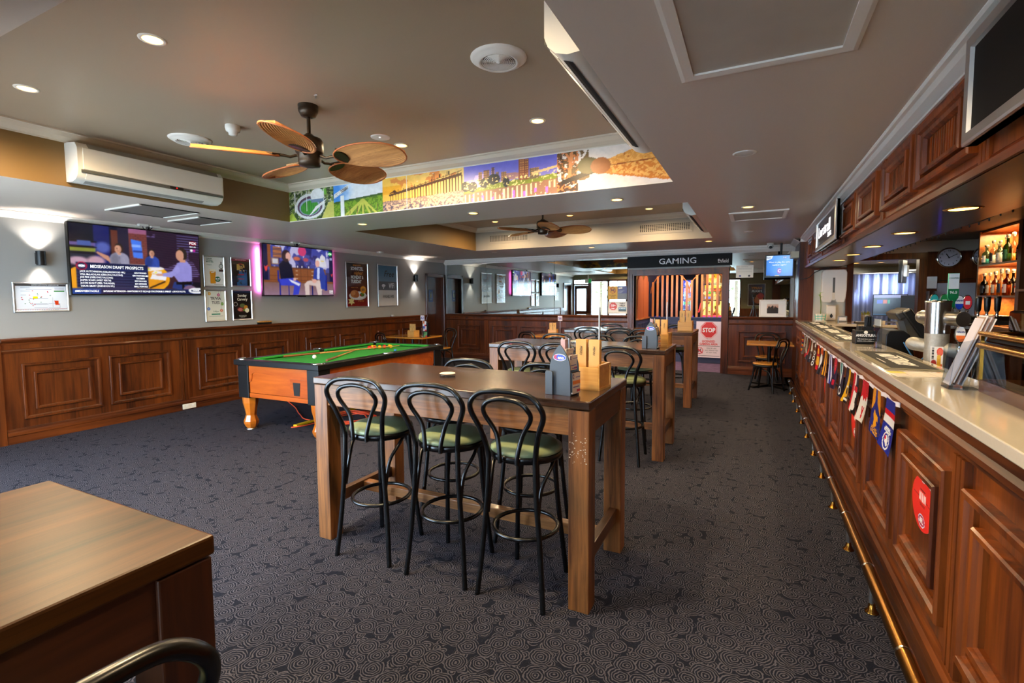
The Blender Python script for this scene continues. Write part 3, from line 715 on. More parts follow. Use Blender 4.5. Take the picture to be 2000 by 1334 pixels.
c.rect(.2, .0, .215, .3, (30, 34, 130)); c.rect(.32, .0, .335, .28, (30, 34, 130)); c.rect(.19, .26, .4, .31, (34, 40, 140)); c.rect(.18, .28, .2, .5, (34, 40, 140))
c.poly([(.2, .32), (.34, .40), (.5, .26), (.46, .02), (.38, .0), (.40, .2), (.22, .2)], (52, 62, 190)); c.poly([(.20, .62), (.26, .70), (.33, .70), (.38, .56), (.40, .36), (.22, .33)], (14, 16, 40)); c.rect(.39, .3, .43, .36, (206, 160, 150)); c.poly([(.32, .34), (.49, .24), (.47, .19), (.36, .27)], (215, 215, 230))
c.ell(.305, .80, .06, .12, (52, 34, 40)); c.ell(.33, .79, .035, .085, (214, 160, 150)); c.rect(.28, .68, .33, .74, (52, 34, 40))
c.rect(.66, .0, .675, .2, (20, 24, 90)); c.rect(.8, .0, .815, .2, (20, 24, 90)); c.rect(.86, .1, .9, .45, (30, 36, 130))
c.poly([(.60, .31), (.78, .33), (.82, .22), (.81, .0), (.75, .0), (.72, .2), (.62, .22), (.62, .0), (.56, .0), (.55, .24)], (206, 186, 180)); c.poly([(.70, .56), (.76, .63), (.84, .60), (.88, .42), (.87, .12), (.80, .14), (.79, .34), (.68, .34)], (46, 62, 150)); c.poly([(.74, .36), (.75, .60), (.79, .60), (.78, .34)], (190, 200, 236))
c.ell(.70, .31, .035, .045, (214, 160, 146)); c.ell(.765, .72, .042, .095, (216, 214, 220)); c.ell(.755, .685, .034, .075, (222, 168, 156))
c.ell(.96, .92, .03, .045, (30, 190, 60)); c.rect(.95, .78, .99, .84, (150, 150, 190))
c.blur(2, .05, 5)
O = Vector((LX+.075, 5.31, 1.592)); tv2, s2 = screen_set('television', 'wall television with two seated people talking, pink glow behind its edges', O, Yv*1.47, Zv*.85, c, .05)
s2.write('FOX', .96, .92, .035, M_glow, bold=.03); s2.write('PAGE', .935, .09, .03, M_glow, 'LEFT', .02); s2.write('FACE', .935, .05, .03, M_glow, 'LEFT', .02)
q = MB(); q.box(LX+.06, LX+.078, 5.98, 6.14, 1.578, 1.594); q.build('sensor_bar', M_black, tv2)
M_pink = mat('pink_led', (255, 90, 190), .5, emit=(255, 70, 190), es=1.5)
q = MB()
q.box(LX+.014, LX+.026, 5.325, 5.335, 1.66, 2.40); q.box(LX+.014, LX+.026, 6.755, 6.765, 1.66, 2.40); q.build('led_strip', M_pink, tv2)
q = MB(); q.box(LX, LX+.03, 5.8, 6.3, 1.8, 2.3); q.build('wall_bracket', M_black, tv2)
q = MB(); q.box(LX, LX+.03, 3.3, 3.9, 1.8, 2.3); q.build('wall_bracket', M_black, tv1)
for yy, ee in ((5.285, 3.6), (6.80, 1.4)): area('led_glow', (LX+.045, yy, 2.02), (0, R(90), 0), .70, .02, ee, (1, .18, .70))
# small tracking cameras fixed over both screens
for Yc, lab in ((3.62, 'small white twin sensor bar fixed above the larger television'), (5.90, 'small white twin sensor bar fixed above the pink-lit television')):
    t = thing('sensor_bar', lab, 'sensor', (LX+.10, Yc, 2.48))
    q = MB(); q.box(LX+.17, LX+.23, Yc-.12, Yc-.015, 2.474, 2.499); q.box(LX+.17, LX+.23, Yc+.015, Yc+.12, 2.470, 2.495); q.build('sensor_head', M_white, t, bevel=.004)
    q = MB(); q.ball((LX+.18, Yc, 2.46), .022, 12, 8); q.tube(smooth_path([(LX+.18, Yc-.06, 2.475), (LX+.19, Yc-.05, 2.44), (LX+.19, Yc, 2.432), (LX+.19, Yc+.05, 2.472)], 5), .005, 6); q.build('cable', M_black, t)

# --- framed posters between the televisions
PX = LX+.004
c = Canvas(70, 100, (236, 232, 222)); c.rect(.28, .1, .56, .56, (222, 140, 20)); c.poly([(.26, .56), (.58, .56), (.54, .09), (.32, .09)], (226, 146, 26)); c.rect(.27, .5, .57, .57, (250, 236, 200)); c.line(.36, .46, .5, .48, .012, (250, 240, 220)); c.ell(.66, .24, .14, .095, (10, 96, 56)); c.ell(.86, .68, .115, .08, (30, 60, 50)); c.ell(.86, .68, .09, .062, (206, 206, 196)); c.rect(.84, .74, .88, .84, (30, 40, 36)); c.rect(.74, .5, 1, .58, (60, 44, 40)); c.rect(.84, .56, .88, .62, (60, 60, 60)); c.ell(.7, .06, .25, .015, (190, 180, 165))
t, s = poster('framed_poster', 'silver framed white beer poster with golden pint, upper left of the four', (PX, 4.40, 1.727), Yv*.325, Zv*.458, c)
mg = mat('green_ink', (16, 92, 60), .5)
for i, w in enumerate(('FOREVER', 'ORIGINAL', 'SINCE 1862.')): s.write(w, .1, .93-.055*i, .036, mg, 'LEFT', .03)
s.write('$6.50', .66, .25, .05, M_inkw, bold=.03); s.write('MIDDY', .66, .195, .022, M_inkw); s.write('Coopers', .12, .72, .035, mg, 'LEFT', shear=.3)
c = Canvas(70, 100, (16, 14, 16)); c.rect(0, .9, 1, 1, (120, 26, 50)); n = c.noise(8, 4); c.put((c.Y < .6) & (np.abs(c.X-.55) < .28) & (n > .45), (38, 84, 130)); c.ell(.55, .3, .26, .2, (50, 104, 150), .7, .5); c.put((c.Y > .55) & (c.Y < .8) & (np.abs(c.X-.5) < .22) & (n > .5), (196, 160, 80)); c.rect(.0, .2, .06, .5, (30, 60, 80))
t, s = poster('framed_poster', 'silver framed black poster with pink top band, upper right of the four', (PX, 4.815, 1.734), Yv*.335, Zv*.45, c)
s.write('HAPPY HOUR DAY SPECIALS', .5, .95, .03, mat('pale_pink_ink', (240, 170, 180), .5), bold=.01, sx=.8)
for i, (w, y) in enumerate((('PARTY', .80), ('YIA', .71), ('LIVE', .65), ('MONDAY', .42), ('TUESDAY', .26))): s.write(w, .5, y, .04 if i not in (1, 2) else .06, mat('gold_print', (212, 170, 90), .5) if i in (1, 2) else M_red, bold=.02)
c = Canvas(70, 100, (232, 228, 208))
for x, y, cc in ((.2, .9, (222, 160, 40)), (.66, .86, (196, 90, 130)), (.83, .56, (110, 160, 40)), (.14, .40, (60, 110, 200)), (.78, .34, (222, 120, 90))): c.line(x, y, x, 1, .004, (170, 165, 150)); c.ell(x, y, .075, .052, cc); c.ell(x, y, .03, .02, (232, 228, 208), .6)
c.rect(.27, .205, .72, .24, (60, 140, 110)); c.rect(.14, .15, .86, .156, (130, 130, 120))
t, s = poster('framed_poster', 'silver framed cream quiz night poster with coloured balloons, lower left of the four', (PX, 4.40, 1.217), Yv*.325, Zv*.468, c)
s.write('TR?VIA', .5, .74, .10, M_ink, bold=.012, sx=.85); s.write('TUES', .5, .60, .10, M_ink, bold=.012, sx=.85); s.write('7:00pm', .5, .31, .05, mg)
c = Canvas(70, 100, (18, 15, 14)); c.vgrad(0, .85, 1, 1, (18, 15, 14), (20, 44, 90)); c.ell(.5, .36, .4, .14, (36, 30, 28)); c.ell(.42, .35, .2, .08, (120, 46, 40)); c.ell(.38, .34, .12, .05, (196, 110, 100)); c.ell(.5, .48, .14, .07, (96, 104, 60)); c.ell(.68, .42, .1, .07, (196, 130, 40)); c.ell(.58, .33, .06, .04, (90, 130, 40)); c.ell(.74, .31, .11, .078, (232, 226, 190)); c.ell(.14, .53, .1, .07, (200, 200, 190)); c.ell(.14, .53, .085, .058, (30, 26, 24))
t, s = poster('framed_poster', 'silver framed black carvery poster with sliced roast, lower right of the four', (PX, 4.815, 1.222), Yv*.337, Zv*.467, c)
mcr = mat('cream_ink', (236, 226, 200), .5); s.write('Sunday', .5, .83, .095, mcr, bold=.02, sx=.9); s.write('Carvery', .5, .70, .095, mcr, bold=.02, sx=.9)
for i in range(3): s.write(('ROAST OF THE DAY WITH', 'GRAVY AND VEGETABLES', 'FROM 11.30AM')[i], .5, .13-.03*i, .017, mcr)
# --- big schnitzel and wifi posters
c = Canvas(90, 150, (66, 28, 18)); c.vgrad(0, 0, 1, 1, (120, 24, 22), (40, 24, 20)); c.ell(.85, .7, .5, .45, (110, 56, 24), .6, .8); c.ell(.52, .25, .42, .10, (222, 220, 216)); c.ell(.52, .26, .34, .075, (240, 238, 234)); c.ell(.36, .29, .2, .09, (196, 122, 66)); c.ell(.44, .27, .14, .07, (178, 102, 52)); c.ell(.3, .31, .1, .05, (214, 142, 84)); c.ell(.72, .27, .12, .045, (86, 120, 44)); c.ell(.64, .26, .04, .02, (200, 50, 40)); c.ell(.78, .39, .14, .09, (228, 146, 30))
st = [(.20+(.17 if i % 2 == 0 else .09)*math.cos(PI/2+i*PI/6)*1.0, .12+(.10 if i % 2 == 0 else .055)*math.sin(PI/2+i*PI/6)) for i in range(12)]; c.poly(st, (222, 206, 140))
t, s = poster('framed_poster', 'tall silver framed brown poster of crumbed schnitzel on a plate', (PX, 7.15, 1.363), Yv*.63, Zv*.907, c)
mo = mat('orange_ink', (226, 140, 40), .5)
s.write('ENFIELD HOTEL', .5, .955, .026, mo, bold=.03); s.write('SCHNITZEL', .5, .875, .078, M_inkw, bold=.03, sx=.72); s.write('nights!', .55, .775, .075, mo, shear=.3, bold=.01); s.write('MONDAY &', .5, .675, .078, M_inkw, bold=.03, sx=.70); s.write('TUESDAY', .45, .575, .078, M_inkw, bold=.03, sx=.72); s.write('$15', .78, .39, .055, M_ink, bold=.02, sx=.8); s.write('chicken or beef', .35, .44, .026, mo, shear=.3); s.write('all day long', .66, .125, .03, mo, shear=.3)
c = Canvas(80, 130, (206, 204, 200)); c.vgrad(0, .6, 1, 1, (112, 138, 156), (60, 110, 140)); c.rect(0, .385, 1, .60, (100, 104, 108)); cx, cy = .27, .425
for r in (.13, .095, .06):
    d = np.hypot((c.X-cx)*1.0, (c.Y-cy)*1.35); c.put((np.abs(d-r*1.0) < .013) & (c.Y-cy > np.abs(c.X-cx)*.72), (240, 240, 240))
c.ell(cx, cy+.01, .022, .016, (240, 240, 240)); c.rect(.35, .075, .65, .079, (150, 150, 150))
t, s = poster('framed_poster', 'tall silver framed blue and grey free internet poster', (PX, 8.05, 1.367), Yv*.66, Zv*.907, c)
s.write('Free', .55, .79, .16, M_ink, shear=.35, sx=.95, bold=.004); s.write('WIFI', .70, .49, .14, M_inkw, bold=.0, sx=.55); s.write('AVAILABLE HERE', .52, .22, .075, M_ink, bold=.01, sx=.55)
# --- evacuation diagram
c = Canvas(150, 90, (222, 226, 232)); c.rect(0, .9, 1, 1, (70, 66, 66)); rs = np.random.RandomState(3)
for (a, b2, d, e) in ((.1, .72, .28, .84), (.1, .58, .2, .72), (.2, .4, .7, .78), (.28, .25, .62, .45), (.62, .12, .85, .27), (.24, .1, .34, .2), (.34, .13, .6, .27), (.46, .6, .62, .7)):
    for L4 in ((a, b2, d, b2), (a, e, d, e), (a, b2, a, e), (d, b2, d, e)): c.line(*L4, .004, (120, 130, 150))
for i in range(22): x, y = .1+.58*rs.rand(), .15+.62*rs.rand(); c.ell(x, y, .012, .016, (190, 40, 60) if i % 3 else (50, 120, 80))
c.rect(.33, .46, .42, .535, (240, 220, 10)); c.rect(.75, .70, .96, .74, (60, 140, 70)); c.rect(.76, .77, .95, .86, (196, 200, 210)); c.rect(.70, .1, .72, .5, (200, 205, 212)); c.poly([(.74, .38), (.83, .38), (.83, .26), (.86, .22), (.76, .22)], (200, 60, 24)); c.rect(0, .075, 1, .085, (160, 40, 60))
for i in range(18): c.rect(.03+.045*i, .02, .05+.045*i, .055, ((200, 50, 70), (60, 130, 90), (90, 110, 180))[i % 3])
t, s = poster('evacuation_diagram', 'silver framed evacuation plan hung below the left wall light', (PX, 2.35, 1.417), Yv*.485, Zv*.327, c)
s.write('EVACUATION DIAGRAM', .58, .945, .05, M_inkw, bold=.01)
# --- wall lights
for Yc, lab in ((2.59, 'black cylinder wall light above the evacuation plan'), (9.32, 'black cylinder wall light beside the timber door')):
    t = thing('wall_light', lab, 'wall light', (LX, Yc, 1.93))
    q = MB(); q.cyl((LX+.06, Yc, 1.935), (LX+.06, Yc, 2.09), .042, n=20, caps=False); q.lathe([(.042, 0), (.036, 0)], (LX+.06, Yc, 1.935), caps=False); q.lathe([(.036, 0), (.042, 0)], (LX+.06, Yc, 2.09), caps=False); q.cyl((LX+.06, Yc, 1.94), (LX+.06, Yc, 2.085), .036, n=20, caps=False); q.build('shade', M_black, t)
    q = MB(); q.box(LX, LX+.03, Yc-.03, Yc+.03, 1.95, 2.07); q.build('bracket', M_black, t)
    q = MB(); q.cyl((LX+.06, Yc, 1.955), (LX+.06, Yc, 1.965), .034); q.cyl((LX+.06, Yc, 2.06), (LX+.06, Yc, 2.07), .034); q.build('lens', M_wallglow, t)
    spot('wall_light_up', (LX+.06, Yc, 2.10), 20, (1, .93, .86), 110, .7, .03, (PI, 0, 0)); spot('wall_light_down', (LX+.06, Yc, 1.925), 12, (1, .93, .86), 100, .8, .03)
# --- little things on the dado and skirting
t = thing('bench_brush', 'wooden table brush with dark bristles lying on the dado rail', 'brush', (LX+.03, 5.33, 1.14))
q = MB(); q.box(LX+.006, LX+.056, 5.22, 5.46, 1.168, 1.192); q.build('handle', W_cue, t, bevel=.008)
q = MB(); q.box(LX+.008, LX+.054, 5.225, 5.455, 1.141, 1.168); q.build('bristles', M_black, t)
t = thing('power_outlet', 'cream double power outlet low on the skirting', 'socket', (LX+.05, 4.09, .03))
q = MB(); q.box(LX+.045, LX+.058, 4.0, 4.18, .015, .085); q.build('plate', M_cream, t, bevel=.004)
for yy in (4.05, 4.13):
    q = MB(); q.box(LX+.058, LX+.063, yy-.02, yy+.02, .05, .07); q.build('switch', M_white, t)
t = thing('chalk_holder', 'small round silver cup on the dado rail by the last poster', 'holder', (LX+.03, 8.48, 1.14))
q = MB(); q.lathe([(.0, 0), (.04, 0), (.042, .03), (.035, .035), (.0, .03)], (LX+.03, 8.48, 1.141)); q.build('cup', M_alu, t)
q = MB(); q.box(LX+.012, LX+.048, 8.45, 8.50, 1.172, 1.182); q.build('chalk', M_white, t)

# --- mirrors on the far wall
def mirror(name, label, xs, z0, z1):
    t = thing(name, label, 'mirror', (xs[0], FY, z0))
    q = MB(); q.box(xs[0], xs[-1], FY-.012, FY-.001, z0, z1); q.build('backing', M_dark, t)
    for a, d in zip(xs, xs[1:]):
        q = MB(); q.box(a+.004, d-.004, FY-.019, FY-.013, z0+.004, z1-.004); q.build('pane', M_mirror, t)
mirror('wall_mirror', 'wide three-pane mirror above the dado left of the gaming doorway', (-7.08, -5.907, -4.135, -2.45), 1.145, 2.385)
mirror('wall_mirror', 'narrower mirror right of the gaming doorway behind the framed picture', (-0.44, 0.60), 1.145, 2.385)
MY = FY-.021
def board(name, label, cat, O, U, V, cv, th=.003, m=None, group=None):
    t = thing(name, label, cat, O, group); q = MB(); slab(q, O, U, V, -th, 0); q.build('sheet', M_paper, t)
    sh = Sheet(Vector(O)+Vector(U).normalized().cross(Vector(V).normalized())*.001, U, V); sh.paint(cv, m or M_pr, t); return t, sh
c = Canvas(60, 42, (214, 160, 10)); c.rect(.5, 0, 1, 1, (116, 118, 124)); c.rect(.5, .45, 1, 1, (78, 80, 130)); c.ell(.25, .68, .16, .22, (150, 30, 20)); c.ell(.25, .68, .13, .18, (214, 160, 10)); c.ell(.2, .7, .03, .1, (30, 30, 30)); c.ell(.31, .7, .03, .1, (30, 30, 30)); c.line(.14, .82, .36, .54, .03, (150, 30, 20)); c.poly([(.54, .88), (.74, .9), (.75, .8), (.56, .76)], (214, 210, 205))
t, s = board('mirror_notice', 'yellow and purple no-children notice stuck high on the mirror', 'sign', Vector((-2.868, MY, 1.485)), Xv*.412, Zv*.293, c)
for i, w in enumerate(('NO CHILDREN', 'BEYOND', 'THIS POINT')): s.write(w, .25, .32-.11*i, .06, M_ink, bold=.01, sx=.9)
for i, w in enumerate(('Facial Recognition', 'technology in', 'operation')): s.write(w, .54, .64-.07*i, .045, M_inkw, 'LEFT')
c = Canvas(60, 40, (214, 206, 196)); oc = [(.27+.21*math.cos(PI/8+i*PI/4), .60+.33*math.sin(PI/8+i*PI/4)) for i in range(8)]; c.poly(oc, (196, 60, 56)); c.rect(.55, .34, .95, .52, (50, 120, 160)); c.rect(.55, .20, .95, .34, (70, 80, 86)); c.rect(0, .05, .6, .1, (170, 160, 150))
t, s = board('mirror_notice', 'white gaming area notice with red octagon, lower on the mirror', 'sign', Vector((-2.868, MY, 1.176)), Xv*.416, Zv*.268, c)
s.write('18+', .27, .66, .20, M_inkw, bold=.03); s.write('ONLY', .27, .42, .09, M_inkw, bold=.03); s.write('GAMING', .75, .84, .10, M_ink, bold=.03, sx=.85); s.write('AREA', .75, .66, .15, M_ink, bold=.03, sx=.9); s.write('NO MINORS', .75, .43, .08, M_inkw, bold=.02, sx=.85)
c = Canvas(50, 38, (232, 226, 214)); c.rect(.1, .74, .9, .755, (170, 165, 160))
for i in range(5): c.rect(.1, .66-.06*i, .9, .672-.06*i, (190, 185, 176))
c.ell(.24, .16, .07, .07, (80, 90, 150)); c.ell(.76, .16, .06, .08, (70, 70, 70))
t, s = board('mirror_notice', 'white paper notice taped to the mirror near the corner television', 'sign', Vector((-0.327, MY, 1.90)), Xv*.303, Zv*.238, c)
s.write('HOUSE NOTICE', .5, .88, .05, M_ink)
c = Canvas(70, 46, (236, 234, 232)); c.rect(.27, .2, .73, .76, (196, 150, 132)); c.vgrad(.27, .55, .73, .76, (190, 140, 120), (222, 206, 196)); c.rect(.27, .2, .73, .5, (38, 28, 30))
for x, h in ((.36, .62), (.44, .58), (.5, .66), (.6, .6), (.66, .55)): c.ell(x, .5, .05, h-.5, (38, 28, 30)); c.rect(x-.01, .5, x+.01, h+.02, (38, 28, 30))
O = Vector((.093, FY-.075, 1.1425)); V = Zv*.328+Yv*.04
t, s = poster('framed_picture', 'white framed small seaside photograph leaning on the ledge', O, Xv*.458, V, c, M_white, M_prg, [(0, 0), (0, .016), (.018, .018), (.024, .006)])
# --- gaming fascia sign
c = Canvas(20, 4, (34, 33, 33))
O = Vector((-2.44, FY-.075, 2.155)); t = thing('fascia_sign', 'long black sign over the doorway reading gaming in white', 'sign', O)
q = MB(); q.box(-2.44, -0.40, FY-.075, FY-.01, 2.155, 2.388); q.build('board', mat('sign_black', (13, 13, 14), .6, spec=.2), t, bevel=.004)
M_sw = mat('sign_white', (232, 232, 232), .4)
lettering('GAMING', .165, (-1.42, FY-.079, 2.262), Xv, Zv, M_sw, t, bold=.007, sx=1.14, ext=.003)
lettering('Enfield', .105, (-.56, FY-.079, 2.235), Xv, Zv, M_sw, t, bold=.006, sx=.7, ext=.002)
q = MB(); q.box(-.66, -.60, FY-.079, FY-.075, 2.252, 2.258); q.build('logo_bar', M_sw, t)
# --- corner keno television
c = Canvas(96, 56, (20, 120, 220)); c.vgrad(0, 0, 1, 1, (10, 90, 200), (24, 130, 232)); c.ell(.5, .4, .5, .4, (40, 150, 240), .6, .9); c.ell(.5, .25, .085, .15, (110, 40, 170)); c.ell(.5, .25, .07, .125, (130, 50, 190)); c.poly([(0, 1), (.26, 1), (.2, .84), (0, .78)], (220, 232, 245)); c.rect(.62, .84, .78, .96, (30, 100, 180)); c.rect(.82, .84, .97, .96, (30, 100, 180)); c.rect(.0, 0, .16, .06, (60, 90, 120)); c.rect(.33, 0, .5, .06, (190, 180, 160))
O = Vector((.165, 10.02, 1.865)); U = Vector((.455, -.04, 0)); V = Vector((0, -.02, .415))
t, s = screen_set('television', 'small corner television with blue lottery screen hung from the ceiling', O, U, V, c, .07, .022, None)
s.write('Want to play the same', .5, .68, .085, M_glow, sx=.85); s.write('numbers again?', .5, .55, .085, M_glow, sx=.85); s.write('C', .5, .25, .15, M_glow, bold=.03); s.write('Keno', .09, .91, .06, mat('keno_blue', (30, 60, 170), .5), bold=.03); s.write('0:22', .70, .90, .06, M_glow); s.write('483', .895, .90, .06, M_glow)
q = MB(); q.cyl((.42, 10.11, 2.05), (.42, 10.11, 2.49), .018); q.box(.34, .50, 10.06, 10.12, 1.98, 2.12); q.build('ceiling_bracket', M_black, t)

# --- murals on the recess bulkheads
c = Canvas(560, 58, (230, 225, 220)); n = c.noise(7, 1); n2 = c.noise(16, 2); n3 = c.noise(30, 5)
X, Y = c.X, c.Y
# oval
k = X < .165; c.put(k, (120, 138, 70)); c.put(k & (n2 > .5), (44, 66, 34)); c.put(k & (n3 > .62), (196, 190, 170)); c.put(k & (Y < .35) & (n2 > .42), (52, 74, 36)); c.poly([(.12, .0), (.165, .0), (.165, .52), (.145, .5)], (196, 190, 96)); c.poly([(.0, .0), (.03, .0), (.012, .3), (0, .2)], (170, 190, 70)); c.poly([(.085, .92), (.14, .95), (.14, .78), (.09, .8)], (110, 176, 60))
c.ell(.078, .45, .054, .42, (226, 226, 226)); c.ell(.078, .44, .046, .33, (96, 66, 86)); c.ell(.078, .42, .039, .27, (150, 170, 190)); c.ell(.078, .40, .034, .23, (56, 130, 46)); c.put((((X-.078)/.034)**2+((Y-.40)/.23)**2 < 1) & (np.mod(X*140, 1) < .5), (72, 150, 58)); c.ell(.106, .78, .024, .22, (244, 244, 246)); c.rect(.084, .56, .129, .66, (110, 130, 160)); c.poly([(.072, .1), (.13, .5), (.138, .62), (.1, .42)], (244, 242, 240))
for x in (.022, .066, .128): c.rect(x, .3, x+.0022, .95, (240, 240, 240))
# vineyard
k = (X >= .165) & (X < .325); c.put(k, (236, 240, 246)); t_ = np.clip((X-.165)/.16, 0, 1); c.put(k & (Y > .4), (70, 140, 220), 1-t_**.5*.0-1+np.clip(1.25-3.2*t_+n*.5-.2, 0, 1)); c.put(k & (Y < .44+.12*t_), (124, 160, 40)); c.put(k & (Y < .44+.12*t_) & (n3 > .5), (80, 120, 24)); c.put(k & (np.abs(Y-.44-.12*t_) < .03), (60, 90, 40))
for x0 in (.2, .215, .24, .262, .285, .305): c.line(x0, .0, .262, .46, .03, (190, 190, 80)); c.rect(x0+.003, .03, x0+.0045, .28, (110, 80, 50))
c.rect(.187, .0, .2, .66, (246, 246, 244)); c.poly([(.166, .58), (.216, .86), (.217, .98), (.166, .72)], (246, 246, 244)); c.poly([(.169, .62), (.2145, .88), (.2145, .94), (.169, .70)], (110, 90, 80)); c.poly([(.1695, .63), (.214, .885), (.214, .935), (.1695, .69)], (240, 240, 238))
# jetty
k = (X >= .325) & (X < .555); t_ = np.clip((X-.325)/.23, 0, 1); c.put(k, (246, 190, 76)); k2 = k & (Y > .9-.0); c.put(k & (Y > .36), (250, 214, 140), np.clip(t_*1.2, 0, 1)*.8); c.put(k & (n > .62) & (Y > .6), (226, 130, 60), .8); c.put(k & (t_ < .25) & (Y > .5) & (Y < .75), (244, 166, 24), .7); c.put(k & (Y < .30+.08*t_), (150, 120, 110)); c.put(k & (Y < .30+.08*t_) & (n3 > .5), (220, 176, 140)); c.put(k & (Y < .2) & (n3 < .42), (92, 84, 100))
c.poly([(.345, .44), (.55, .78), (.55, .86), (.345, .5)], (92, 60, 36)); c.line(.36, .52, .55, .92, .008, (110, 70, 40)); c.poly([(.345, .52), (.362, .62), (.37, .54)], (80, 44, 24))
for i in range(26):
    u = i/25; x = .348+.2*u; c.rect(x, .28+.09*u, x+.0016+.0022*u, .46+.34*u, (88, 54, 30)); c.rect(x, .8*u*.42+.52, x+.001, .57+.36*u, (110, 70, 40))
for x, y in ((.47, .76), (.475, .77), (.49, .80), (.51, .84), (.515, .85)): c.rect(x, y, x+.002, y+.1, (60, 36, 20))
for x, y in ((.475, .95), (.43, .8)): c.rect(x, y-.3, x+.001, y, (100, 70, 50)); c.rect(x-.004, y-.02, x, y, (240, 230, 200))
# city at dusk
k = (X >= .555) & (X < .775); t_ = np.clip((X-.555)/.22, 0, 1); c.put(k, (196, 186, 220)); c.put(k & (Y > .3), (104, 100, 200), np.clip(Y*1.1-.15+t_*.35, 0, 1)*.9); c.put(k & (Y < .34+.10*t_), (150, 108, 84)); c.put(k & (Y < .42+.1*t_) & (Y > .25+.14*t_), (130, 140, 50)); c.put(k & (np.mod(X*95, 1) < .35) & (Y < .22+.14*t_) & (n > .35), (250, 220, 170)); c.put(k & (np.mod(X*40, 1) < .2) & (Y < .2) & (n2 > .5), (190, 110, 220))
c.poly([(.572, .40), (.585, .72), (.61, .74), (.62, .46), (.6, .4)], (206, 176, 236)); c.poly([(.645, .5), (.66, .68), (.69, .66), (.705, .5)], (178, 130, 130))
for x0, x1, y1, cc in ((.592, .602, .80, (120, 90, 80)), (.606, .62, .82, (130, 90, 70)), (.625, .632, .88, (90, 70, 80)), (.636, .642, .74, (120, 100, 90)), (.648, .66, .73, (150, 110, 80)), (.69, .701, 1.0, (150, 88, 60)), (.7015, .712, .98, (134, 76, 54)), (.715, .735, .72, (120, 100, 80))): c.rect(x0, .45, x1, y1, cc); c.put((X > x0) & (X < x1) & (Y > .5) & (Y < y1) & (np.mod(X*320, 1) < .4) & (np.mod(Y*17, 1) < .5), (226, 160, 90))
for x, y, r in ((.56, .45, .012), (.578, .42, .012), (.606, .48, .01), (.63, .56, .016), (.66, .45, .008)): c.ell(x, y, r, .14, (46, 46, 44))
c.put(k & (n3 > .64) & (Y > .32) & (Y < .6), (255, 226, 150)); c.poly([(.72, .55), (.775, .66), (.775, .72), (.72, .62)], (236, 200, 140))
# cliffs
k = X >= .775; t_ = np.clip((X-.775)/.225, 0, 1); c.put(k, (238, 226, 218)); mid = .5+.09*t_
cl = .55+.55*np.clip((t_-.3)/.7, 0, 1)**.9+.05*(n2-.5); c.put(k & (t_ > .28) & (Y > mid) & (Y < cl), (232, 158, 70)); c.put(k & (t_ > .28) & (Y <= mid) & (Y > 2*mid-cl-.04), (222, 132, 46)); c.put(k & (t_ > .28) & (Y < cl) & (Y > 2*mid-cl) & (n3 > .52), (246, 184, 98)); c.put(k & (t_ > .3) & (np.abs(Y-mid) < .012), (150, 70, 16)); c.put(k & (t_ > .3) & (n2 < .3) & (Y < cl) & (Y > 2*mid-cl), (186, 90, 22), .7)
c.put(k & (t_ < .2) & (n2 > .42), (70, 42, 24)); c.put(k & (t_ < .3) & (n2 > .5) & (Y > .25), (110, 80, 40)); c.put(k & (t_ < .2) & (n3 > .6), (216, 128, 70)); c.line(.8, .3, .806, .95, .035, (222, 140, 84)); c.line(.806, .7, .795, .95, .02, (222, 140, 84)); c.line(.803, .6, .82, .9, .02, (214, 130, 76)); c.line(.79, .26, .85, .46, .06, (40, 26, 16)); c.ell(.84, .6, .022, .2, (104, 92, 50)); c.ell(.865, .56, .02, .2, (166, 96, 40))
c.blur(0, .05, 6)
O = Vector((C1[0], C1[3]-.004, ZL+.004)); t = thing('mural_panel', 'long printed landscape mural on the bulkhead under the ceiling recess', 'mural', O)
q = MB(); q.box(C1[0], C1[1], C1[3]-.008, C1[3]-.001, ZL+.002, ZU-.075); q.build('board', M_white, t)
c.build('print', O-Yv*.006, Xv*4.57, Zv*(ZU-.08-ZL-.004), M_mural, t)
q = MB(); q.box(C1[0], C1[1], C1[3]-.014, C1[3]-.001, ZL-.004, ZL+.004); q.box(-3.385, -3.379, C1[3]-.013, C1[3]-.009, ZL+.004, ZU-.08); q.build('edge_trim', M_corn, t)
s = Sheet(O-Yv*.006, Xv*4.57, Zv*.356); s.o = t
lettering("JACOB'S CREEK", .05, (-5.2+.1915*4.57, C1[3]-.0125, ZL+.285), Vector((.206, 0, .09)), Zv, M_ink, t, sx=.62, bold=.01)
c = Canvas(120, 16, (60, 40, 16)); n = c.noise(5, 8); c.put(n > .5, (120, 84, 20)); c.put((n > .62) & (c.Y < .5), (214, 170, 50)); c.put(c.Y > .7, (40, 26, 18), .7)
O = Vector((C2[1], C2[2]+.004, ZL+.004)); t = thing('mural_panel', 'dark golden mural facing the far mirror in the second recess', 'mural', O)
q = MB(); q.box(C2[0], C2[1], C2[2]+.001, C2[2]+.004, ZL+.002, ZU-.075); q.build('board', M_white, t)
c.build('print', O+Yv*.003, -Xv*4.49, Zv*(ZU-.08-ZL-.004), M_mural, t)
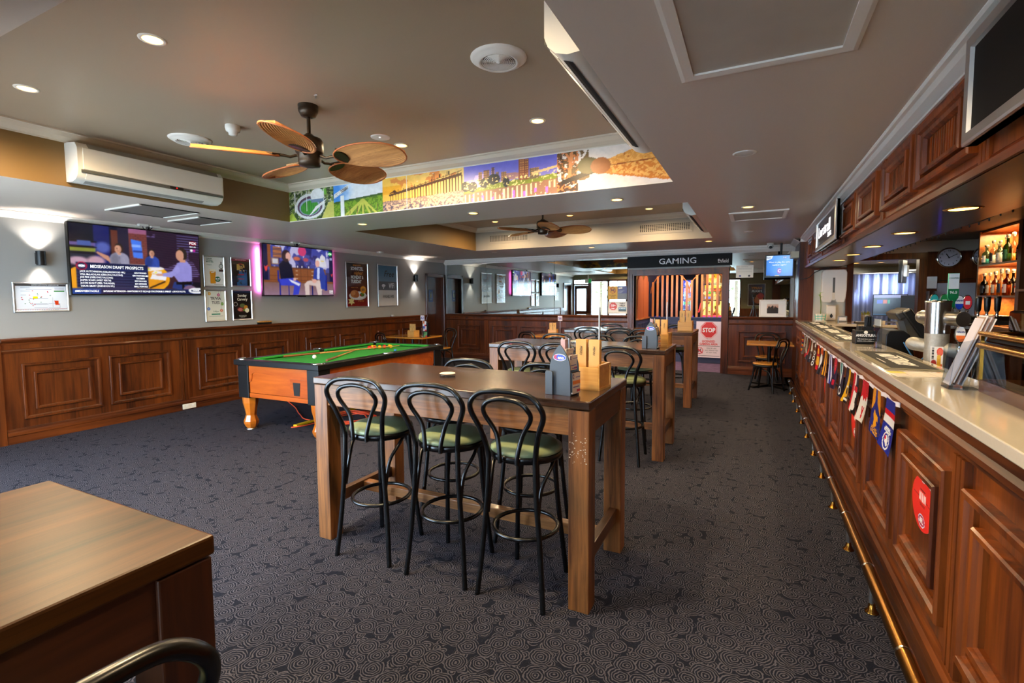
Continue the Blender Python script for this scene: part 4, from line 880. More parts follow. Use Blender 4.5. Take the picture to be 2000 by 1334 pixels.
# ------------------------------------------------------------------ ceiling fittings
def downlight(x, y, z, label, on=True, energy=60, angle=172, group=None, warm=WARM, mt=None, r=.055):
    t = thing('downlight', label, 'downlight', (x, y, z), group)
    q = MB(); q.lathe([(r*.86, -.004), (r, -.007), (r*1.18, -.003), (r*1.2, 0.0)], (x, y, z), n=24, caps=False); q.build('trim_ring', mt or M_corn, t)
    q = MB(); q.lathe([(0.0, -.003), (r*.86, -.004)] if on else [(0.0, .012-.02), (r*.86, -.003)], (x, y, z), n=24); q.build('lens', M_lamp if on else M_lampoff, t)
    if on: spot('downlight_lamp', (x, y, z-.02), energy*1.9, warm, angle, .6, .05)
E1, E2 = 62, 50
downlight(-4.33, 1.57, ZU, 'lit downlight at the left end of the main ceiling recess', energy=85)
downlight(-2.93, 1.595, ZU, 'lit downlight nearest the camera in the middle of the main recess', energy=85)
downlight(-1.53, 1.6, ZU, 'lit downlight above the bar side of the front table', energy=85)
downlight(-2.925, 3.66, ZU, 'lit downlight behind the large fan blades', energy=52)
downlight(-1.57, 3.66, ZU, 'lit downlight between round ceiling vent and mural', energy=34)
downlight(-4.31, 8.05, ZU, 'lit downlight at the left of the far recess', energy=E2)
downlight(-2.86, 8.05, ZU, 'lit downlight at the middle of the far recess beyond the fan', energy=E2)
downlight(-1.53, 8.05, ZU, 'lit downlight at the right of the far recess', energy=E2)
downlight(-4.54, 4.87, ZL, 'lit downlight on the beam under the stadium end of the mural', energy=20)
downlight(-2.87, 4.84, ZL, 'lit downlight on the beam under the jetty part of the mural', energy=24)
downlight(-1.235, 4.85, ZL, 'lit downlight on the beam under the cliff end of the mural', energy=32)
downlight(-4.95, 9.215, ZL, 'unlit downlight by the far mirror cornice', False)
downlight(-2.83, 9.215, ZL, 'lit downlight in front of the far mirror', energy=30)
downlight(-0.73, 9.215, ZL, 'lit downlight in front of the gaming sign', energy=30)
downlight(-0.08, 3.70, ZL, 'unlit downlight on the aisle ceiling nearest the big hatch', False, r=.062, mt=M_white)
downlight(-0.08, 5.91, ZL, 'lit downlight beside the small ceiling hatch', energy=32)
downlight(-0.08, 1.45, ZL, 'unseen aisle downlight added to light the near end of the bar', energy=20)  # out of view: continues the aisle row, added to brighten bar front and fascia
downlight(-0.09, 8.14, ZL, 'unlit downlight on the aisle ceiling near the corner television', False)
for i, y in enumerate((3.41, 4.53, 5.62, 6.62, 7.6, 2.3, 1.2)):
    downlight(0.98, y, 2.0, 'brass rimmed downlight under the bar canopy, %s' % ('above the beer tower', 'second along the canopy', 'third along the canopy', 'fourth along the canopy', 'last along the canopy', 'above the glass case', 'over the near end of the counter')[i], energy=10, angle=130, mt=M_gold, r=.07)

def vent(x, y, z, r, label):
    t = thing('ceiling_vent', label, 'vent', (x, y, z))
    q = MB(); q.lathe([(r*.62, -.028), (r*.70, -.034), (r*.76, -.020), (r*.90, -.016), (r, -.004), (r, 0)], (x, y, z), n=32, caps=False); q.build('rim', M_corn, t)
    q = MB(); q.lathe([(0, -.004), (r*.7, -.004)], (x, y, z), n=24); q.build('duct', M_dark, t)
    q = MB()
    for k in range(8):
        a = r*(.10+.068*k); q.lathe([(a, -.022), (a+r*.034, -.028), (a+r*.038, -.022)], (x, y, z), n=28, caps=False)
    q.lathe([(0, -.034), (r*.08, -.03), (r*.09, -.02)], (x, y, z), n=16)
    for a in (.5, 2.1, 3.64, 5.24): q.obox((x+.35*r*math.cos(a), y+.35*r*math.sin(a), z-.02), (math.cos(a), math.sin(a), 0), (-math.sin(a), math.cos(a), 0), (0, 0, 1), r*.33, .003, .006)
    q.build('grille', M_corn, t)
vent(-1.37, 2.62, ZU, .165, 'round ceiling vent near the right air conditioner')
vent(-4.44, 2.68, ZU, .165, 'round ceiling vent above the left air conditioner')
t = thing('smoke_detector', 'white smoke detector on the main recess ceiling', 'smoke detector', (-3.8, 2.635, ZU))
q = MB(); q.lathe([(0, -.075), (.03, -.075), (.034, -.05), (.05, -.046), (.056, -.02), (.054, 0)], (-3.8, 2.635, ZU), n=24); q.build('body', M_white, t)
t = thing('emergency_light', 'white round emergency light disc beyond the fan', 'emergency light', (-2.94, 3.40, ZU))
q = MB(); q.lathe([(0, -.008), (.07, -.008), (.082, -.004), (.084, 0)], (-2.94, 3.40, ZU), n=28); q.build('plate', M_white, t)
q = MB(); q.lathe([(0, -.014), (.008, -.012), (.010, -.008)], (-2.93, 3.38, ZU), n=12); q.build('lamp', M_glow, t)
t = thing('ceiling_dome', 'small white sensor dome on the ceiling between posters and mirror', 'sensor', (-6.94, 7.92, ZL))
q = MB(); q.lathe([(0, -.03), (.05, -.026), (.075, -.012), (.08, 0)], (-6.94, 7.92, ZL), n=20); q.build('dome', M_white, t)
t = thing('ceiling_hook', 'tiny ceiling hook beside the large fan mount', 'hook', (-2.72, 2.5, ZU))
q = MB(); q.cyl((-2.72, 2.5, ZU), (-2.72, 2.5, ZU-.03), .004); q.cyl((-2.735, 2.5, ZU-.006), (-2.705, 2.5, ZU-.006), .004); q.build('hook', M_alu, t)
# hatches and acoustic panels
def hatch(x0, x1, y0, y1, label, w=.055):
    t = thing('ceiling_hatch', label, 'hatch', (x0, y0, ZL))
    q = MB(); q.loops((x0, x1, y0, y1), [(0, 0), (0, -.012), (w*.3, -.016), (w, -.014), (w, .012)], lambda u, v, h: (u, v, ZL+h)); q.build('frame', M_corn, t)
    q = MB(); q.box(x0+w*.9, x1-w*.9, y0+w*.9, y1-w*.9, ZL-.006, ZL-.001); q.build('lid', mat('hatch_lid', (186, 176, 164), .5, var=.1, vscale=7), t)
hatch(-0.31, 0.335, 1.62, 2.345, 'large square framed ceiling hatch near the menu board')
hatch(-0.285, 0.325, 6.24, 6.89, 'smaller looking framed ceiling hatch near the bar sign', .045)
M_strip = mat('lit_strip', (255, 244, 220), .4, emit=(255, 240, 215), es=3.0)
for (x0, x1, y0, y1, lab) in ((-6.15, -5.50, 2.80, 3.37, 'recessed square ceiling panel with pale strips in front of the left air conditioner'), (-6.37, -5.77, 3.54, 3.93, 'narrower recessed ceiling panel with pale strips nearer the first television')):
    t = thing('ceiling_panel', lab, 'ceiling panel', (x0, y0, ZL))
    q = MB(); q.box(x0, x1, y0, y1, ZL-.006, ZL-.001); q.build('panel', mat('panel_grey', (120, 114, 106), .5), t)
    for yy in (y0, y1):
        q = MB(); q.box(x0, x1, yy-.012, yy+.012, ZL-.016, ZL-.001); q.build('strip', M_white, t)
    q = MB()
    for xx in (x0, x1): q.box(xx-.006, xx+.006, y0, y1, ZL-.010, ZL-.001)
    q.build('edge', M_dark, t)
# security cameras
def cctv(x, y, z, label):
    t = thing('security_camera', label, 'camera', (x, y, z))
    q = MB(); q.lathe([(.03, -.035), (.055, -.03), (.06, 0)], (x, y, z), n=20); q.build('base', M_white, t)
    q = MB(); q.ball((x, y-.01, z-.06), .048, 18, 12); q.build('eyeball', M_white, t)
    q = MB(); q.lathe([(0, .006), (.024, .004), (.026, 0)], (x, y-.05, z-.078), (0, -.9, -.35), n=16); q.build('lens', M_black, t)
cctv(0.246, 10.14, ZL, 'white dome security camera on the ceiling by the corner television')
# wall vents in the far recess
for x0, lab in ((-4.98+.15, 'rectangular grille left of the far fan'), (-1.86, 'rectangular grille at the right of the far recess')):
    t = thing('wall_vent', lab, 'vent', (x0, C2[3], 2.68))
    w, h = .92, .20; y = C2[3]
    q = MB(); q.loops((x0, x0+w, 2.62, 2.62+h), [(0, 0), (0, .008), (.04, .012), (.045, .0)], lambda u, v, d: (u, y-d, v)); q.build('frame', M_beam, t)
    q = MB(); q.quad((x0+.04, y-.002, 2.66), (x0+w-.04, y-.002, 2.66), (x0+w-.04, y-.002, 2.62+h-.04), (x0+.04, y-.002, 2.62+h-.04)); q.build('duct', M_dark, t)
    q = MB()
    for k in range(25): xx = x0+.045+k*(w-.09)/24; q.box(xx-.006, xx+.006, y-.010, y-.004, 2.66, 2.62+h-.04)
    for k in range(6): zz = 2.66+k*(h-.08)/5; q.box(x0+.04, x0+w-.04, y-.009, y-.003, zz-.004, zz+.004)
    q.build('grille_bars', M_beam, t)

# --- ceiling fans
def blade(t, ang, hub, L0, L1, wd, tilt, droop, nm=M_bronze):
    ca, sa = math.cos(ang), math.sin(ang); n, m = 17, 33; vs = []; fs = []
    top = []
    for i in range(n):
        u = .5-.5*math.cos(PI*i/(n-1)); r = L0+(L1-L0)*u; half = wd*math.sqrt(max(0.0, 1-(2*(u-.5))**2))**.9*(.85+.28*u)
        for j in range(m):
            v = 2*j/(m-1)-1; rib = .0030*math.cos(j*PI)*(1-abs(2*u-1)**3)
            x, y, z = r, half*v, -droop*u+math.tan(tilt)*half*v+rib-.018*(v*v)
            top.append((x, y, z))
    V = lambda p, dz: Vector((hub[0]+p[0]*ca-p[1]*sa, hub[1]+p[0]*sa+p[1]*ca, hub[2]+p[2]+dz))
    q = MB(); q.smooth = False
    q.add([V(p, 0) for p in top], [(i*m+j, i*m+j+1, (i+1)*m+j+1, (i+1)*m+j) for i in range(n-1) for j in range(m-1)])
    q.add([V(p, -.006) for p in top], [(i*m+j, (i+1)*m+j, (i+1)*m+j+1, i*m+j+1) for i in range(n-1) for j in range(m-1)])
    b = q.build('blade', W_blade, t)
    edge = [top[i*m] for i in range(0, n)]+[top[i*m+m-1] for i in range(n-1, -1, -1)]
    q = MB(); q.tube([V(p, -.003) for p in edge], .006, 6, closed=True); q.build('rim', mat('blade_rim', (170, 96, 50), .5), b)
    q = MB(); P = lambda r, y, z: V((r, y, z), 0)
    q.tube([P(.085, 0, .0), P(.13, 0, -.018), P(.17, 0, -.012), P(L0+.03, 0, -.012)], .010, 8)
    fan = [(L0-.01, 0)]+[(L0+.02+.075*math.cos(a), .075*math.sin(a)*1.15) for a in np.linspace(-1.2, 1.2, 9)]
    q.prism(fan, lambda x, y, d: P(x, y, d+math.tan(tilt)*y-.004), -.016, .004)
    q.build('blade_bracket', nm, b)
def fan(x, y, zc, zh, label, rot):
    t = thing('ceiling_fan', label, 'ceiling fan', (x, y, zc))
    q = MB(); q.lathe([(.028, -.085), (.05, -.078), (.066, -.05), (.070, -.03), (.068, -.028), (.070, 0)], (x, y, zc), n=24); q.build('canopy', M_bronze, t)
    q = MB(); q.cyl((x, y, zc-.08), (x, y, zh+.15), .0135, n=12); q.build('downrod', M_bronze, t)
    q = MB(); q.lathe([(.035, -.055), (.072, -.048), (.080, -.02), (.080, .03), (.092, .038), (.098, .05), (.098, .12), (.085, .145), (.045, .16), (.022, .18)], (x, y, zh), n=28); q.build('motor', M_bronze, t)
    for k in range(5): blade(t, rot+k*2*PI/5, (x, y, zh+.02), .20, .735, .15, R(-15), .0)
fan(-2.93, 2.62, ZU, 2.56, 'large five-bladed palm leaf ceiling fan in the main recess', R(16))
fan(-2.93, 7.02, ZU, 2.56, 'five-bladed palm leaf ceiling fan in the far recess', R(14))

# --- split air conditioners
def aircon(x, s, y0, y1, z0, label, slot=True, d=.215, h=.32):
    """on the plane X=x, facing s; profile in (depth, z)"""
    t = thing('air_conditioner', label, 'air conditioner', (x, (y0+y1)/2, z0))
    body = [(0, 0), (.10, -.005), (.155, .012), (.19, .045), (.205, .085), (.205, h-.06), (.17, h-.012), (.05, h), (0, h)]
    q = MB(); fn = lambda a, z, yy: (x+s*a, yy, z0+z)
    q.smooth = True; n = len(body)
    q.add([fn(a, z, y0) for a, z in body]+[fn(a, z, y1) for a, z in body], [(i, (i+1) % n, n+(i+1) % n, n+i) for i in range(n)]); q.smooth = False
    q.add([fn(a, z, y0) for a, z in body], [tuple(range(n))]); q.add([fn(a, z, y1) for a, z in body], [tuple(range(n-1, -1, -1))])
    q.build('body', M_white, t)
    q = MB(); q.prism([(.204, .088), (.214, .092), (.214, h-.055), (.206, h-.05)], lambda a, z, yy: fn(a, z, yy), y0+.035, y1-.012); q.build('front_panel', M_whitegloss, t, bevel=.003)
    q = MB(); q.prism([(.205, .062), (.2125, .068), (.2125, .086), (.205, .086)], lambda a, z, yy: fn(a, z, yy), y0+.02, y1-.01); st = q.build('grey_stripe', mat('stripe_grey', (96, 96, 92), .3), t)
    ym = y0+.62*(y1-y0)
    q = MB(); q.prism([(.2126, .062), (.2140, .066), (.2140, .086), (.2126, .086)], lambda a, z, yy: fn(a, z, yy), ym-.06, ym+.06); q.build('display', M_black, st)
    q = MB(); q.prism([(.2141, .072), (.2148, .073), (.2148, .079), (.2141, .079)], lambda a, z, yy: fn(a, z, yy), ym-.004, ym+.004); q.build('indicator', mat('red_led', (255, 20, 20), .5, emit=(255, 20, 20), es=4), st)
    q = MB(); q.prism([(.196, .062), (.204, .058), (.165, .018), (.158, .024)], lambda a, z, yy: fn(a, z, yy), y0+.06, y1-.16); q.build('louvre', M_white, t)
    q = MB(); q.prism([(.150, .013), (.158, .016), (.12, -.004), (.10, -.008)], lambda a, z, yy: fn(a, z, yy), y0+.07, y1-.17); q.build('outlet_slot', M_dark if slot else mat('slot_shadow', (150, 148, 142), .5), t)
    q = MB(); q.prism([(.172, h-.016), (.176, h-.010), (.20, h-.048), (.204, h-.052)], lambda a, z, yy: fn(a, z, yy), y0+.08, y1-.05); q.build('intake_slot', mat('intake_grey', (150, 146, 138), .5), t)
aircon(C1[0], 1, 2.10, 3.33, 2.535, 'white split air conditioner on the mustard wall above the first television', False)
aircon(C1[1], -1, 2.02, 3.62, 2.57, 'white split air conditioner on the bar side of the main recess')
aircon(C2[1], -1, 6.6, 8.5, 2.57, 'white split air conditioner on the bar side of the far recess')
# exit sign near the glazed corner (seen in the mirror)
t = thing('exit_sign', 'green and white exit sign hanging by the near entry', 'sign', (-6.4, .85, 2.3))
q = MB(); q.box(-6.52, -6.24, .84, .87, 2.14, 2.32); q.box(-6.40, -6.36, .845, .865, 2.32, 2.5); q.build('box', M_white, t)
q = MB(); q.box(-6.36, -6.245, .871, .874, 2.145, 2.315); q.build('green_panel', mat('exit_green', (20, 140, 70), .5, emit=(20, 150, 70), es=.5), t)
# ------------------------------------------------------------------ high tables
def high_table(name, label, x0, x1, y0, y1, h=1.05, topm=None, along='X', stretch=True):
    t = thing(name, label, 'high table', ((x0+x1)/2, (y0+y1)/2, 0), 'dark timber high tables')
    aX, aY, LG = (W_darkap, W_darkap, W_darkleg) if topm else (W_apX, W_apY, W_leg); topm = topm or W_topX; lw = .105
    q = MB(); q.box(x0, x1, y0, y1, h-.042, h); q.build('tabletop', topm, t, bevel=.006)
    for xs in (0, 1):
        for ys in (0, 1):
            a = x0+.005 if xs == 0 else x1-.005-lw; c = y0+.005 if ys == 0 else y1-.005-lw
            q = MB(); q.box(a, a+lw, c, c+lw, 0.0, h-.046); q.build('leg', LG, t, bevel=.004)
    for yy in (y0+.015, y1-.04):
        q = MB(); q.box(x0+lw, x1-lw, yy, yy+.025, h-.175, h-.044); q.build('apron', aX, t, bevel=.002)
    for xx in (x0+.015, x1-.04):
        q = MB(); q.box(xx, xx+.025, y0+lw, y1-lw, h-.175, h-.044); q.build('apron', aY, t, bevel=.002)
    if stretch:
        for xx in (x0+.03, x1-.075):
            q = MB(); q.box(xx, xx+.045, y0+lw, y1-lw, .20, .275); q.build('stretcher', aY, t, bevel=.003)
        ym = (y0+y1)/2
        q = MB(); q.box(x0+.06, x1-.06, ym-.03, ym+.03, .205, .265); q.build('long_stretcher', aX, t, bevel=.003)
    return t
high_table('high_table', 'front dark timber high table with scuffed right leg', -2.50, -0.68, 2.20, 2.95)
high_table('high_table', 'middle dark timber high table behind the front one', -2.57, -0.72, 4.63, 5.36)
high_table('high_table', 'farthest dark timber high table before the gaming doorway', -2.60, -0.74, 7.07, 7.90)
high_table('high_table', 'glossy dark timber high table cropped by the lower left corner', -1.735, -1.01, -1.15, 0.62, topm=W_topY, along='Y')
q = MB(); rs = random.Random(4)
for k in range(46):
    xx = -.785+rs.random()*.09; zz = .80+rs.random()*.10-.06*rs.random(); s = .0012+.002*rs.random()
    q.box(xx-s, xx+s, 2.2045, 2.2052, zz-s*.7, zz+s*.7)
ft = [o for o in COL.objects if o.name == 'high_table'][0]
stuff(q.build('scuff_marks', mat('bare_scuff', (206, 190, 170), .7), ft))

# ------------------------------------------------------------------ bentwood stools and chairs (seat faces +Y, back at -Y)
def bent_seat(name, label, cat, H, zb, rs_, wood_seat=None, ring_z=None, group=None):
    t = thing(name, label, cat, (0, 0, 0), group)
    tr = .0142
    if wood_seat is None:
        q = MB(); q.lathe([(rs_-.012, H-.03), (rs_-.004, H-.022), (rs_-.006, H-.008), (rs_-.03, H+.006), (rs_*.6, H+.014), (0, H+.016)], n=36); q.build('seat', M_green, t)
    else:
        q = MB(); q.lathe([(rs_-.012, H-.022), (rs_-.004, H-.014), (rs_-.012, H-.002), (rs_*.6, H-.004), (0, H-.006)], n=36); q.build('seat', wood_seat, t)
    q = MB(); q.lathe([(rs_-.03, H-.062), (rs_-.004, H-.06), (rs_, H-.046), (rs_, H-.034), (rs_-.008, H-.024), (rs_-.03, H-.024)], n=36); q.build('seat_ring', M_metalblk, t)
    yb = -rs_*.80; zs = H-.045; wz = .132
    yt = yb-.035-.05*(zb-H)/.3
    hw = .20; up_ = zb-zs; 
    # hoop: rises from the waist, flares, closes over the top
    half = [(wz, yb-.018, zs-.02), (wz+.004, yb-.022, zs+up_*.12), (wz+.03, yb+(yt-yb)*.45-.012, zs+up_*.42), (hw, yb+(yt-yb)*.75-.01, zs+up_*.68), (hw-.012, yt-.004, zs+up_*.84), (hw*.70, yt, zs+up_*.955), (hw*.32, yt, zb-.002)]
    pts = [(-x, y, z) for x, y, z in half]+[(0, yt, zb)]+[(x, y, z) for x, y, z in reversed(half)]
    q = MB(); q.tube(smooth_path(pts, 5), tr, 10); q.build('back_hoop', M_metalblk, t)
    wi = .048; top = zb-.038; h2 = .128
    half = [(wi, -rs_-.012, H-.055), (wi+.002, -rs_-.012, zs+up_*.10), (wi+.026, yb+(yt-yb)*.4-.006, zs+up_*.38), (h2, yb+(yt-yb)*.7, zs+up_*.64), (h2-.010, yt+.004, zs+up_*.78), (h2*.62, yt+.002, top-.012)]
    pts = [(-x, y, z) for x, y, z in half]+[(0, yt+.002, top)]+[(x, y, z) for x, y, z in reversed(half)]
    q = MB(); q.tube(smooth_path(pts, 5), tr*.86, 10); q.build('inner_hoop', M_metalblk, t)
    for s in (-1, 1):
        q = MB(); q.tube(smooth_path([(s*wz, yb-.018, zs), (s*(wz+.006), yb-.022, H*.72), (s*(wz+.03), yb-.03, H*.36), (s*(wz+.055), yb-.055, 0.0)], 5), tr, 10); q.build('leg', M_metalblk, t)
        q = MB(); q.tube(smooth_path([(s*.11, rs_*.66, H-.05), (s*.12, rs_*.72, H*.6), (s*.14, rs_*.86, H*.25), (s*.155, rs_*.98, 0.0)], 5), tr, 10); q.build('leg', M_metalblk, t)
        zq = H*.56 if ring_z else H*.42
        q = MB(); q.tube(smooth_path([(s*(wz+.01), yb-.012, zq), (s*(wz+.012), yb+.03, zq+(H-zq)*.45), (s*(rs_-.03), yb+.10, H-.10), (s*(rs_-.045), rs_*.15, H-.06), (s*(rs_-.06), rs_*.3, H-.058)], 5), tr*.72, 8); q.build('brace', M_metalblk, t)
    q = MB(); q.tube(smooth_path([(-.115, rs_*.72, H*.60), (-.10, rs_*.72, H-.16), (-.05, rs_*.62, H-.07), (.05, rs_*.62, H-.07), (.10, rs_*.72, H-.16), (.115, rs_*.72, H*.60)], 5), tr*.72, 8); q.build('brace', M_metalblk, t)
    if ring_z:
        q = MB(); q.tube([(.172*math.cos(a), -.012+.178*math.sin(a), ring_z) for a in np.linspace(0, 2*PI, 36, endpoint=False)], tr*.8, 8, closed=True); q.build('foot_ring', M_metalblk, t)
    return t
st0 = bent_seat('bar_stool', 'x', 'stool', .775, 1.09, .195, None, .33)
first = [True]
def stool(x, y, rz, label):
    g = 'black bentwood bar stools with green seats'
    if first[0]:
        first[0] = False; st0.location = (x, y, 0); st0.rotation_euler = (0, 0, rz); st0['label'] = label; st0['group'] = g; return st0
    return copy_tree(st0, (x, y, 0), rz, label, g)
stool(-2.05, 2.315, R(5), 'left one of the three stools along the near side of the front table')
stool(-1.535, 2.325, R(3), 'middle one of the three stools along the near side of the front table')
stool(-1.07, 2.33, R(-1), 'right one of the three stools along the near side of the front table')
stool(-1.86, 2.82, PI+R(4), 'left stool tucked under the back side of the front table')
stool(-1.27, 2.82, PI-R(2), 'right stool tucked under the back side of the front table')
stool(-2.19, 4.74, R(4), 'left near-side stool at the middle high table')
stool(-1.70, 4.72, R(-3), 'centre near-side stool at the middle high table')
stool(-1.08, 4.62, R(-2), 'right near-side stool at the middle high table, pulled out beside the menu caddy')
stool(-2.18, 5.42, PI, 'left far-side stool at the middle high table')
stool(-1.64, 5.42, PI+R(3), 'centre far-side stool at the middle high table')
stool(-1.16, 5.42, PI, 'right far-side stool at the middle high table')
stool(-2.20, 7.22, 0, 'left near-side stool at the farthest high table')
stool(-1.74, 7.22, R(3), 'centre near-side stool at the farthest high table')
stool(-1.34, 7.14, R(-4), 'right near-side stool at the farthest high table, behind the second bingo-card stand')
stool(-2.12, 7.80, PI, 'left far-side stool at the farthest high table')
stool(-1.05, 7.78, PI, 'right far-side stool at the farthest high table')
stool(-0.93, 0.20, R(90)+R(4), 'near stool whose black back hoop rises in the lower left corner')

# ------------------------------------------------------------------ cafe tables with chairs
def cafe_table(label, x0, x1, y0, y1, h=.75):
    cx, cy = (x0+x1)/2, (y0+y1)/2; t = thing('cafe_table', label, 'table', (cx, cy, 0))
    q = MB(); q.box(x0, x1, y0, y1, h-.03, h); q.build('tabletop', W_oak, t, bevel=.006)
    q = MB(); q.cyl((cx, cy, .03), (cx, cy, h-.03), .03); q.build('pedestal', M_black, t)
    q = MB()
    for k in range(4):
        a = k*PI/2+PI/4; q.obox((cx+.17*math.cos(a), cy+.17*math.sin(a), .022), (math.cos(a), math.sin(a), -.06), (-math.sin(a), math.cos(a), 0), (0, 0, 1), .19, .03, .014)
    q.build('star_base', M_black, t); return t
cafe_table('small pale timber cafe table by the bar end under the corner television', -0.09, 0.60, 9.02, 9.72)
cafe_table('pale timber cafe table against the left wall beyond the pool table', -6.95, -5.93, 7.95, 8.65)
cafe_table('pale timber cafe table in front of the far mirror, mostly hidden', -4.15, -3.45, 9.25, 9.95)
ch0 = bent_seat('cafe_chair', 'x', 'chair', .46, .86, .20, W_oak)
ch0.location = (0.20, 8.92, 0); ch0.rotation_euler = (0, 0, R(62)); ch0['label'] = 'black bentwood chair with timber seat drawn up to the near side of the bar-end table'; ch0['group'] = 'black bentwood cafe chairs'
def chair(x, y, rz, label): return copy_tree(ch0, (x, y, 0), rz, label, 'black bentwood cafe chairs')
chair(0.24, 9.90, PI, 'black bentwood chair behind the bar-end table against the dado')
chair(-6.50, 7.72, R(-20), 'black bentwood chair left of the cutlery caddy by the left wall')
chair(-6.15, 8.95, PI+R(-15), 'black bentwood chair right of the cutlery caddy by the left wall')
chair(-3.95, 9.02, R(-12), 'black bentwood chair beside the table with the number stand near the far mirror')

# ------------------------------------------------------------------ pool table (built square at the origin of its own axes)
PC = Vector((-4.825, 4.90, 0)); WX_, LY_ = 1.34, 2.43; PZ = .84
pt = thing('pool_table', 'orange timber pool table with green cloth and black rails', 'pool table', PC)
hx, hy = WX_/2, LY_/2; X0, Y0 = PC.x, PC.y
q = MB()
rw = .115
for (a, b2, c2, d) in ((-hx, hx, -hy, -hy+rw), (-hx, hx, hy-rw, hy), (-hx, -hx+rw, -hy+rw, hy-rw), (hx-rw, hx, -hy+rw, hy-rw)): q.box(X0+a, X0+b2, Y0+c2, Y0+d, PZ-.062, PZ)
q.build('rail', M_black, pt, bevel=.006)
q = MB(); q.box(X0-hx+rw, X0+hx-rw, Y0-hy+rw, Y0+hy-rw, PZ-.08, PZ-.035); q.build('playing_cloth', M_baize, pt)
for (u, L2, rot) in ((-1, LY_, 0), (1, LY_, 0), (-1, WX_, 1), (1, WX_, 1)):
    segs = ((-LY_/2+rw+.07, -.06), (.06, LY_/2-rw-.07)) if rot == 0 else ((-WX_/2+rw+.07, WX_/2-rw-.07),)
    for a, b2 in segs:
        q = MB(); pr = [(0, PZ-.004), (.004, PZ+.002), (.03, PZ-.001), (.05, PZ-.012), (.048, PZ-.02), (.02, PZ-.036), (0, PZ-.036)]
        if rot == 0: fn = lambda e, z, d: (X0+u*(hx-rw-e), Y0+d, z)
        else: fn = lambda e, z, d: (X0+d, Y0+u*(hy-rw-e), z)
        q.prism(pr, fn, a, b2); q.build('cushion', M_baize, pt)
for sx in (-1, 1):
    for sy in (-1, 0, 1):
        px, py = X0+sx*(hx-rw*.72), Y0+sy*(hy-rw*.72)
        if sy == 0: px = X0+sx*(hx-rw*.55)
        q = MB(); q.lathe([(0.0, -.012), (.052, -.010), (.056, .0015), (.060, .003), (.058, .004)], (px, py, PZ), n=20, caps=False); pk = q.build('pocket', M_dark, pt)
        q = MB(); pts = [(px+.062*math.cos(a), py+.062*math.sin(a), PZ+.004) for a in np.linspace(math.atan2(sy, sx)-1.7, math.atan2(sy, sx)+1.7, 15)]
        q.tube(pts, .011, 8); q.build('pocket_iron', M_chrome, pk)
cz0, cz1 = .40, PZ-.062; ci = .045
for ax, s in (('y', -1), ('y', 1), ('x', -1), ('x', 1)):
    L2 = (hx if ax == 'y' else hy)-.15
    if ax == 'y': fn = lambda e, z, d: (X0+e, Y0+s*(hy-ci-.03+d), z)
    else: fn = lambda e, z, d: (X0+s*(hx-ci-.03+d), Y0+e, z)
    q = MB(); q.prism([(-L2-.02, cz0+.055), (L2+.02, cz0+.055), (L2+.02, cz1), (-L2-.02, cz1)], fn, 0, .022); pn = q.build('cabinet_panel', W_pool, pt)
    q = MB(); q.prism([(-L2-.01, cz0), (L2+.01, cz0), (L2+.01, cz0+.05), (-L2-.01, cz0+.05)], fn, 0, .030); q.build('lower_rail', W_pool, pt, bevel=.004)
    sc = [(-L2-.02, cz1), (-L2-.02, cz1-.20), (-L2+.06, cz1-.20), (-L2+.085, cz1-.185), (-L2+.095, cz1-.15), (-L2+.10, cz1-.10), (-L2+.14, cz1-.082), (-L2+.22, cz1-.085), (0, cz1-.105), (L2-.22, cz1-.085), (L2-.14, cz1-.082), (L2-.10, cz1-.10), (L2-.095, cz1-.15), (L2-.085, cz1-.185), (L2-.06, cz1-.20), (L2+.02, cz1-.20), (L2+.02, cz1)]
    q = MB(); q.prism(sc, fn, .022, .030); q.build('carved_overlay', W_pool, pn)
for sx in (-1, 1):
    for sy in (-1, 1):
        px, py = X0+sx*(hx-.115), Y0+sy*(hy-.115)
        q = MB(); q.box(px-.085, px+.085, py-.085, py+.085, cz0-.01, cz1); q.build('corner_block', M_black, pt, bevel=.006)
        q = MB(); q.lathe([(.045, .012), (.062, .03), (.080, .07), (.082, .10), (.066, .14), (.056, .17), (.066, .24), (.084, .32), (.088, .39)], (px, py, 0), n=8, smooth=False); lg = q.build('leg', W_poolleg, pt)
        q = MB(); q.lathe([(.055, 0), (.06, .006), (.03, .016), (.02, .03)], (px, py, 0), n=20); q.build('leveller', M_steel, lg)
        if sy < 0:
            q = MB(); q.add([(px-.03, py-.083, .12), (px+.03, py-.083, .12), (px, py-.088, .07)], [(0, 1, 2)])
yy = Y0-hy+ci+.03-.0315; xx = X0+.30
q = MB(); q.prism([(xx-.055, .62), (xx+.055, .62), (xx+.042, .475), (xx-.042, .475)], lambda e, z, d: (e, yy-.004+d, z), 0, .02)
q.build('coin_slot', M_dark, pt)
q = MB(); q.box(X0+.2, X0+hx-.19, yy+.000, yy+.03, .455, .655); q.build('coin_plate', W_pool, pt)
pt.rotation_euler = (0, 0, R(1.4))
Bz = PZ-.035
def pool_ball(x, y, m, label, group=None):
    q = MB(); q.ball((x, y, Bz+.0255), .0255, 16, 10); o = solo(q.build('pool_ball', m), (x, y, Bz)); return tag(o, label, 'pool ball', group)
M_rb = mat('red_ball', (206, 20, 24), .08, coat=.6); M_yb = mat('yellow_ball', (240, 176, 10), .08, coat=.6)
nm = {'r': ('red', M_rb), 'y': ('yellow', M_yb)}
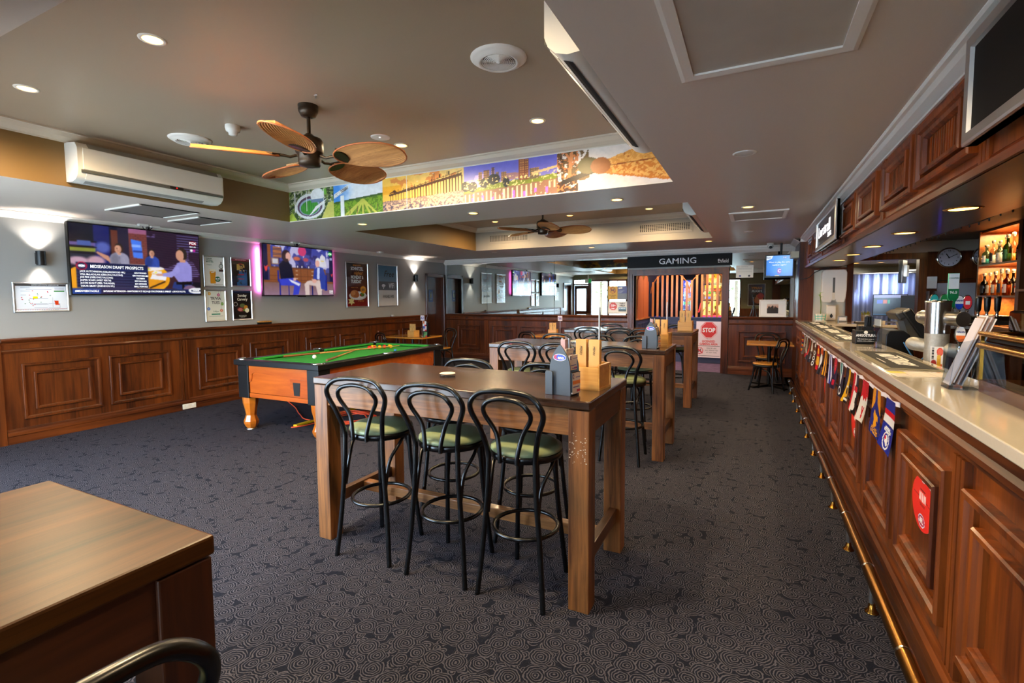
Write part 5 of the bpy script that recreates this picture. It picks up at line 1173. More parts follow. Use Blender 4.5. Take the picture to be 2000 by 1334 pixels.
lay = [(-4.985, 5.41, 'r', 'leftmost in the front row'), (-4.945, 5.475, 'r', 'second in the front row'), (-4.90, 5.54, 'y', 'third in the front row'), (-4.86, 5.60, 'r', 'fourth in the front row'), (-4.81, 5.68, 'y', 'last in the front row'), (-5.03, 5.475, 'r', 'first in the back row'), (-4.995, 5.54, 'y', 'second in the back row'), (-4.955, 5.60, 'r', 'third in the back row'), (-4.92, 5.665, 'r', 'fourth in the back row'), (-4.88, 5.73, 'y', 'last in the back row'), (-5.06, 5.56, 'y', 'at the very back')]
for x, y, cc, ps in lay: pool_ball(x, y, nm[cc][1], '%s pool ball in the cluster at the far end, %s' % (nm[cc][0], ps), 'object balls on the pool table')
pool_ball(-4.845, 4.30, M_whitegloss, 'white cue ball near the crossed cues')
def cue(p, q2, label):
    p, q2 = Vector(p), Vector(q2); d = (q2-p).normalized(); L2 = (q2-p).length
    t = thing('pool_cue', label, 'cue', p)
    q = MB(); q.cyl(p+d*L2*.28, q2, .0115, .0055, 12); q.build('shaft', W_cue, t)
    q = MB(); q.cyl(p, p+d*L2*.28, .0145, .0118, 12); q.build('butt', mat('cue_butt', (128, 70, 30), .3), t)
    q = MB(); q.cyl(q2, q2+d*.012, .0056, .005, 10); q.build('tip', mat('cue_tip', (70, 90, 130), .8), t)
cue((-5.20, 4.14, Bz+.030), (-4.57, 5.58, Bz+.058), 'long pool cue lying across the cloth, butt towards the left rail')
cue((-4.50, 4.17, Bz+.014), (-5.13, 5.36, Bz+.010), 'second pool cue lying under the long one')
t = thing('chalk_cube', 'blue chalk cube on the right rail of the pool table', 'chalk', (-4.295, 5.16, PZ))
q = MB(); q.box(-4.307, -4.283, 5.148, 5.172, PZ, PZ+.022); q.build('cube', mat('blue_chalk', (40, 120, 190), .9), t)

# orange extension lead and yellow cable covers under the pool table
t = thing('extension_lead', 'orange extension lead coiled on the carpet under the pool table', 'cord', (-4.3, 4.75, 0))
rs = random.Random(11); P = [(-6.3, 5.05, .008), (-5.8, 4.78, .008), (-5.4, 4.52, .008), (-5.0, 4.35, .010)]
for k in range(44):
    a = k*.95; r = .14+.16*rs.random(); P.append((-4.60+(r+.05)*math.cos(a), 4.62+r*math.sin(a)*1.35, .010+.005*(k % 6)))
P += [(-4.85, 4.15, .01), (-4.93, 4.0, .01), (-4.86, 4.12, .012)]
q = MB(); q.tube(smooth_path(P, 5), .0065, 6); q.build('cord', mat('orange_flex', (226, 78, 40), .5), t)
a = Vector((-4.93, 4.05, .016)); b2 = Vector((-4.96, 5.16, .016)); d = b2-a
t = thing('cable_cover', 'long yellow strip lying on the carpet under the pool table', 'cable cover', (-4.945, 4.6, 0))
q = MB(); q.obox((a+b2)/2, d, Vector((-d.y, d.x, 0)), (0, 0, 1), d.length/2, .030, .012); q.build('strip', mat('safety_yellow', (226, 178, 10), .5), t, bevel=.006)
q = MB(); q.obox((a+b2)/2+Vector((0, 0, .013)), d, Vector((-d.y, d.x, 0)), (0, 0, 1), d.length/2*.6, .010, .002); q.build('ridge', M_ink, t)

# ------------------------------------------------------------------ things on the tables
def card_stand(x, y, z, rz, label, group):
    """grey bullet-shaped card stand with oval badge; front faces -Y"""
    t = thing('card_stand', label, 'card stand', (0, 0, 0), group)
    out = [(-.075, 0), (-.075, .10)]+[(-.075*(1-u**2.1), .10+.16*u) for u in np.linspace(.15, 1, 9)]; out[-1] = (-.008, .26)
    out = [(-.078, 0), (-.060, 0), (-.060, .0)]+[(-.062, .11)]+[(-.062*(1-u**2.2), .11+.15*u) for u in np.linspace(.12, .97, 8)]
    left = [(-.062, 0), (-.062, .12)]+[(-.062*(1-u**2.2), .12+.14*u) for u in np.linspace(.12, .96, 8)]
    prof = left+[(-x2, z2) for x2, z2 in reversed(left)]
    for yy in (-.045, .035):
        q = MB(); q.prism(prof, lambda a, b2, d: (a, yy+d, b2), 0, .006); q.build('side_plate', M_grey, t, bevel=.0015)
    q = MB(); q.box(-.058, .058, -.04, .036, .004, .010); q.box(-.06, -.052, -.04, .036, .01, .12); q.build('tray', M_grey, t)
    q = MB(); q.prism([(-.078, 0), (-.034, 0), (-.034, .115), (-.04, .122), (-.072, .122), (-.078, .115)], lambda a, b2, d: (a, -.062+d, b2), 0, .007); q.build('card_pocket', M_grey, t, bevel=.002)
    c = Canvas(40, 24, (112, 122, 132)); c.ell(.5, .5, .5, .5, (240, 240, 245)); c.ell(.5, .5, .455, .43, (30, 70, 200)); c.ell(.5, .6, .4, .25, (50, 100, 225), .7)
    q = MB(); n = 24; q.add([(.030*1.0*0+.036*math.cos(2*PI*i/n), -.0462, .192+.0165*math.sin(2*PI*i/n)) for i in range(n)], [tuple(range(n))]); bd = q.build('badge', mat('badge_blue', (30, 70, 200), .3), t)
    q = MB(); q.tube([(.037*math.cos(2*PI*i/n), -.0463, .192+.0172*math.sin(2*PI*i/n)) for i in range(n)], .0016, 5, closed=True); q.build('badge_rim', M_inkw, bd)
    lettering('K', .030, (-.022, -.0475, .192), Xv, Zv, mat('badge_red', (230, 50, 60), .4), bd, bold=.03); lettering('eno', .024, (.008, -.0475, .191), Xv, Zv, M_inkw, bd, bold=.03)
    q = MB(); q.prism([(-.04, .02), (.038, .02), (.038, .12), (-.04, .12)], lambda a, b2, d: (.060+d, a, b2), 0, .010); q.build('leaflet_box', M_black, t)
    U, V = Vector((0, .074, 0)), Zv
    for (o, h, seed) in ((Vector((.0715, -.038, .012)), .105, 1), (Vector((.052, -.032, .128)), .075, 2), (Vector((.030, -.030, .195)), .04, 3)):
        c = Canvas(30, 40, (216, 196, 180)); c.rect(.0, .45, 1, .62, (224, 120, 50)); c.rect(.1, .3, .8, .36, (60, 70, 140)); c.ell(.14, .82, .12, .12, (70, 50, 100)); c.ell(.18, .82, .07, .07, (216, 196, 180)); c.rect(.55, .08, .95, .2, (190, 50, 60)); c.rect(.4, .76, .95, .8, (120, 110, 150))
        if seed > 1: c.rect(0, .4, 1, .7, (216, 196, 180)); c.rect(.3, .1, .9, .16, (60, 70, 150))
        q = MB(); slab(q, o, U*.98, V*h, -.008, -.001); q.build('leaflets', M_paper, t); c.build('leaflet', o, U, V*h, M_pr, t)
    q = MB(); q.box(-.016, .010, -.012, .012, .2, .280); q.build('pencil_slips', mat('slip_paper', (190, 150, 150), .6), t)
    q = MB()
    for xx, yy in ((-.02, .012), (.018, .014)): q.cyl((xx, yy, .12), (xx, yy, .285), .006, n=8)
    q.build('pencils', M_steel, t)
    t.location = (x, y, z); t.rotation_euler = (0, 0, rz); return t
card_stand(-.86, 2.345, 1.05, R(-12), 'grey pointed betting-card stand on the front table', 'grey card stands')
card_stand(-.87, 4.80, 1.05, R(-8), 'grey pointed betting-card stand on the middle table', 'grey card stands')
def caddy(x, y, z, rz, label, menus=2, pole=True, cat='menu caddy', s=1.0, sauces=False):
    t = thing('menu_caddy', label, cat, (0, 0, 0), 'bamboo menu caddies')
    w, d, h = .085*s, .085*s, .135*s
    for (a, b2, c2, e) in ((-w, w, -d, -d+.01), (-w, w, d-.01, d), (-w, -w+.01, -d+.01, d-.01), (w-.01, w, -d+.01, d-.01)):
        q = MB(); q.box(a, b2, c2, e, 0.0, h if c2 > -d+.005 or e > d-.001 else h*.9); q.build('side', W_bam, t, bevel=.002)
    q = MB(); q.box(-w, w, -d, d, 0.0, .008); q.build('base', W_bam, t)
    q = MB(); q.loops((-d+.0, d-.0, 0.0, h), [(0, 0), (0, .006), (.012, .006), (.012, 0)], lambda u, v, dd: (w+dd, u, v)); q.build('side_frame', W_bam, t)
    M_kr = mat('kraft_card', (214, 164, 92), .6)
    for k in range(menus):
        xx = -w*.45+k*w*.9
        for j in range(3):
            q = MB(); q.obox((xx, -d*.35+.012*j, h+.055*s), (1, .05*j, 0), (0, 1, .06*(1-j)), (0, 0, 1), w*.36, .0015, .075*s); mn = q.build('menu', M_kr, t)
        lettering('MENU', .018*s, (xx, -d*.35-.0045, h+.07*s), (0, 0, -1), Xv, M_ink, mn)
    q = MB()
    for k in range(4): q.cyl((-.03+.02*k, d*.35, .03), (-.03+.02*k, d*.45, h+.05*s+.01*k), .005, n=6)
    q.build('cutlery', M_steel, t)
    q = MB(); q.cyl((w*.3, d*.1, .02), (w*.3, d*.1, h+.06*s), .014, n=12); q.lathe([(.014, 0), (.015, .012), (.010, .02), (.0, .021)], (w*.3, d*.1, h+.06*s), n=12); q.build('shaker', M_alu, t)
    if pole:
        q = MB(); q.cyl((w*.7, -d*.1, .01), (w*.7, -d*.1, .40), .0055, n=10); q.cyl((w*.7, -d*.1, .40), (w*.7, -d*.1, .44), .0055, .0035, n=10); q.build('number_pole', M_steel, t)
    if sauces:
        for k, cc in enumerate(((230, 226, 214), (70, 120, 40), (150, 30, 30))):
            q = MB(); q.lathe([(.018, 0), (.018, .07), (.01, .09), (.008, .11), (0, .112)], (-.05+.04*k, d*.6, .01), n=10); q.build('sauce_bottle', mat('sauce_%d' % k, cc, .4), t)
    t.location = (x, y, z); t.rotation_euler = (0, 0, rz); return t
caddy(-.80, 2.58, 1.05, R(-6), 'bamboo menu caddy behind the grey stand on the front table')
caddy(-.83, 5.06, 1.05, R(-4), 'bamboo menu caddy behind the grey stand on the middle table')
caddy(-.87, 7.36, 1.05, 0, 'wide bamboo caddy with two menu packs on the farthest table', s=1.1)
caddy(-3.72, 9.45, .75, R(8), 'bamboo caddy holding cutlery on the cafe table by the far mirror', pole=False, sauces=True)
caddy(-6.28, 8.12, .75, R(-6), 'bamboo cutlery caddy with red stickers on the left wall cafe table', pole=False, sauces=True)
def number_stand(x, y, z, h, txt, label):
    t = thing('number_stand', label, 'table number', (x, y, z))
    q = MB(); q.cyl((x, y, z+.004), (x, y, z+h), .005, n=8); q.lathe([(.035, 0), (.035, .004), (.008, .008)], (x, y, z), n=16); q.build('stem', M_alu, t)
    q = MB(); q.box(x-.048, x+.048, y-.004, y+.004, z+h, z+h+.105); pl = q.build('plate', mat('number_plate', (226, 214, 214), .5), t)
    lettering(txt, .075, (x, y-.0048, z+h+.05), Xv, Zv, mat('purple_ink', (70, 40, 130), .5), pl, bold=.03)
number_stand(-3.62, 9.60, .75, .30, '56', 'small table number 56 on a thin stem near the far mirror')
number_stand(-6.16, 8.28, .75, .33, '62', 'small table number 62 on a thin stem by the left wall')
t = thing('leaflet_stand', 'small stand of coloured betting leaflets beside table number 62', 'leaflet stand', (-6.05, 8.22, .75))
for k in range(3):
    c = Canvas(16, 16, ((90, 150, 90), (210, 200, 190), (220, 214, 206))[k]); c.rect(0, .5, .5, 1, ((60, 120, 60), (60, 80, 170), (220, 120, 60))[k]); c.rect(.5, 0, 1, .3, (190, 40, 50))
    O = Vector((-6.10+.04*(2-k)*.6, 8.20-.02*(2-k), .75+.02+.10*k if k else .752)); c.build('leaflet', O, Xv*.085, Zv*.10+Yv*.01, M_pr, t)
q = MB(); q.box(-6.11, -5.97, 8.21, 8.26, .75, 1.04); q.build('holder', M_black, t)
def coaster(x, y, z, label):
    t = thing('coaster_stack', label, 'coaster', (x, y, z))
    q = MB(); q.lathe([(.047, 0), (.05, .003), (.05, .018), (.047, .02)], (x, y, z), n=28); q.build('clear_dish', M_clear, t)
    q = MB(); q.lathe([(.0, .021), (.03, .021), (.045, .024), (.05, .022)], (x, y, z), n=28); q.build('top_card', mat('coaster_card', (226, 206, 186), .5), t)
coaster(-1.72, 2.56, 1.05, 'round pale coaster dish in the middle of the front table')
coaster(-1.72, 5.0, 1.05, 'round pale coaster dish in the middle of the middle table')
# ------------------------------------------------------------------ the bar
BX = 0.69; TZ = 1.13
BY0 = -1.47
bar = thing('bar_counter', 'long timber panelled bar front running down the right side', 'bar', (BX, 4, 0))
q = MB(); q.box(BX, BX+.06, BY0, 9.55, 0.0, TZ-.045); q.build('front_panelling', W_bar, bar)
fnB = lambda u, z, d: (BX-d, u, z)
q = MB(); q.sweep([BY0, 9.5], [(0, 1.085), (.03, 1.085), (.032, 1.045), (.045, 1.03), (.047, 1.012), (.035, 1.0), (.02, .992), (.018, .975), (0, .97)], lambda t, a, z: fnB(t, z, a)); q.build('top_moulding', W_barY, bar)
q = MB(); q.sweep([BY0, 9.5], [(0, .175), (.012, .175), (.02, .16), (.02, .14), (.034, .125), (.034, .085), (.045, .07), (.045, 0), (0, 0)], lambda t, a, z: fnB(t, z, a)); q.build('skirting', W_barY, bar)
for k in range(-2, 5):
    y0 = 2.33+1.605*k
    for a, b2 in ((y0, y0+.66), (y0+.76, y0+1.42)):
        if b2 > 9.5: continue
        if a < -1.4: continue
        for ins, wd in ((0, .045), (.095, .038)):
            q = MB(); q.loops((a+ins, b2-ins, .275+ins, .885-ins), [(0, -.001), (0, .032), (.005, .040), (wd*.62, .038), (wd*.75, .024), (wd, .016), (wd, -.001)], fnB); q.build('panel_moulding', W_bar, bar)
    if -1.4 < y0-.13 < 9.3:
        q = MB()
        for e in (0, .042, .084): q.prism([(y0-.16+e, .175), (y0-.13+e, .175), (y0-.13+e, .97), (y0-.16+e, .97)], fnB, 0, .024)
        q.build('pilaster_strip', W_bar, bar)
ends = MB(); ends.box(BX-.03, 0.885, 9.44, 9.555, 0, TZ-.045); ends.build('end_panel', W_bar, bar, bevel=.004)
q = MB(); q.box(BX+.06, BX+.08, BY0, 9.5, 0, 1.08); q.box(BX+.27, BX+.29, BY0, 8.6, .0, .86); q.build('rear_carcass', M_dark, bar)
wt = thing('bar_worktop', 'glossy pale stone worktop of the bar', 'worktop', (.8, 4, TZ))
q = MB(); q.box(.64, .985, BY0, 9.56, TZ-.042, TZ); q.build('slab', M_stone, wt, bevel=.004)
q = MB(); q.box(.985, 1.34, 8.55, 9.56, TZ-.042, TZ); q.build('return_slab', M_stone, wt, bevel=.004)
ib = thing('inner_bench', 'low steel work bench behind the bar', 'bench', (1.2, 4, .9))
q = MB(); q.box(1.01, 1.45, -1.5, 8.4, .86, .90); q.build('bench_top', M_steel, ib)
q = MB(); q.box(1.01, 1.43, -1.5, 8.4, .0, .86); q.build('bench_body', mat('bench_body', (40, 36, 34), .5), ib)

# foot rail
fr = thing('foot_rail', 'aged brass foot rail along the base of the bar', 'foot rail', (.55, 4, 0))
q = MB(); q.cyl((.553, -1.5, .165), (.553, 9.05, .165), .030, n=20); q.ball((.553, 9.05, .165), .034, 14, 10); q.build('rail', M_brass, fr)
for k in range(-1, 10):
    y = 2.83+.66*k
    q = MB(); q.cyl((.553, y, .012), (.545, y, .14), .011, n=12); ps = q.build('post', M_steel, fr)
    q = MB(); q.lathe([(.030, 0), (.029, .005), (.018, .014), (.013, .045)], (.553, y, 0), n=18); q.build('post_foot', M_brass, ps)
    q = MB(); q.cyl((.553, y+.10, .165), (.553, y+.107, .165), .0325, n=20); q.build('collar', M_chrome, fr)

# football stickers
for k, (y, z, lab) in enumerate(((2.675, .628, 'red oval football sticker on the nearest bar panel'), (4.27, .622, 'red oval football sticker second along the bar'), (5.87, .618, 'red oval football sticker third along the bar'), (7.47, .61, 'red oval football sticker farthest along the bar'))):
    c = Canvas(56, 72, (212, 34, 26)); c.ell(.45, .5, .5, .5, (222, 40, 30)); c.ell(.30, .66, .3, .22, (230, 62, 48), .5, .9)
    c.line(.0, .60, .35, .585, .006, (90, 14, 12)); c.line(.65, .585, 1, .53, .006, (90, 14, 12))
    for i in range(5): c.line(.37+.065*i, .54+.0*i, .37+.065*i, .68, .012, (240, 226, 220))
    for yy in (.74, .47): c.rect(.38, yy, .62, yy+.012, (110, 20, 16)); c.rect(.40, yy-.02, .6, yy-.008, (110, 20, 16))
    c.ell(.5, .18, .15, .115, (236, 236, 240)); c.ell(.5, .18, .135, .10, (30, 50, 130)); c.ell(.5, .18, .118, .09, (190, 40, 60)); c.ell(.5, .96, .12, .07, (210, 190, 200)); c.ell(.5, .97, .105, .06, (40, 50, 120)); c.ell(.5, .98, .09, .05, (190, 40, 60))
    w, h = .30, .262
    t = thing('football_sticker', lab, 'sticker', (BX-.013, y, z), 'football stickers on the bar')
    n = 40; pts = [(w/2*.93*math.cos(a)*abs(math.cos(a))**-.05 if False else .128*math.cos(a), .118*math.sin(a)) for a in np.linspace(0, 2*PI, n, endpoint=False)]
    # portrait oval outline with the printed face clipped to it
    rx, rz = .150, .119
    o = c.build('print', (BX-.0045, y+rx, z-rz), (0, -2*rx, 0), (0, 0, 2*rz), M_pr, t)
    me = o.data; keep = []
    co = np.array([v.co for v in me.vertices]); lim = ((co[:, 1])/rx)**2+((co[:, 2])/rz)**2
    # pull the outside vertices onto the oval so the sheet has a clean edge
    f = np.sqrt(np.maximum(lim, 1.0)); co[:, 1] /= f; co[:, 2] /= f
    me.vertices.foreach_set('co', co.ravel()); me.update()
    q = MB(); q.prism([(rx*.995*math.cos(a), rz*.995*math.sin(a)) for a in np.linspace(0, 2*PI, n, endpoint=False)], lambda a, b2, d: (BX-.004+d, y+a, z+b2), 0, .0035); q.build('backing', M_paper, t)
    if k < 2: lettering('AFL', .032, (BX-.0055, y, z-rz+2*rz*.18), -Yv, Zv, M_inkw, t, bold=.04, sx=.9)

# club pennants on a white tape
bt = thing('pennant_bunting', 'string of club pennants on white tape along the bar edge', 'bunting', (.65, 5.5, 1.02))
NP = 17
ys = [3.06+(.31)*k for k in range(NP)]
q = MB()
tape = [(BX-.048, y, 1.018-.012*(1-abs(2*((y-2.9)/.31 % 1)-1))-.004*((i*7) % 3)) for i, y in enumerate(np.linspace(2.9, 8.15, 70))]
for i in range(len(tape)-1):
    a, b2 = Vector(tape[i]), Vector(tape[i+1]); q.add([a+Vector((-.002, 0, -.012)), b2+Vector((-.002, 0, -.012)), b2+Vector((-.004, 0, .012)), a+Vector((-.004, 0, .012)), a+Vector((0, 0, -.012)), b2+Vector((0, 0, -.012)), b2+Vector((0, 0, .012)), a+Vector((0, 0, .012))], [(0, 3, 2, 1), (4, 5, 6, 7), (3, 7, 6, 2), (0, 1, 5, 4)])
q.build('tape', mat('white_tape', (226, 220, 232), .5), bt)
def pn(k):
    c = Canvas(40, 66, (20, 20, 24))
    if k == 0: c = Canvas(40, 66, (34, 44, 150)); c.rect(0, .66, 1, .78, (200, 24, 40)); c.rect(0, .52, 1, .66, (232, 230, 236)); c.ell(.5, .2, .24, .17, (236, 236, 240)); c.ell(.5, .2, .19, .14, (34, 44, 150)); c.ell(.5, .22, .12, .08, (236, 236, 240)); c.ell(.56, .15, .06, .05, (236, 236, 240)); c.poly([(.36, .3), (.5, .26), (.4, .18)], (200, 40, 50)); c.rect(0, 0, 0, 0, (236, 236, 240))
    elif k == 1: c = Canvas(40, 66, (26, 40, 130)); c.poly([(0, 1), (.42, 1), (.36, .7), (.1, .52), (0, .52)], (226, 150, 30)); c.poly([(1, 1), (.58, 1), (.64, .7), (.9, .52), (1, .52)], (226, 150, 30)); c.poly([(.3, .44), (.4, .56), (.52, .48), (.72, .45), (.74, .34), (.6, .36), (.62, .24), (.45, .18), (.34, .22), (.38, .34)], (232, 160, 30)); c.rect(.0, .0, .0, .0, (232, 160, 30))
    elif k == 2: c = Canvas(40, 66, (232, 230, 232)); c.poly([(0, 1), (1, 1), (1, .6), (.8, .66), (.66, .52), (.5, .58), (.36, .5), (.2, .62), (0, .55)], (206, 22, 34)); c.poly([(.34, .38), (.44, .38), (.5, .28), (.56, .38), (.66, .38), (.54, .16), (.46, .16)], (196, 30, 40)); c.poly([(.4, .16), (.6, .16), (.5, .06)], (196, 30, 40))
    elif k == 3: c = Canvas(40, 66, (24, 22, 26)); c.poly([(0, 0), (.3, .0), (.45, 1), (.0, 1)], (214, 22, 34)); c.poly([(.3, 0), (.5, 0), (.62, 1), (.42, 1)], (236, 234, 236)); c.ell(.55, .2, .22, .13, (236, 234, 236)); c.rect(.45, .28, .7, .48, (226, 224, 226)); c.rect(.4, .56, .85, .7, (200, 30, 40)); c.rect(.5, .42, .78, .54, (236, 234, 236))
    elif k == 4: c.poly([(.0, 0), (.3, 0), (1, .8), (1, 1), (.75, 1)], (236, 180, 20)); c.ell(.55, .35, .22, .18, (226, 170, 60)); c.ell(.55, .35, .10, .1, (30, 26, 24)); c.rect(.45, .46, .7, .5, (236, 236, 236)); c.rect(.3, .08, .9, .13, (236, 236, 236))
    elif k == 5: c = Canvas(40, 66, (16, 22, 40)); c.poly([(.1, 1), (.9, 1), (.55, .35)], (230, 232, 236)); c.poly([(.28, 1), (.72, 1), (.55, .5)], (20, 140, 150)); c.ell(.5, .18, .2, .12, (226, 228, 232)); c.ell(.5, .18, .14, .08, (16, 22, 40))
    elif k == 6: c = Canvas(40, 66, (28, 22, 50)); c.poly([(.15, 1), (.85, 1), (.85, .8), (.5, .45), (.15, .8)], (206, 24, 40)); c.rect(.3, .12, .7, .3, (180, 24, 50))
    elif k == 7: c = Canvas(40, 66, (40, 50, 150))
    elif k == 8: c = Canvas(40, 66, (60, 36, 24))
    elif k == 9: c = Canvas(40, 66, (232, 150, 30))
    if k == 7:
        for x in (.12, .62): c.rect(x, 0, x+.24, 1, (232, 230, 238))
    if k == 8:
        for x in (.1, .55): c.rect(x, .1, x+.25, 1, (236, 160, 20))
    if k == 9: c = Canvas(40, 66, (30, 32, 36)); c.rect(.1, .75, .9, 1, (220, 80, 30)); c.ell(.5, .55, .35, .22, (232, 232, 236)); c.poly([(.2, .5), (.8, .5), (.5, .2)], (232, 232, 236))
    if k == 10: c = Canvas(40, 66, (206, 24, 34)); c.rect(.1, .2, .9, .55, (236, 180, 30)); c.ell(.5, .75, .25, .12, (236, 190, 40))
    if k == 11:
        for i, y in enumerate((.12, .34, .56)): c.ell(.5, y, .3, .1, (226, 226, 230)); c.ell(.5, y, .16, .05, (24, 24, 30))
        c.rect(.25, .8, .75, .95, (226, 226, 230))
    if k == 12: c.rect(.15, .5, .85, .98, (206, 204, 206)); c.rect(.3, .15, .7, .4, (150, 150, 160))
    if k == 13: c = Canvas(40, 66, (40, 34, 38)); c.poly([(0, .2), (.4, .2), (1, 1), (.6, 1)], (206, 40, 34))
    if k == 14:
        for x in (.1, .5): c.rect(x, 0, x+.22, 1, (220, 220, 224))
        c.rect(.1, .0, .9, .2, (180, 40, 50))
    if k == 15: c = Canvas(40, 66, (110, 96, 86)); c.rect(.2, .4, .8, .95, (200, 196, 192)); c.rect(.2, .1, .8, .25, (60, 50, 44))
    if k == 16:
        c = Canvas(40, 66, (40, 30, 90))
        for i in range(4): c.rect(0, .05+.25*i, 1, .14+.25*i, (226, 60, 40)); c.rect(0, .14+.25*i, 1, .19+.25*i, (240, 190, 40))
    return c
for k, y in enumerate(ys):
    rs = random.Random(50+k); w, h = .175, .265; sw = rs.uniform(-.03, .045); c = pn(k)
    o = c.build('pennant', (BX-.052, y+w/2, 1.012-h), (0, -w, 0), (0, 0, h), M_prg, bt)
    me = o.data; co = np.array([v.co for v in me.vertices]); wl0 = wloc(bt)
    yy, zz = co[:, 1]+wl0.y, co[:, 2]+wl0.z; tt = (1.012-zz)/h; uu = (yy-y)/(w/2)
    co[:, 0] += -.010*np.sin(uu*1.5+rs.uniform(-1, 1))*tt-.03*tt*tt*rs.uniform(.2, 1.2); co[:, 1] += sw*tt*tt
    co[:, 2] += .035*tt*(uu*.5) if k in (0, 1, 3) else -.0*tt
    co[:, 1] -= (uu*w/2)*.10*tt
    me.vertices.foreach_set('co', co.ravel()); me.update()
    if k < 2:
        W_, H_ = c.w, c.h; par = bt
        def spot_at(v): p = co[int(v*(H_-1))*W_+W_//2]; e = co[int(v*(H_-1))*W_+W_-1]-co[int(v*(H_-1))*W_]; return Vector(p)+wl0, Vector(e)
        for word, v, sz in ((('EAGLES', .10, .036), ('WEST COAST', .17, .016)) if k == 1 else (('BULLDOGS', .39, .022), ('WESTERN', .435, .018))):
            p, e = spot_at(v); U_ = e.normalized(); V_ = (spot_at(min(1, v+.1))[0]-p).normalized(); N_ = U_.cross(V_)
            lettering(word, sz, p+N_*.002, U_, N_.cross(U_), mat('club_gold', (232, 160, 30), .5) if k == 1 else M_inkw, bt, bold=.02, sx=.85)

# ------------------------------------------------------------------ on the bar top
M_matb = mat('bar_mat_black', (34, 33, 32), .85, bump=.4, bscale=500)
M_matedge = mat('bar_mat_edge', (120, 112, 92), .7)
M_matw = mat('bar_mat_white', (226, 224, 216), .7)
def bar_mat(y0, y1, label, x0=.672, x1=.935):
    t = thing('bar_mat', label, 'bar mat', (x0, y0, TZ), 'black bar mats')
    q = MB(); q.box(x0, x1, y0, y1, TZ+.0005, TZ+.006); q.build('border', M_matedge, t, bevel=.002)
    q = MB(); q.box(x0+.03, x1-.02, y0+.02, y1-.02, TZ+.006, TZ+.007); q.build('rubber', M_matb, t)
    cx = (x0+x1)/2; cy = (y0+y1)/2
    lettering('WILD TURKEY', .11, (cx+.005, cy, TZ+.0078), -Yv, Xv, M_matw, t, bold=.04, sx=.92, shear=.25)
    q = MB(); q.add([(cx+.075, cy+.22, TZ+.0076), (cx+.075, cy-.05, TZ+.0076), (cx+.055, cy-.12, TZ+.0076), (cx+.06, cy+.2, TZ+.0076)], [(0, 3, 2, 1)]); q.box(cx-.08, cx-.075, cy-.22, cy+.02, TZ+.007, TZ+.0077); q.build('mark', M_matw, t)
bar_mat(3.38, 4.36, 'black bar mat with white script nearest the glass case')
for k, (a, b2) in enumerate(((5.28, 6.18), (6.20, 7.10), (7.12, 8.02), (8.04, 8.94))): bar_mat(a, b2, 'black bar mat, %s' % ('just beyond the straw caddy', 'second beyond the straw caddy', 'third beyond the straw caddy', 'last one near the potted bamboo')[k])
t = thing('paper_list', 'ruled paper list with yellow corner in front of the bar mat', 'paper', (.7, 3.2, TZ))
c = Canvas(70, 40, (222, 210, 200)); c.rect(0, .55, .25, 1, (226, 206, 70))
for i in range(12): c.rect(.06+.08*i, .05, .064+.08*i, .95, (170, 160, 156))
for i in range(4): c.rect(.03, .15+.2*i, .97, .165+.2*i, (170, 160, 156))
q = MB(); q.obox((.80, 3.20, TZ+.0015), (.99, .08, 0), (-.08, .99, 0), (0, 0, 1), .14, .085, .001); q.build('sheet', M_paper, t)
c.build('print', (.669, 3.105, TZ+.003), (.277, .022, 0), (-.013, .168, 0), M_pr, t)
# straw and napkin caddy
cb = thing('napkin_caddy', 'black bar caddy with white lettering holding straws', 'caddy', (.85, 5.02, TZ))
q = MB(); q.box(.785, .925, 5.02, 5.20, TZ, TZ+.012); q.box(.785, .925, 5.02, 5.028, TZ, TZ+.115); q.box(.785, .925, 5.19, 5.20, TZ, TZ+.115); q.box(.785, .793, 5.028, 5.19, TZ, TZ+.115); q.box(.917, .925, 5.028, 5.19, TZ, TZ+.115); q.box(.80, .85, 5.04, 5.18, TZ, TZ+.10); q.build('box', M_black, cb, bevel=.003)
lettering('ANGOSTURA', .030, (.855, 5.0185, TZ+.075), Xv, Zv, M_inkw, cb, bold=.03, sx=.75); lettering('The best bars serve it', .013, (.855, 5.0185, TZ+.045), Xv, Zv, M_inkw, cb, shear=.2); lettering('Lemon, Lime & Bitters', .013, (.855, 5.0185, TZ+.028), Xv, Zv, M_inkw, cb, shear=.2)
q = MB(); q.lathe([(.012, 0), (.014, .002), (.012, .004)], (.855, 5.0195, TZ+.102), (0, -1, 0), n=14); q.build('emblem', M_inkw, cb)
q = MB(); q.box(.845, .915, 5.06, 5.18, TZ+.013, TZ+.15); q.build('straw_box', M_black, cb)
q = MB(); rs = random.Random(2)
for k in range(16): xx, yy2 = .85+.06*rs.random(), 5.07+.1*rs.random(); q.cyl((xx, yy2, TZ+.1), (xx+.006*rs.random(), yy2, TZ+.225+.012*rs.random()), .004, n=6)
q.build('straws', M_black, cb)
q = MB(); q.box(.808, .83, 5.05, 5.16, TZ+.1, TZ+.15); q.build('napkins', M_dark, cb)
t = thing('menu_holder', 'tall clear acrylic menu holder standing by the straw caddy', 'menu holder', (.87, 4.74, TZ))
q = MB(); q.obox((.872, 4.735, TZ+.115), (.08, -1, 0), (0, 0, 1), (1, .08, 0), .085, .115, .0015); q.obox((.888, 4.737, TZ+.115), (.08, -1, 0), (0, 0, 1), (1, .08, 0), .085, .115, .0015); q.box(.85, .91, 4.66, 4.81, TZ, TZ+.003); q.build('acrylic', M_clear, t)
q = MB(); q.obox((.880, 4.736, TZ+.20), (.08, -1, 0), (0, 0, 1), (1, .08, 0), .080, .026, .001); q.build('card_strip', M_paper, t)
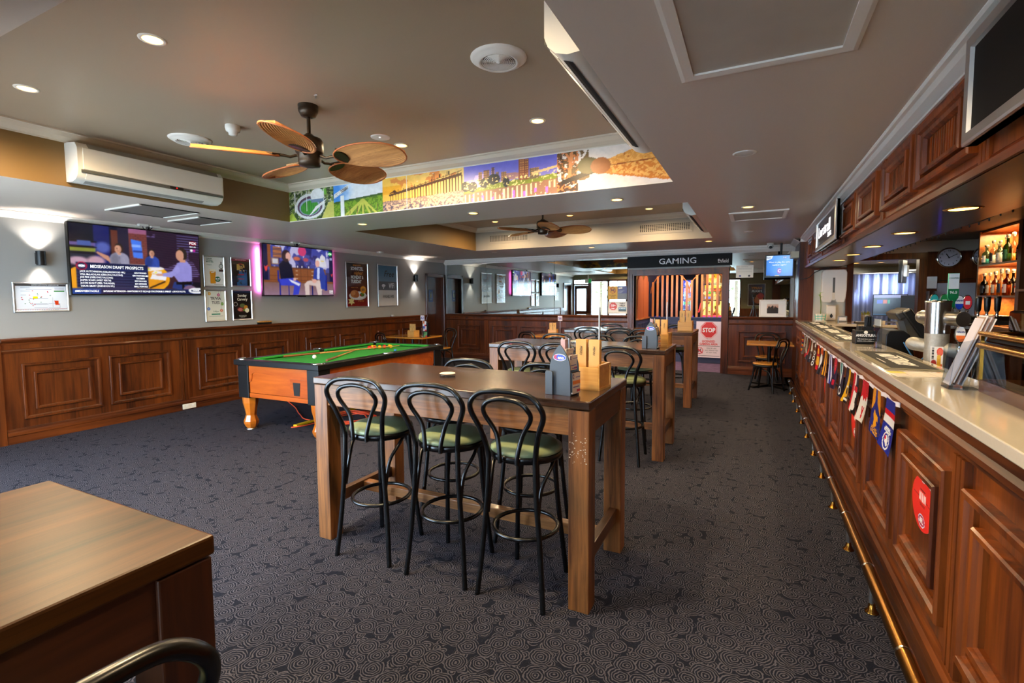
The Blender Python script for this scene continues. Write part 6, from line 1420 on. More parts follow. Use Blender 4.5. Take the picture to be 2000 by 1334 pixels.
# brochure holder with long leaflets
t = thing('brochure_holder', 'clear acrylic brochure holder full of leaning leaflets beside the glass case', 'brochure holder', (.86, 2.80, TZ))
q = MB(); y0, y1 = 2.765, 2.835
for yy2 in (2.752, 2.846):
    q.prism([(.775, TZ), (.84, TZ), (.895, TZ+.24), (.85, TZ+.22), (.797, TZ+.205)], lambda a, b2, d: (a, yy2+d, b2), 0, .003)
q.obox((.786, 2.80, TZ+.10), (0, 1, 0), (.10, 0, 1), (1, 0, -.10), .048, .10, .0016); q.obox((.855, 2.80, TZ+.15), (0, 1, 0), (.30, 0, 1), (1, 0, -.30), .048, .155, .0016); q.box(.772, .885, 2.75, 2.85, TZ, TZ+.004); q.build('acrylic', M_clear, t)
cc = [(214, 206, 214), (170, 140, 120), (226, 222, 226), (150, 120, 110), (206, 200, 210), (120, 90, 80), (222, 218, 222)]
for k in range(7):
    x = .790+.007*k; q = MB(); q.obox((x+.040, 2.80, TZ+.165+.006*(k % 3)), (0, 1, 0), (.34, 0, 1), (1, 0, -.34), .040, .155, .0022); q.build('leaflet', mat('leaflet_%d' % k, cc[k], .4), t)
# glass food display with brass trim
t = thing('display_case', 'bronze glass food display case with brass edges on the near bar top', 'display case', (1.05, 2.2, TZ))
cx0, cx1, cy0, cy1 = .868, 1.26, 1.45, 2.735
q = MB(); q.box(cx0, cx1, cy0, cy1, TZ, TZ+.055); q.build('base', mat('case_base', (84, 56, 46), .18, coat=.5), t, bevel=.004)
q = MB(); q.box(cx0+.012, cx1-.012, cy0+.01, cy1-.01, TZ+.055, TZ+.06); q.build('deck', mat('case_deck', (206, 186, 140), .5), t)
gz = TZ+.25
q = MB(); q.quad((cx0+.002, cy1, TZ+.055), (cx0+.002, cy0, TZ+.055), (cx0+.002, cy0, gz-.03), (cx0+.002, cy1, gz-.03)); q.build('front_glass', M_smoke, t)
q = MB(); q.quad((cx1, cy1-.002, TZ+.055), (cx0, cy1-.002, TZ+.055), (cx0, cy1-.002, gz-.03), (cx1, cy1-.002, gz-.03)); q.build('side_glass', M_smoke, t)
q = MB(); q.quad((cx0, cy0, gz), (cx1, cy0, gz), (cx1, cy1, gz), (cx0, cy1, gz)); q.build('top_glass', M_smoke, t)
q = MB(); q.cyl((cx0, cy0, gz), (cx0, cy1, gz), .011, n=12); q.cyl((cx0, cy1, gz), (cx1, cy1, gz), .009, n=12); q.cyl((cx0-.004, cy0, gz-.05), (cx0-.004, cy1, gz-.05), .013, n=12); q.box(cx0-.004, cx0+.008, cy1-.012, cy1+.002, TZ+.055, gz); q.build('brass_trim', M_gold, t)
q = MB(); q.box(cx0+.02, cx1-.02, cy0+.02, cy1-.02, gz-.03, gz-.02); q.build('lamp_hood', M_dark, t)
q = MB(); q.box(cx1-.02, cx1, cy0, cy1, TZ+.055, gz); q.build('rear_doors', M_dark, t)
t = thing('acrylic_lid', 'dark clear plastic tray with lids stacked on the glass case', 'tray', (1.05, 2.5, gz))
q = MB(); q.box(.93, 1.24, 2.1, 2.68, gz+.012, gz+.10); q.build('tray', M_smoke, t, bevel=.01)
q = MB(); q.box(.95, 1.22, 2.12, 2.66, gz+.013, gz+.06); q.build('contents', mat('dark_contents', (40, 24, 26), .35), t, bevel=.012)
q = MB(); q.tube([(.965+.0*a, 2.60+.03*math.cos(a), gz+.05+.028*math.sin(a)) for a in np.linspace(0, 2*PI, 20, endpoint=False)], .003, 6, closed=True); q.build('handle_ring', M_chrome, t)
q = MB(); q.obox((1.0, 2.35, gz+.115), (0, 1, .2), (1, 0, 0), (0, -.2, 1), .16, .012, .004); q.build('tongs', M_black, t)
# plant, soap and towel dispensers at the far end
t = thing('potted_bamboo', 'lucky bamboo in a white pot with turquoise check by the pilaster', 'potted plant', (.965, 9.25, TZ))
q = MB(); q.lathe([(.055, .0), (.062, .004), (.075, .11), (.066, .112), (.06, .10), (0, .095)], (.965, 9.25, TZ+.008), n=24); q.lathe([(.075, 0), (.08, .006), (.0, .007)], (.965, 9.25, TZ), n=24); pot = q.build('pot', M_white, t)
Mt = mat('turquoise_glaze', (70, 190, 170), .3); q = MB()
for zz in (.035, .075): q.lathe([(.0655+.118*zz, zz-.004), (.0655+.118*zz+.002, zz), (.0655+.118*zz, zz+.006)], (.965, 9.25, TZ+.008), n=24)
for k in range(8):
    a = k*PI/4+.2; q.tube([(.965+r*math.cos(a), 9.25+r*math.sin(a), TZ+.008+z) for r, z in ((.0655, .01), (.071, .06), (.077, .108))], .004, 5)
q.build('check_pattern', Mt, pot)
q = MB(); q.tube(smooth_path([(.965, 9.25, TZ+.1), (.968, 9.25, TZ+.24), (.960, 9.25, TZ+.34), (.95, 9.25, TZ+.44)], 6), .007, 8); q.build('cane', mat('bamboo_cane', (110, 130, 60), .5), t)
for k in range(8):
    a = k*.9; l = .06+.03*(k % 3); z = TZ+.36+.014*k
    q = MB(); d = Vector((math.cos(a), math.sin(a), .4)).normalized(); s2 = Vector((-math.sin(a), math.cos(a), 0)); o = Vector((.955, 9.25, z))
    q.add([o-s2*.002, o+s2*.002, o+d*l*.5+s2*.008+Vector((0, 0, .012)), o+d*l*.5-s2*.008+Vector((0, 0, .012)), o+d*l+Vector((0, 0, -.012))], [(0, 1, 2, 3), (3, 2, 4)]); q.build('leaf', mat('bamboo_leaf', (150, 186, 60), .5), t)
t = thing('soap_dispenser', 'white hand soap dispenser with dark teardrop window', 'dispenser', (1.14, 9.56, TZ+.05))
q = MB(); fnE = lambda u, z, d: (u, EY-d, z)
prof = [(0, 0), (.07, .0), (.105, .03), (.11, .13), (.10, .23), (.06, .25), (0, .25)]
q.add([(1.075, EY-a, TZ+.01+z) for a, z in prof]+[(1.20, EY-a, TZ+.01+z) for a, z in prof], [(i, (i+1) % 7, 7+(i+1) % 7, 7+i) for i in range(7)]+[tuple(range(6, -1, -1)), tuple(range(7, 14))]); q.build('body', M_white, t, bevel=.008)
q = MB(); q.prism([(1.137+.02*math.cos(a)*(1-.5*max(0, math.sin(a))), TZ+.085+.035*math.sin(a)) for a in np.linspace(0, 2*PI, 18, endpoint=False)], fnE, .100, .1125); q.build('window', mat('dark_window', (60, 66, 76), .2), t)
t = thing('towel_dispenser', 'large white paper towel dispenser on the end wall', 'dispenser', (1.16, 9.56, 1.45))
q = MB(); x0, x1, z0, z1 = .985, 1.325, 1.43, 1.96; r = .05
pl = [(x0+.03, z0), (x0+.13, z0), (x0+.145, z0+.05), (x1-.145, z0+.05), (x1-.13, z0), (x1-.03, z0), (x1-.01, z0+.06), (x1, z0+.2), (x1, z1-r), (x1-.015, z1-.015), (x1-r, z1), (x0+r, z1), (x0+.015, z1-.015), (x0, z1-r), (x0, z0+.2), (x0+.01, z0+.06)]
q.prism(pl, fnE, .0, .17); q.build('cover', M_white, t, bevel=.012)
q = MB(); q.prism([(1.135, 1.59), (1.165, 1.59), (1.165, 1.83), (1.135, 1.83)], fnE, .165, .172); q.build('level_window', mat('slot_grey', (96, 96, 92), .3), t)
q = MB(); q.prism([(1.13, 1.47), (1.17, 1.47), (1.17, 1.60), (1.13, 1.60)], fnE, .165, .1715); q.build('paper', M_cream, t)
t = thing('steel_box', 'small steel box on the worktop under the soap dispenser', 'box', (1.27, 9.3, TZ))
q = MB(); q.box(1.20, 1.32, 9.2, 9.3, TZ, TZ+.09); q.build('box', M_steel, t, bevel=.003)
q = MB(); q.box(1.215, 1.305, 9.198, 9.2, TZ+.02, TZ+.07); q.build('label', M_paper, t)

# ------------------------------------------------------------------ beer tower and taps
M_polish = mat('polished_steel', (200, 196, 190), .22, metal=1.0)
bt2 = thing('beer_tower', 'frosted stainless beer tower with cross pipes behind the bar mat', 'beer tower', (1.052, 3.99, .9))
q = MB(); q.cyl((1.052, 3.99, .90), (1.052, 3.99, 1.30), .062, n=28); q.build('pillar', M_frost, bt2)
q = MB(); q.cyl((1.052, 3.99, 1.30), (1.052, 3.99, 1.505), .064, n=28, caps=True); q.lathe([(.067, 0), (.067, .012), (.0, .014)], (1.052, 3.99, 1.495), n=28); q.build('polished_top', M_polish, bt2)
q = MB(); a, b2 = Vector((1.014, 4.12, 1.398)), Vector((1.137, 3.88, 1.395)); d = (b2-a).normalized(); q.cyl(a, b2, .043, n=24); q.lathe([(.043, 0), (.047, .001), (.047, .012)], b2, d, n=28, smooth=False); q.ball(a, .046, 20, 12); q.build('upper_pipe', M_steel, bt2)
q = MB(); a, b2 = Vector((.952, 4.06, 1.225)), Vector((1.212, 3.89, 1.18)); q.cyl(a, b2, .043, n=24); q.ball(a, .043, 20, 12); q.ball(b2, .043, 16, 10); q.build('lower_pipe', M_frost, bt2)
c = Canvas(30, 66, (236, 234, 232)); c.rect(0, 0, .45, .14, (230, 226, 224)); c.ell(.74, .82, .24, .14, (226, 70, 50)); c.ell(.74, .82, .18, .10, (236, 110, 90)); c.rect(.12, .58, .3, .96, (60, 60, 64)); c.rect(.08, .18, .92, .42, (214, 76, 40)); c.ell(.3, .46, .2, .1, (170, 50, 50)); c.rect(.52, .2, .84, .66, (222, 170, 50)); c.ell(.68, .66, .16, .07, (236, 190, 70))
for i in range(4): c.rect(.05, .6+.1*i, .4, .62+.1*i, (236, 234, 232))
o = c.build('sticker', (1.007, 3.925, 1.03), (.062, -.006, 0), (0, 0, .19), M_pr, bt2)
def tap(x, y, z, kind, label, group='beer taps'):
    t = thing('beer_tap', label, 'beer tap', (x, y, z), group)
    q = MB(); q.lathe([(.012, 0), (.016, .01), (.010, .022), (.008, .05), (.013, .06)], (x, y, z), n=14); q.tube(smooth_path([(x, y, z+.02), (x-.0, y+.05, z+.025), (x, y+.075, z+.0), (x, y+.08, z-.06)], 5), .008, 8); q.build('spout', M_chrome, t)
    if kind == 'black':
        q = MB(); q.lathe([(.011, .055), (.016, .07), (.019, .15), (.017, .16), (0, .161)], (x, y, z), n=14); q.build('handle', M_black, t)
    elif kind == 'tall':
        q = MB(); q.prism([(-.012, .05), (.012, .05), (.014, .10), (.030, .13), (.030, .30), (-.030, .30), (-.030, .13), (-.014, .10)], lambda a, b2, d: (x+a, y+d, z+b2), -.008, .008); h = q.build('handle', mat('tap_green', (20, 120, 70), .3), t, bevel=.002)
        q = MB(); q.box(x-.028, x+.028, y-.0095, y-.008, z+.19, z+.298); q.build('white_band', M_inkw, h); lettering('96.5', .024, (x, y-.0095, z+.165), Xv, Zv, M_inkw, h, bold=.03); lettering('COOPERS', .012, (x, y-.0105, z+.265), Xv, Zv, mat('green_ink', (16, 92, 60), .5), h, bold=.02)
    else:
        cc = {'blue': (60, 100, 190), 'red': (206, 30, 40), 'orange': (226, 110, 50), 'teal': (30, 150, 150), 'green': (20, 120, 60)}[kind]
        q = MB(); n = 24
        q.prism([(.027*math.cos(a), .115+.052*math.sin(a)) for a in np.linspace(0, 2*PI, n, endpoint=False)], lambda a, b2, d: (x+a, y+d, z+b2), -.006, .014); h = q.build('badge_body', M_chrome, t, bevel=.002)
        q = MB(); q.prism([(.023*math.cos(a), .115+.047*math.sin(a)) for a in np.linspace(0, 2*PI, n, endpoint=False)], lambda a, b2, d: (x+a, y+d, z+b2), -.0075, -.006); q.build('badge_face', M_inkw if kind in ('blue', 'orange') else mat('badge_'+kind, cc, .3), h)
        q = MB()
        if kind in ('blue', 'orange'): q.prism([(.022*math.cos(a), .110+.044*math.sin(a)) for a in np.linspace(PI+.1, 2*PI-.1, 12)], lambda a, b2, d: (x+a, y+d, z+b2), -.009, -.0075)
        else: q.box(x-.012, x+.012, y-.009, y-.0075, z+.10, z+.125)
        q.build('badge_mark', mat('badge_'+kind, cc, .3) if kind in ('blue', 'orange') else M_inkw, h)
        if kind in ('blue', 'orange'): lettering('HAHN', .014, (x, y-.0095, z+.127), Xv, Zv, mat('hahn_ink', (40, 60, 130), .4), h, bold=.04)
tb = thing('tap_bar', 'polished horizontal tap pipe carrying the row of beer taps', 'tap bar', (1.4, 4.5, .9))
q = MB(); q.cyl((1.20, 4.5, 1.365), (1.62, 4.5, 1.365), .032, n=20); q.ball((1.20, 4.5, 1.365), .034, 14, 10); q.build('pipe', M_chrome, tb)
q = MB(); q.cyl((1.42, 4.5, .90), (1.42, 4.5, 1.35), .03, n=20); q.build('post', M_chrome, tb)
tap(1.255, 4.47, 1.395, 'tall', 'tall green and white tap handle')
tap(1.215, 4.49, 1.385, 'green', 'small green edged tap badge beside the tall handle')
tap(1.290, 4.47, 1.375, 'blue', 'white and blue oval tap badge')
tap(1.335, 4.47, 1.375, 'red', 'red oval tap badge')
tap(1.40, 4.49, 1.37, 'black', 'black tap handle next to the red badge')
tap(1.447, 4.49, 1.37, 'black', 'middle black tap handle')
tap(1.50, 4.49, 1.37, 'black', 'black tap handle nearest the glass case')
tap(1.175, 4.55, 1.385, 'teal', 'teal tap badge behind the tower top')
tap(1.137, 3.89, 1.19, 'orange', 'white and orange oval tap badge low on the tower')

# point-of-sale terminal
t = thing('till_terminal', 'black touch-screen till turned away behind the bar', 'till', (1.12, 5.1, .9))
q = MB(); q.prism([(.995, 1.06), (1.0, 1.215), (1.02, 1.251), (1.116, 1.251), (1.158, 1.215), (1.20, 1.01), (1.20, .903), (.995, .903)], lambda a, b2, d: (a, 5.04+d, b2), 0, .34); q.build('base', M_black, t, bevel=.006)
q = MB(); q.obox((1.146, 5.22, 1.24), (-.3, 0, 1), (0, 1, 0), (1, 0, .3), .084, .036, .021); q.build('hinge', M_steel, t)
q = MB(); q.obox((1.206, 5.22, 1.287), (-.62, 0, 1), (0, 1, 0), (1, 0, .62), .160, .20, .034); q.build('screen_housing', M_black, t, bevel=.014)
q = MB(); q.obox((1.098, 5.22, 1.377), (-.62, 0, 1), (0, 1, 0), (1, 0, .62), .036, .18, .034); q.build('top_hump', mat('till_grey', (30, 30, 32), .45), t, bevel=.014)
q = MB(); q.tube(smooth_path([(1.116, 5.03, 1.155), (1.15, 4.98, 1.07), (1.2, 4.98, 1.01), (1.25, 5.0, 1.05)], 6), .005, 6); q.build('cable', mat('blue_cable', (50, 120, 190), .5), t)

# ------------------------------------------------------------------ back bar: end wall
def clock(x, z, label, r=.145):
    t = thing('wall_clock', label, 'clock', (x, EY, z)); y = EY
    q = MB(); q.lathe([(r, 0), (r+.008, .02), (r-.004, .04), (r-.016, .034), (r-.016, .025)], (x, y, z), (0, -1, 0), n=40, caps=False); q.build('rim', M_chrome, t)
    q = MB(); q.lathe([(0, .022), (r-.014, .022)], (x, y, z), (0, -1, 0), n=36); q.build('dial', mat('dial', (214, 208, 220), .4), t)
    for k in range(1, 13):
        a = PI/2-k*PI/6; lettering(str(k), r*.24, (x+r*.70*math.cos(a), y-.0235, z+r*.70*math.sin(a)), Xv, Zv, M_ink, t, bold=.01)
    for nm2, a, l, w in (('hour_hand', PI/2-(10.95)*PI/6, r*.48, .006), ('minute_hand', PI/2-2.05*PI/6, r*.72, .004)):
        q = MB(); q.obox((x+l*.42*math.cos(a), y-.026, z+l*.42*math.sin(a)), (math.cos(a), 0, math.sin(a)), (0, 1, 0), (-math.sin(a), 0, math.cos(a)), l*.58, .001, w); q.build(nm2, M_ink, t)
clock(2.61, 2.10, 'round chrome clock reading five to eleven on the timber wall'); clock(3.02, 2.10, 'second round chrome clock half hidden by the bottle shelves')
t = thing('steel_splashback', 'brushed steel splashback panel under the clocks', 'panel', (2.7, EY, 1.45))
q = MB(); q.box(2.49, 2.93, EY-.03, EY-.004, 1.18, 1.72); q.build('sheet', mat('splash_steel', (214, 212, 214), .42, metal=.45), t)
q = MB(); q.tube([(2.5, EY-.05, 1.76), (2.7, EY-.05, 1.765), (2.9, EY-.05, 1.78)], .005, 6); q.build('rail', M_black, t)
t = thing('shelf_unit', 'tall white shelf unit with blue lights left of the steel panel', 'shelf unit', (2.42, EY, 1.2))
q = MB(); q.box(2.37, 2.375, EY-.12, EY-.005, 1.18, 1.60); q.box(2.465, 2.47, EY-.12, EY-.005, 1.18, 1.60); q.box(2.37, 2.47, EY-.12, EY-.005, 1.18, 1.185); q.box(2.37, 2.47, EY-.12, EY-.005, 1.34, 1.345); q.box(2.37, 2.47, EY-.12, EY-.005, 1.48, 1.485); q.build('rack', M_alu, t)
q = MB(); q.box(2.36, 2.475, EY-.06, EY-.005, 1.64, 1.82); q.build('top_box', M_white, t, bevel=.004)
q = MB(); q.box(2.455, 2.46, EY-.10, EY-.09, 1.20, 1.46); q.build('blue_strip', mat('blue_led', (60, 60, 255), .5, emit=(70, 70, 255), es=3), t)
q = MB(); q.box(2.39, 2.43, EY-.09, EY-.04, 1.346, 1.42); q.build('reader', M_black, t)
bb = thing('back_counter', 'timber back counter with pale top below the clocks', 'counter', (2.4, 9.2, 0))
q = MB(); q.box(1.43, 3.29, 9.0, 9.52, 1.06, 1.10); q.build('top', M_stone, bb, bevel=.003)
q = MB(); q.box(1.45, 3.29, 9.03, 9.52, 0, 1.06); q.build('body', W_dado, bb)
# things on the back counter
def monitor(x, y, z, w, h, rz, cv, label, m=M_black):
    t = thing('monitor', label, 'monitor', (x, y, z)); cs, sn = math.cos(rz), math.sin(rz); U = Vector((cs, sn, 0)); N = U.cross(Zv)
    q = MB(); slab(q, Vector((x, y, z+.10))-U*w/2, U*w, Zv*h, -.03, 0); q.build('housing', m, t, bevel=.004)
    q = MB(); q.obox(Vector((x, y, z+.09))-N*.05, (0, 0, 1), U, N, .085, .02, .012); q.obox(Vector((x, y, z+.006))-N*.03, U, N, (0, 0, 1), .10, .08, .006); q.build('stand', m, t)
    if cv is not None: cv.build('panel', Vector((x, y, z+.112))-U*(w/2-.012)+N*.0015, U*(w-.024), Zv*(h-.024), M_scr, t)
    return t
c = Canvas(60, 40, (10, 10, 14)); c.rect(0, .86, 1, 1, (150, 150, 190)); c.rect(.12, .58, .28, .76, (40, 70, 200)); c.rect(.3, .58, .42, .76, (200, 90, 40)); c.rect(.44, .58, .5, .76, (40, 150, 110)); c.rect(0, 0, 1, .07, (20, 60, 90))
monitor(2.02, 10.05, 1.10, .46, .36, R(-12), c, 'dark monitor with coloured order tiles seen through the bar opening')
monitor(2.28, 9.98, 1.10, .26, .34, R(170), None, 'back of a small monitor on a stand in the opening', mat('monitor_grey', (96, 92, 88), .4))
t = thing('pass_shelf', 'cluttered shelf of the room behind the opening', 'shelf', (1.9, 10, 1.06))
q = MB(); q.box(1.30, 2.60, 9.70, 10.35, 1.05, 1.09); q.build('top', W_oak, t); q = MB(); q.box(1.32, 2.58, 9.72, 10.33, 0, 1.05); q.build('body', M_dark, t)
t = thing('potted_succulent', 'yellow green succulent in a cream pot in the opening', 'potted plant', (1.68, 9.95, 1.09))
q = MB(); q.lathe([(.05, 0), (.068, .13), (.062, .132), (.058, .12), (0, .115)], (1.68, 9.95, 1.09), n=20); q.build('pot', M_cream, t)
q = MB(); rs = random.Random(8)
for k in range(26):
    a = rs.random()*2*PI; r0 = .05*rs.random(); r1 = r0+.03; z = 1.20; q.cyl((1.68+r0*math.cos(a), 9.95+r0*math.sin(a), z), (1.68+r1*math.cos(a), 9.95+r1*math.sin(a), z+.05+.04*rs.random()), .008, .001, n=5)
stuff(q.build('spiky_leaves', mat('succulent', (190, 190, 60), .5), t))
for k, (x, y, w, h, cc, lab) in enumerate(((1.50, 9.25, .16, .035, (70, 66, 60), 'dark flat tray'), (1.62, 9.3, .05, .09, (200, 50, 40), 'small red bottle'), (1.75, 9.28, .12, .05, (210, 196, 170), 'folded cloth'), (2.12, 9.3, .12, .12, (30, 28, 28), 'black box'), (2.30, 9.2, .10, .04, (220, 210, 190), 'pale saucer'))):
    t = thing(('flat_tray', 'small_bottle', 'folded_cloth', 'storage_box', 'saucer')[k], lab+' on the back counter by the opening', ('tray', 'bottle', 'cloth', 'box', 'saucer')[k], (x, y, 1.10))
    q = MB()
    if k in (1, 4): q.lathe([(w/2, 0), (w/2, h*.6), (w*.2, h*.8), (w*.2, h), (0, h)], (x, y, 1.101), n=14)
    else: q.box(x-w/2, x+w/2, y-.05, y+.05, 1.101, 1.10+h)
    q.build('body', mat('bar_item_%d' % k, cc, .5), t, bevel=.004)
# room behind: curtain, hanging television, walls
b = MB(); b.box(0.55, 0.68, 10.7, 14.0, 0, 2.6); b.box(0.68, 4.4, 13.9, 14.0, 0, 2.6); b.box(4.3, 4.4, 9.7, 13.9, 0, 2.6); b.box(3.4, 4.4, 9.56, 9.7, 0, 2.6)
struct(b.build('wall_back_room', mat('back_room_wall', (178, 166, 138), .6)))
b = MB(); b.box(0.55, 4.4, 9.68, 14.0, 2.19, 2.30); struct(b.build('ceiling_back_room', mat('back_room_ceiling', (214, 204, 176), .6)))
b = MB(); b.box(0.55, 4.4, 9.56, 14.0, -.1, 0.0); struct(b.build('floor_back_room', mat('back_room_floor', (80, 74, 70), .8)))
t = thing('curtain', 'navy pleated curtain in the room behind the bar', 'curtain', (2.2, 12.6, 0))
n = 220; vs = []; q = MB(); q.smooth = True
for i in range(n):
    x = 1.30+2.4*i/(n-1); y = 12.6+.05*math.sin(i*.42)+.02*math.sin(i*.17+1)
    vs += [(x, y, .35), (x, y+.01*math.sin(i), 1.4), (x, y, 1.985)]
q.add(vs, [(i*3+j, (i+1)*3+j, (i+1)*3+j+1, i*3+j+1) for i in range(n-1) for j in range(2)]); q.build('fabric', mat('curtain_navy', (86, 98, 140), .8), t)
q = MB(); q.cyl((1.25, 12.58, 2.0), (3.75, 12.58, 2.0), .015); q.build('rod', M_steel, t)
t = thing('television', 'back of a small television on a bracket in the room behind', 'television', (2.45, 11.2, 1.9))
q = MB(); q.obox((2.42, 11.2, 1.98), (.35, 1, 0), (0, 0, 1), (1, -.35, 0), .26, .22, .03); q.build('housing', M_black, t, bevel=.01)
q = MB(); q.obox((2.46, 11.18, 1.98), (.35, 1, 0), (0, 0, 1), (1, -.35, 0), .12, .10, .03); q.cyl((2.50, 11.15, 1.98), (2.62, 11.1, 1.98), .02); q.cyl((2.62, 11.1, 1.95), (2.62, 11.1, 2.19), .018); q.build('bracket', M_steel, t)
t = thing('trailing_plant', 'green trailing plant at the left of the opening', 'plant', (1.45, 10.3, 1.7))
q = MB(); rs = random.Random(5)
for k in range(90):
    o = Vector((1.46+.07*rs.random(), 10.6+.1*rs.random(), 1.48+.42*rs.random())); d = Vector((rs.uniform(-1, 1), rs.uniform(-1, 1), rs.uniform(-.5, .6))).normalized()*.035; s2 = d.cross(Zv).normalized()*.014
    q.add([o, o+d*.5+s2, o+d, o+d*.5-s2], [(0, 1, 2, 3)])
stuff(q.build('foliage', mat('ivy', (70, 130, 50), .5), t))
q = MB(); q.cyl((1.5, 10.66, 1.45), (1.5, 10.66, 2.19), .006); q.build('hanger', M_alu, t)
lo = area('back_room_sun', (3.3, 10.0, 1.98), (R(85), 0, R(22)), 0.9, .26, 15, (.86, .93, 1)); lo.data.spread = R(14)
area('back_room_glow', (2.2, 11.4, 2.175), (0, 0, 0), 1.6, 1.2, 34, (1, .86, .62))

for x, y in ((1.82, 11.9), (2.22, 11.9)): downlight(x, y, 2.19, 'lit downlight in the room behind the opening, %s one' % ('left' if x < 2 else 'right'), energy=8)
# ------------------------------------------------------------------ back bar: bottle bays along the right wall
SX = 2.60
sh = thing('bottle_shelves', 'lit timber shelving bay of bottles on the back wall', 'shelving', (SX, 7.9, 0))
q = MB(); q.box(SX, 3.29, 8.40, 8.44, .0, 2.35); q.box(SX-.01, 3.29, 7.28, 7.33, .0, 2.35); q.build('side_panel', W_shelf, sh)
for z in (1.925, 1.53, 1.16):
    q = MB(); q.box(SX, 3.1, 7.33, 8.40, z-.022, z); q.build('shelf', W_shelf, sh)
q = MB(); q.box(3.08, 3.1, 7.33, 8.40, .0, 2.35); q.build('back_panel', W_shelf, sh)
q = MB(); q.box(SX+.02, 3.1, 7.33, 8.40, 2.33, 2.352); q.build('top_panel', W_shelf, sh)
q = MB(); q.box(SX, 3.2, 7.33, 8.40, 0.0, 1.135); q.build('cupboard', W_dado, sh)
for z, e in ((2.31, 26), (1.89, 20), (1.49, 14)): area('shelf_light', (2.82, 7.86, z), (0, 0, 0), .25, .9, e, (1, .66, .28))
s2_ = thing('bottle_shelves', 'darker timber shelving bay of glasses nearer the camera', 'shelving', (SX, 6.6, 0))
q = MB(); q.box(SX-.03, 3.29, 7.20, 7.28, 0, 2.35); q.build('side_panel', W_dado, s2_)
q = MB(); q.box(3.08, 3.1, 4.0, 7.2, 0, 2.35); q.build('back_panel', W_dado, s2_)
for z in (1.60, 1.16):
    q = MB(); q.box(SX-.05, 3.1, 4.0, 7.20, z-.025, z); q.build('shelf', W_shelf, s2_)
q = MB(); q.box(SX, 3.2, 4.0, 7.2, 0, 1.13); q.build('cupboard', W_dado, s2_)
rs = random.Random(21)
def bottle(x, y, z, h, r, glass, liquid, lab_c, label, pourer=True):
    t = thing('spirit_bottle', label, 'bottle', (x, y, z), 'spirit bottles on the back bar')
    q = MB(); q.lathe([(r*.9, 0), (r, .006), (r, h*.55), (r*.85, h*.64), (r*.36, h*.72), (r*.34, h*.9), (r*.40, h*.905), (r*.40, h*.92)], (x, y, z), n=16); q.build('glass', glass, t)
    q = MB(); lv = h*rs.uniform(.25, .55); q.lathe([(r*.8, .006), (r*.88, .01), (r*.88, lv), (0, lv+.001)], (x, y, z), n=12); q.build('spirit', liquid, t)
    q = MB(); n = 10; a0 = PI; w = 1.1
    for i in range(n-1):
        a, b2 = a0-w+2*w*i/(n-1), a0-w+2*w*(i+1)/(n-1); R2 = r*1.012
        q.quad((x+R2*math.cos(a), y+R2*math.sin(a), z+h*.12), (x+R2*math.cos(b2), y+R2*math.sin(b2), z+h*.12), (x+R2*math.cos(b2), y+R2*math.sin(b2), z+h*.48), (x+R2*math.cos(a), y+R2*math.sin(a), z+h*.48))
    lb = q.build('paper_label', lab_c, t)
    q = MB(); q.box(x-r*1.03, x-r*1.01, y-r*.5, y+r*.5, z+h*.30, z+h*.36); q.build('label_band', rs.choice([M_ink, M_red, M_gold]), lb)
    q = MB(); q.lathe([(r*.42, h*.92), (r*.30, h*.94), (r*.5, h*.96), (r*.5, h*1.05), (r*.2, h*1.07), (0, h*1.07)], (x, y, z), n=12); q.build('pourer', mat('pourer_grey', (150, 140, 128), .3), t)
    return t
gl = [M_bottleglass, glassy('teal_glass', (170, 225, 225), .7), glassy('amber_glass', (214, 140, 70), .6), glassy('green_glass', (120, 170, 110), .6), glassy('dark_glass', (60, 40, 40), .5)]
lq = [mat('clear_spirit', (206, 214, 206), .15), mat('whisky', (176, 88, 16), .12), mat('dark_rum', (70, 28, 12), .12), mat('honey_spirit', (206, 140, 40), .12), mat('teal_spirit', (130, 196, 196), .12)]
lb = [mat('label_white', (226, 220, 206), .5), mat('label_cream', (206, 190, 150), .5), mat('label_black', (30, 28, 28), .5), mat('label_green', (60, 120, 70), .5), mat('label_plum', (80, 30, 50), .5)]
words_t = ['teal squat bottle at the far end', 'pale blue square-label bottle', 'slim clear bottle', 'clear bottle with tall neck', 'white-labelled clear bottle', 'tall clear bottle', 'green-labelled bottle', 'dark plum bottle at the near end']
ty = np.linspace(8.33, 7.66, 8)
for i in range(8):
    bottle(2.65+.085*(i % 2), ty[i], 1.925, (.235, .25, .27, .31, .25, .33, .30, .29)[i], (.045, .042, .034, .038, .036, .037, .04, .042)[i], gl[(1, 1, 0, 0, 0, 0, 3, 4)[i]], lq[(4, 4, 0, 3, 0, 3, 0, 2)[i]], lb[(0, 1, 2, 0, 0, 0, 3, 4)[i]], 'spirit bottle on the upper back shelf, '+words_t[i])
words_m = ['black bottle at the far end', 'amber bottle second from the far end', 'pale amber bottle third from the far end', 'honey bottle fourth from the far end', 'whisky bottle in the middle', 'amber bottle right of the middle', 'dark-labelled bottle', 'rum bottle third from the near end', 'whisky bottle second from the near end', 'white-labelled bottle at the near end']
ty = np.linspace(8.35, 7.64, 10)
for i in range(10):
    bottle(2.65+.08*(i % 2), ty[i], 1.53, (.27, .28, .27, .29, .28, .30, .30, .29, .28, .30)[i], (.038, .036, .034, .035, .037, .036, .034, .036, .038, .04)[i], gl[(4, 2, 0, 0, 0, 2, 0, 4, 2, 0)[i]], lq[(2, 1, 1, 3, 1, 3, 1, 2, 1, 1)[i]], lb[(2, 0, 1, 0, 1, 0, 2, 1, 0, 0)[i]], 'spirit bottle on the middle back shelf, '+words_m[i])
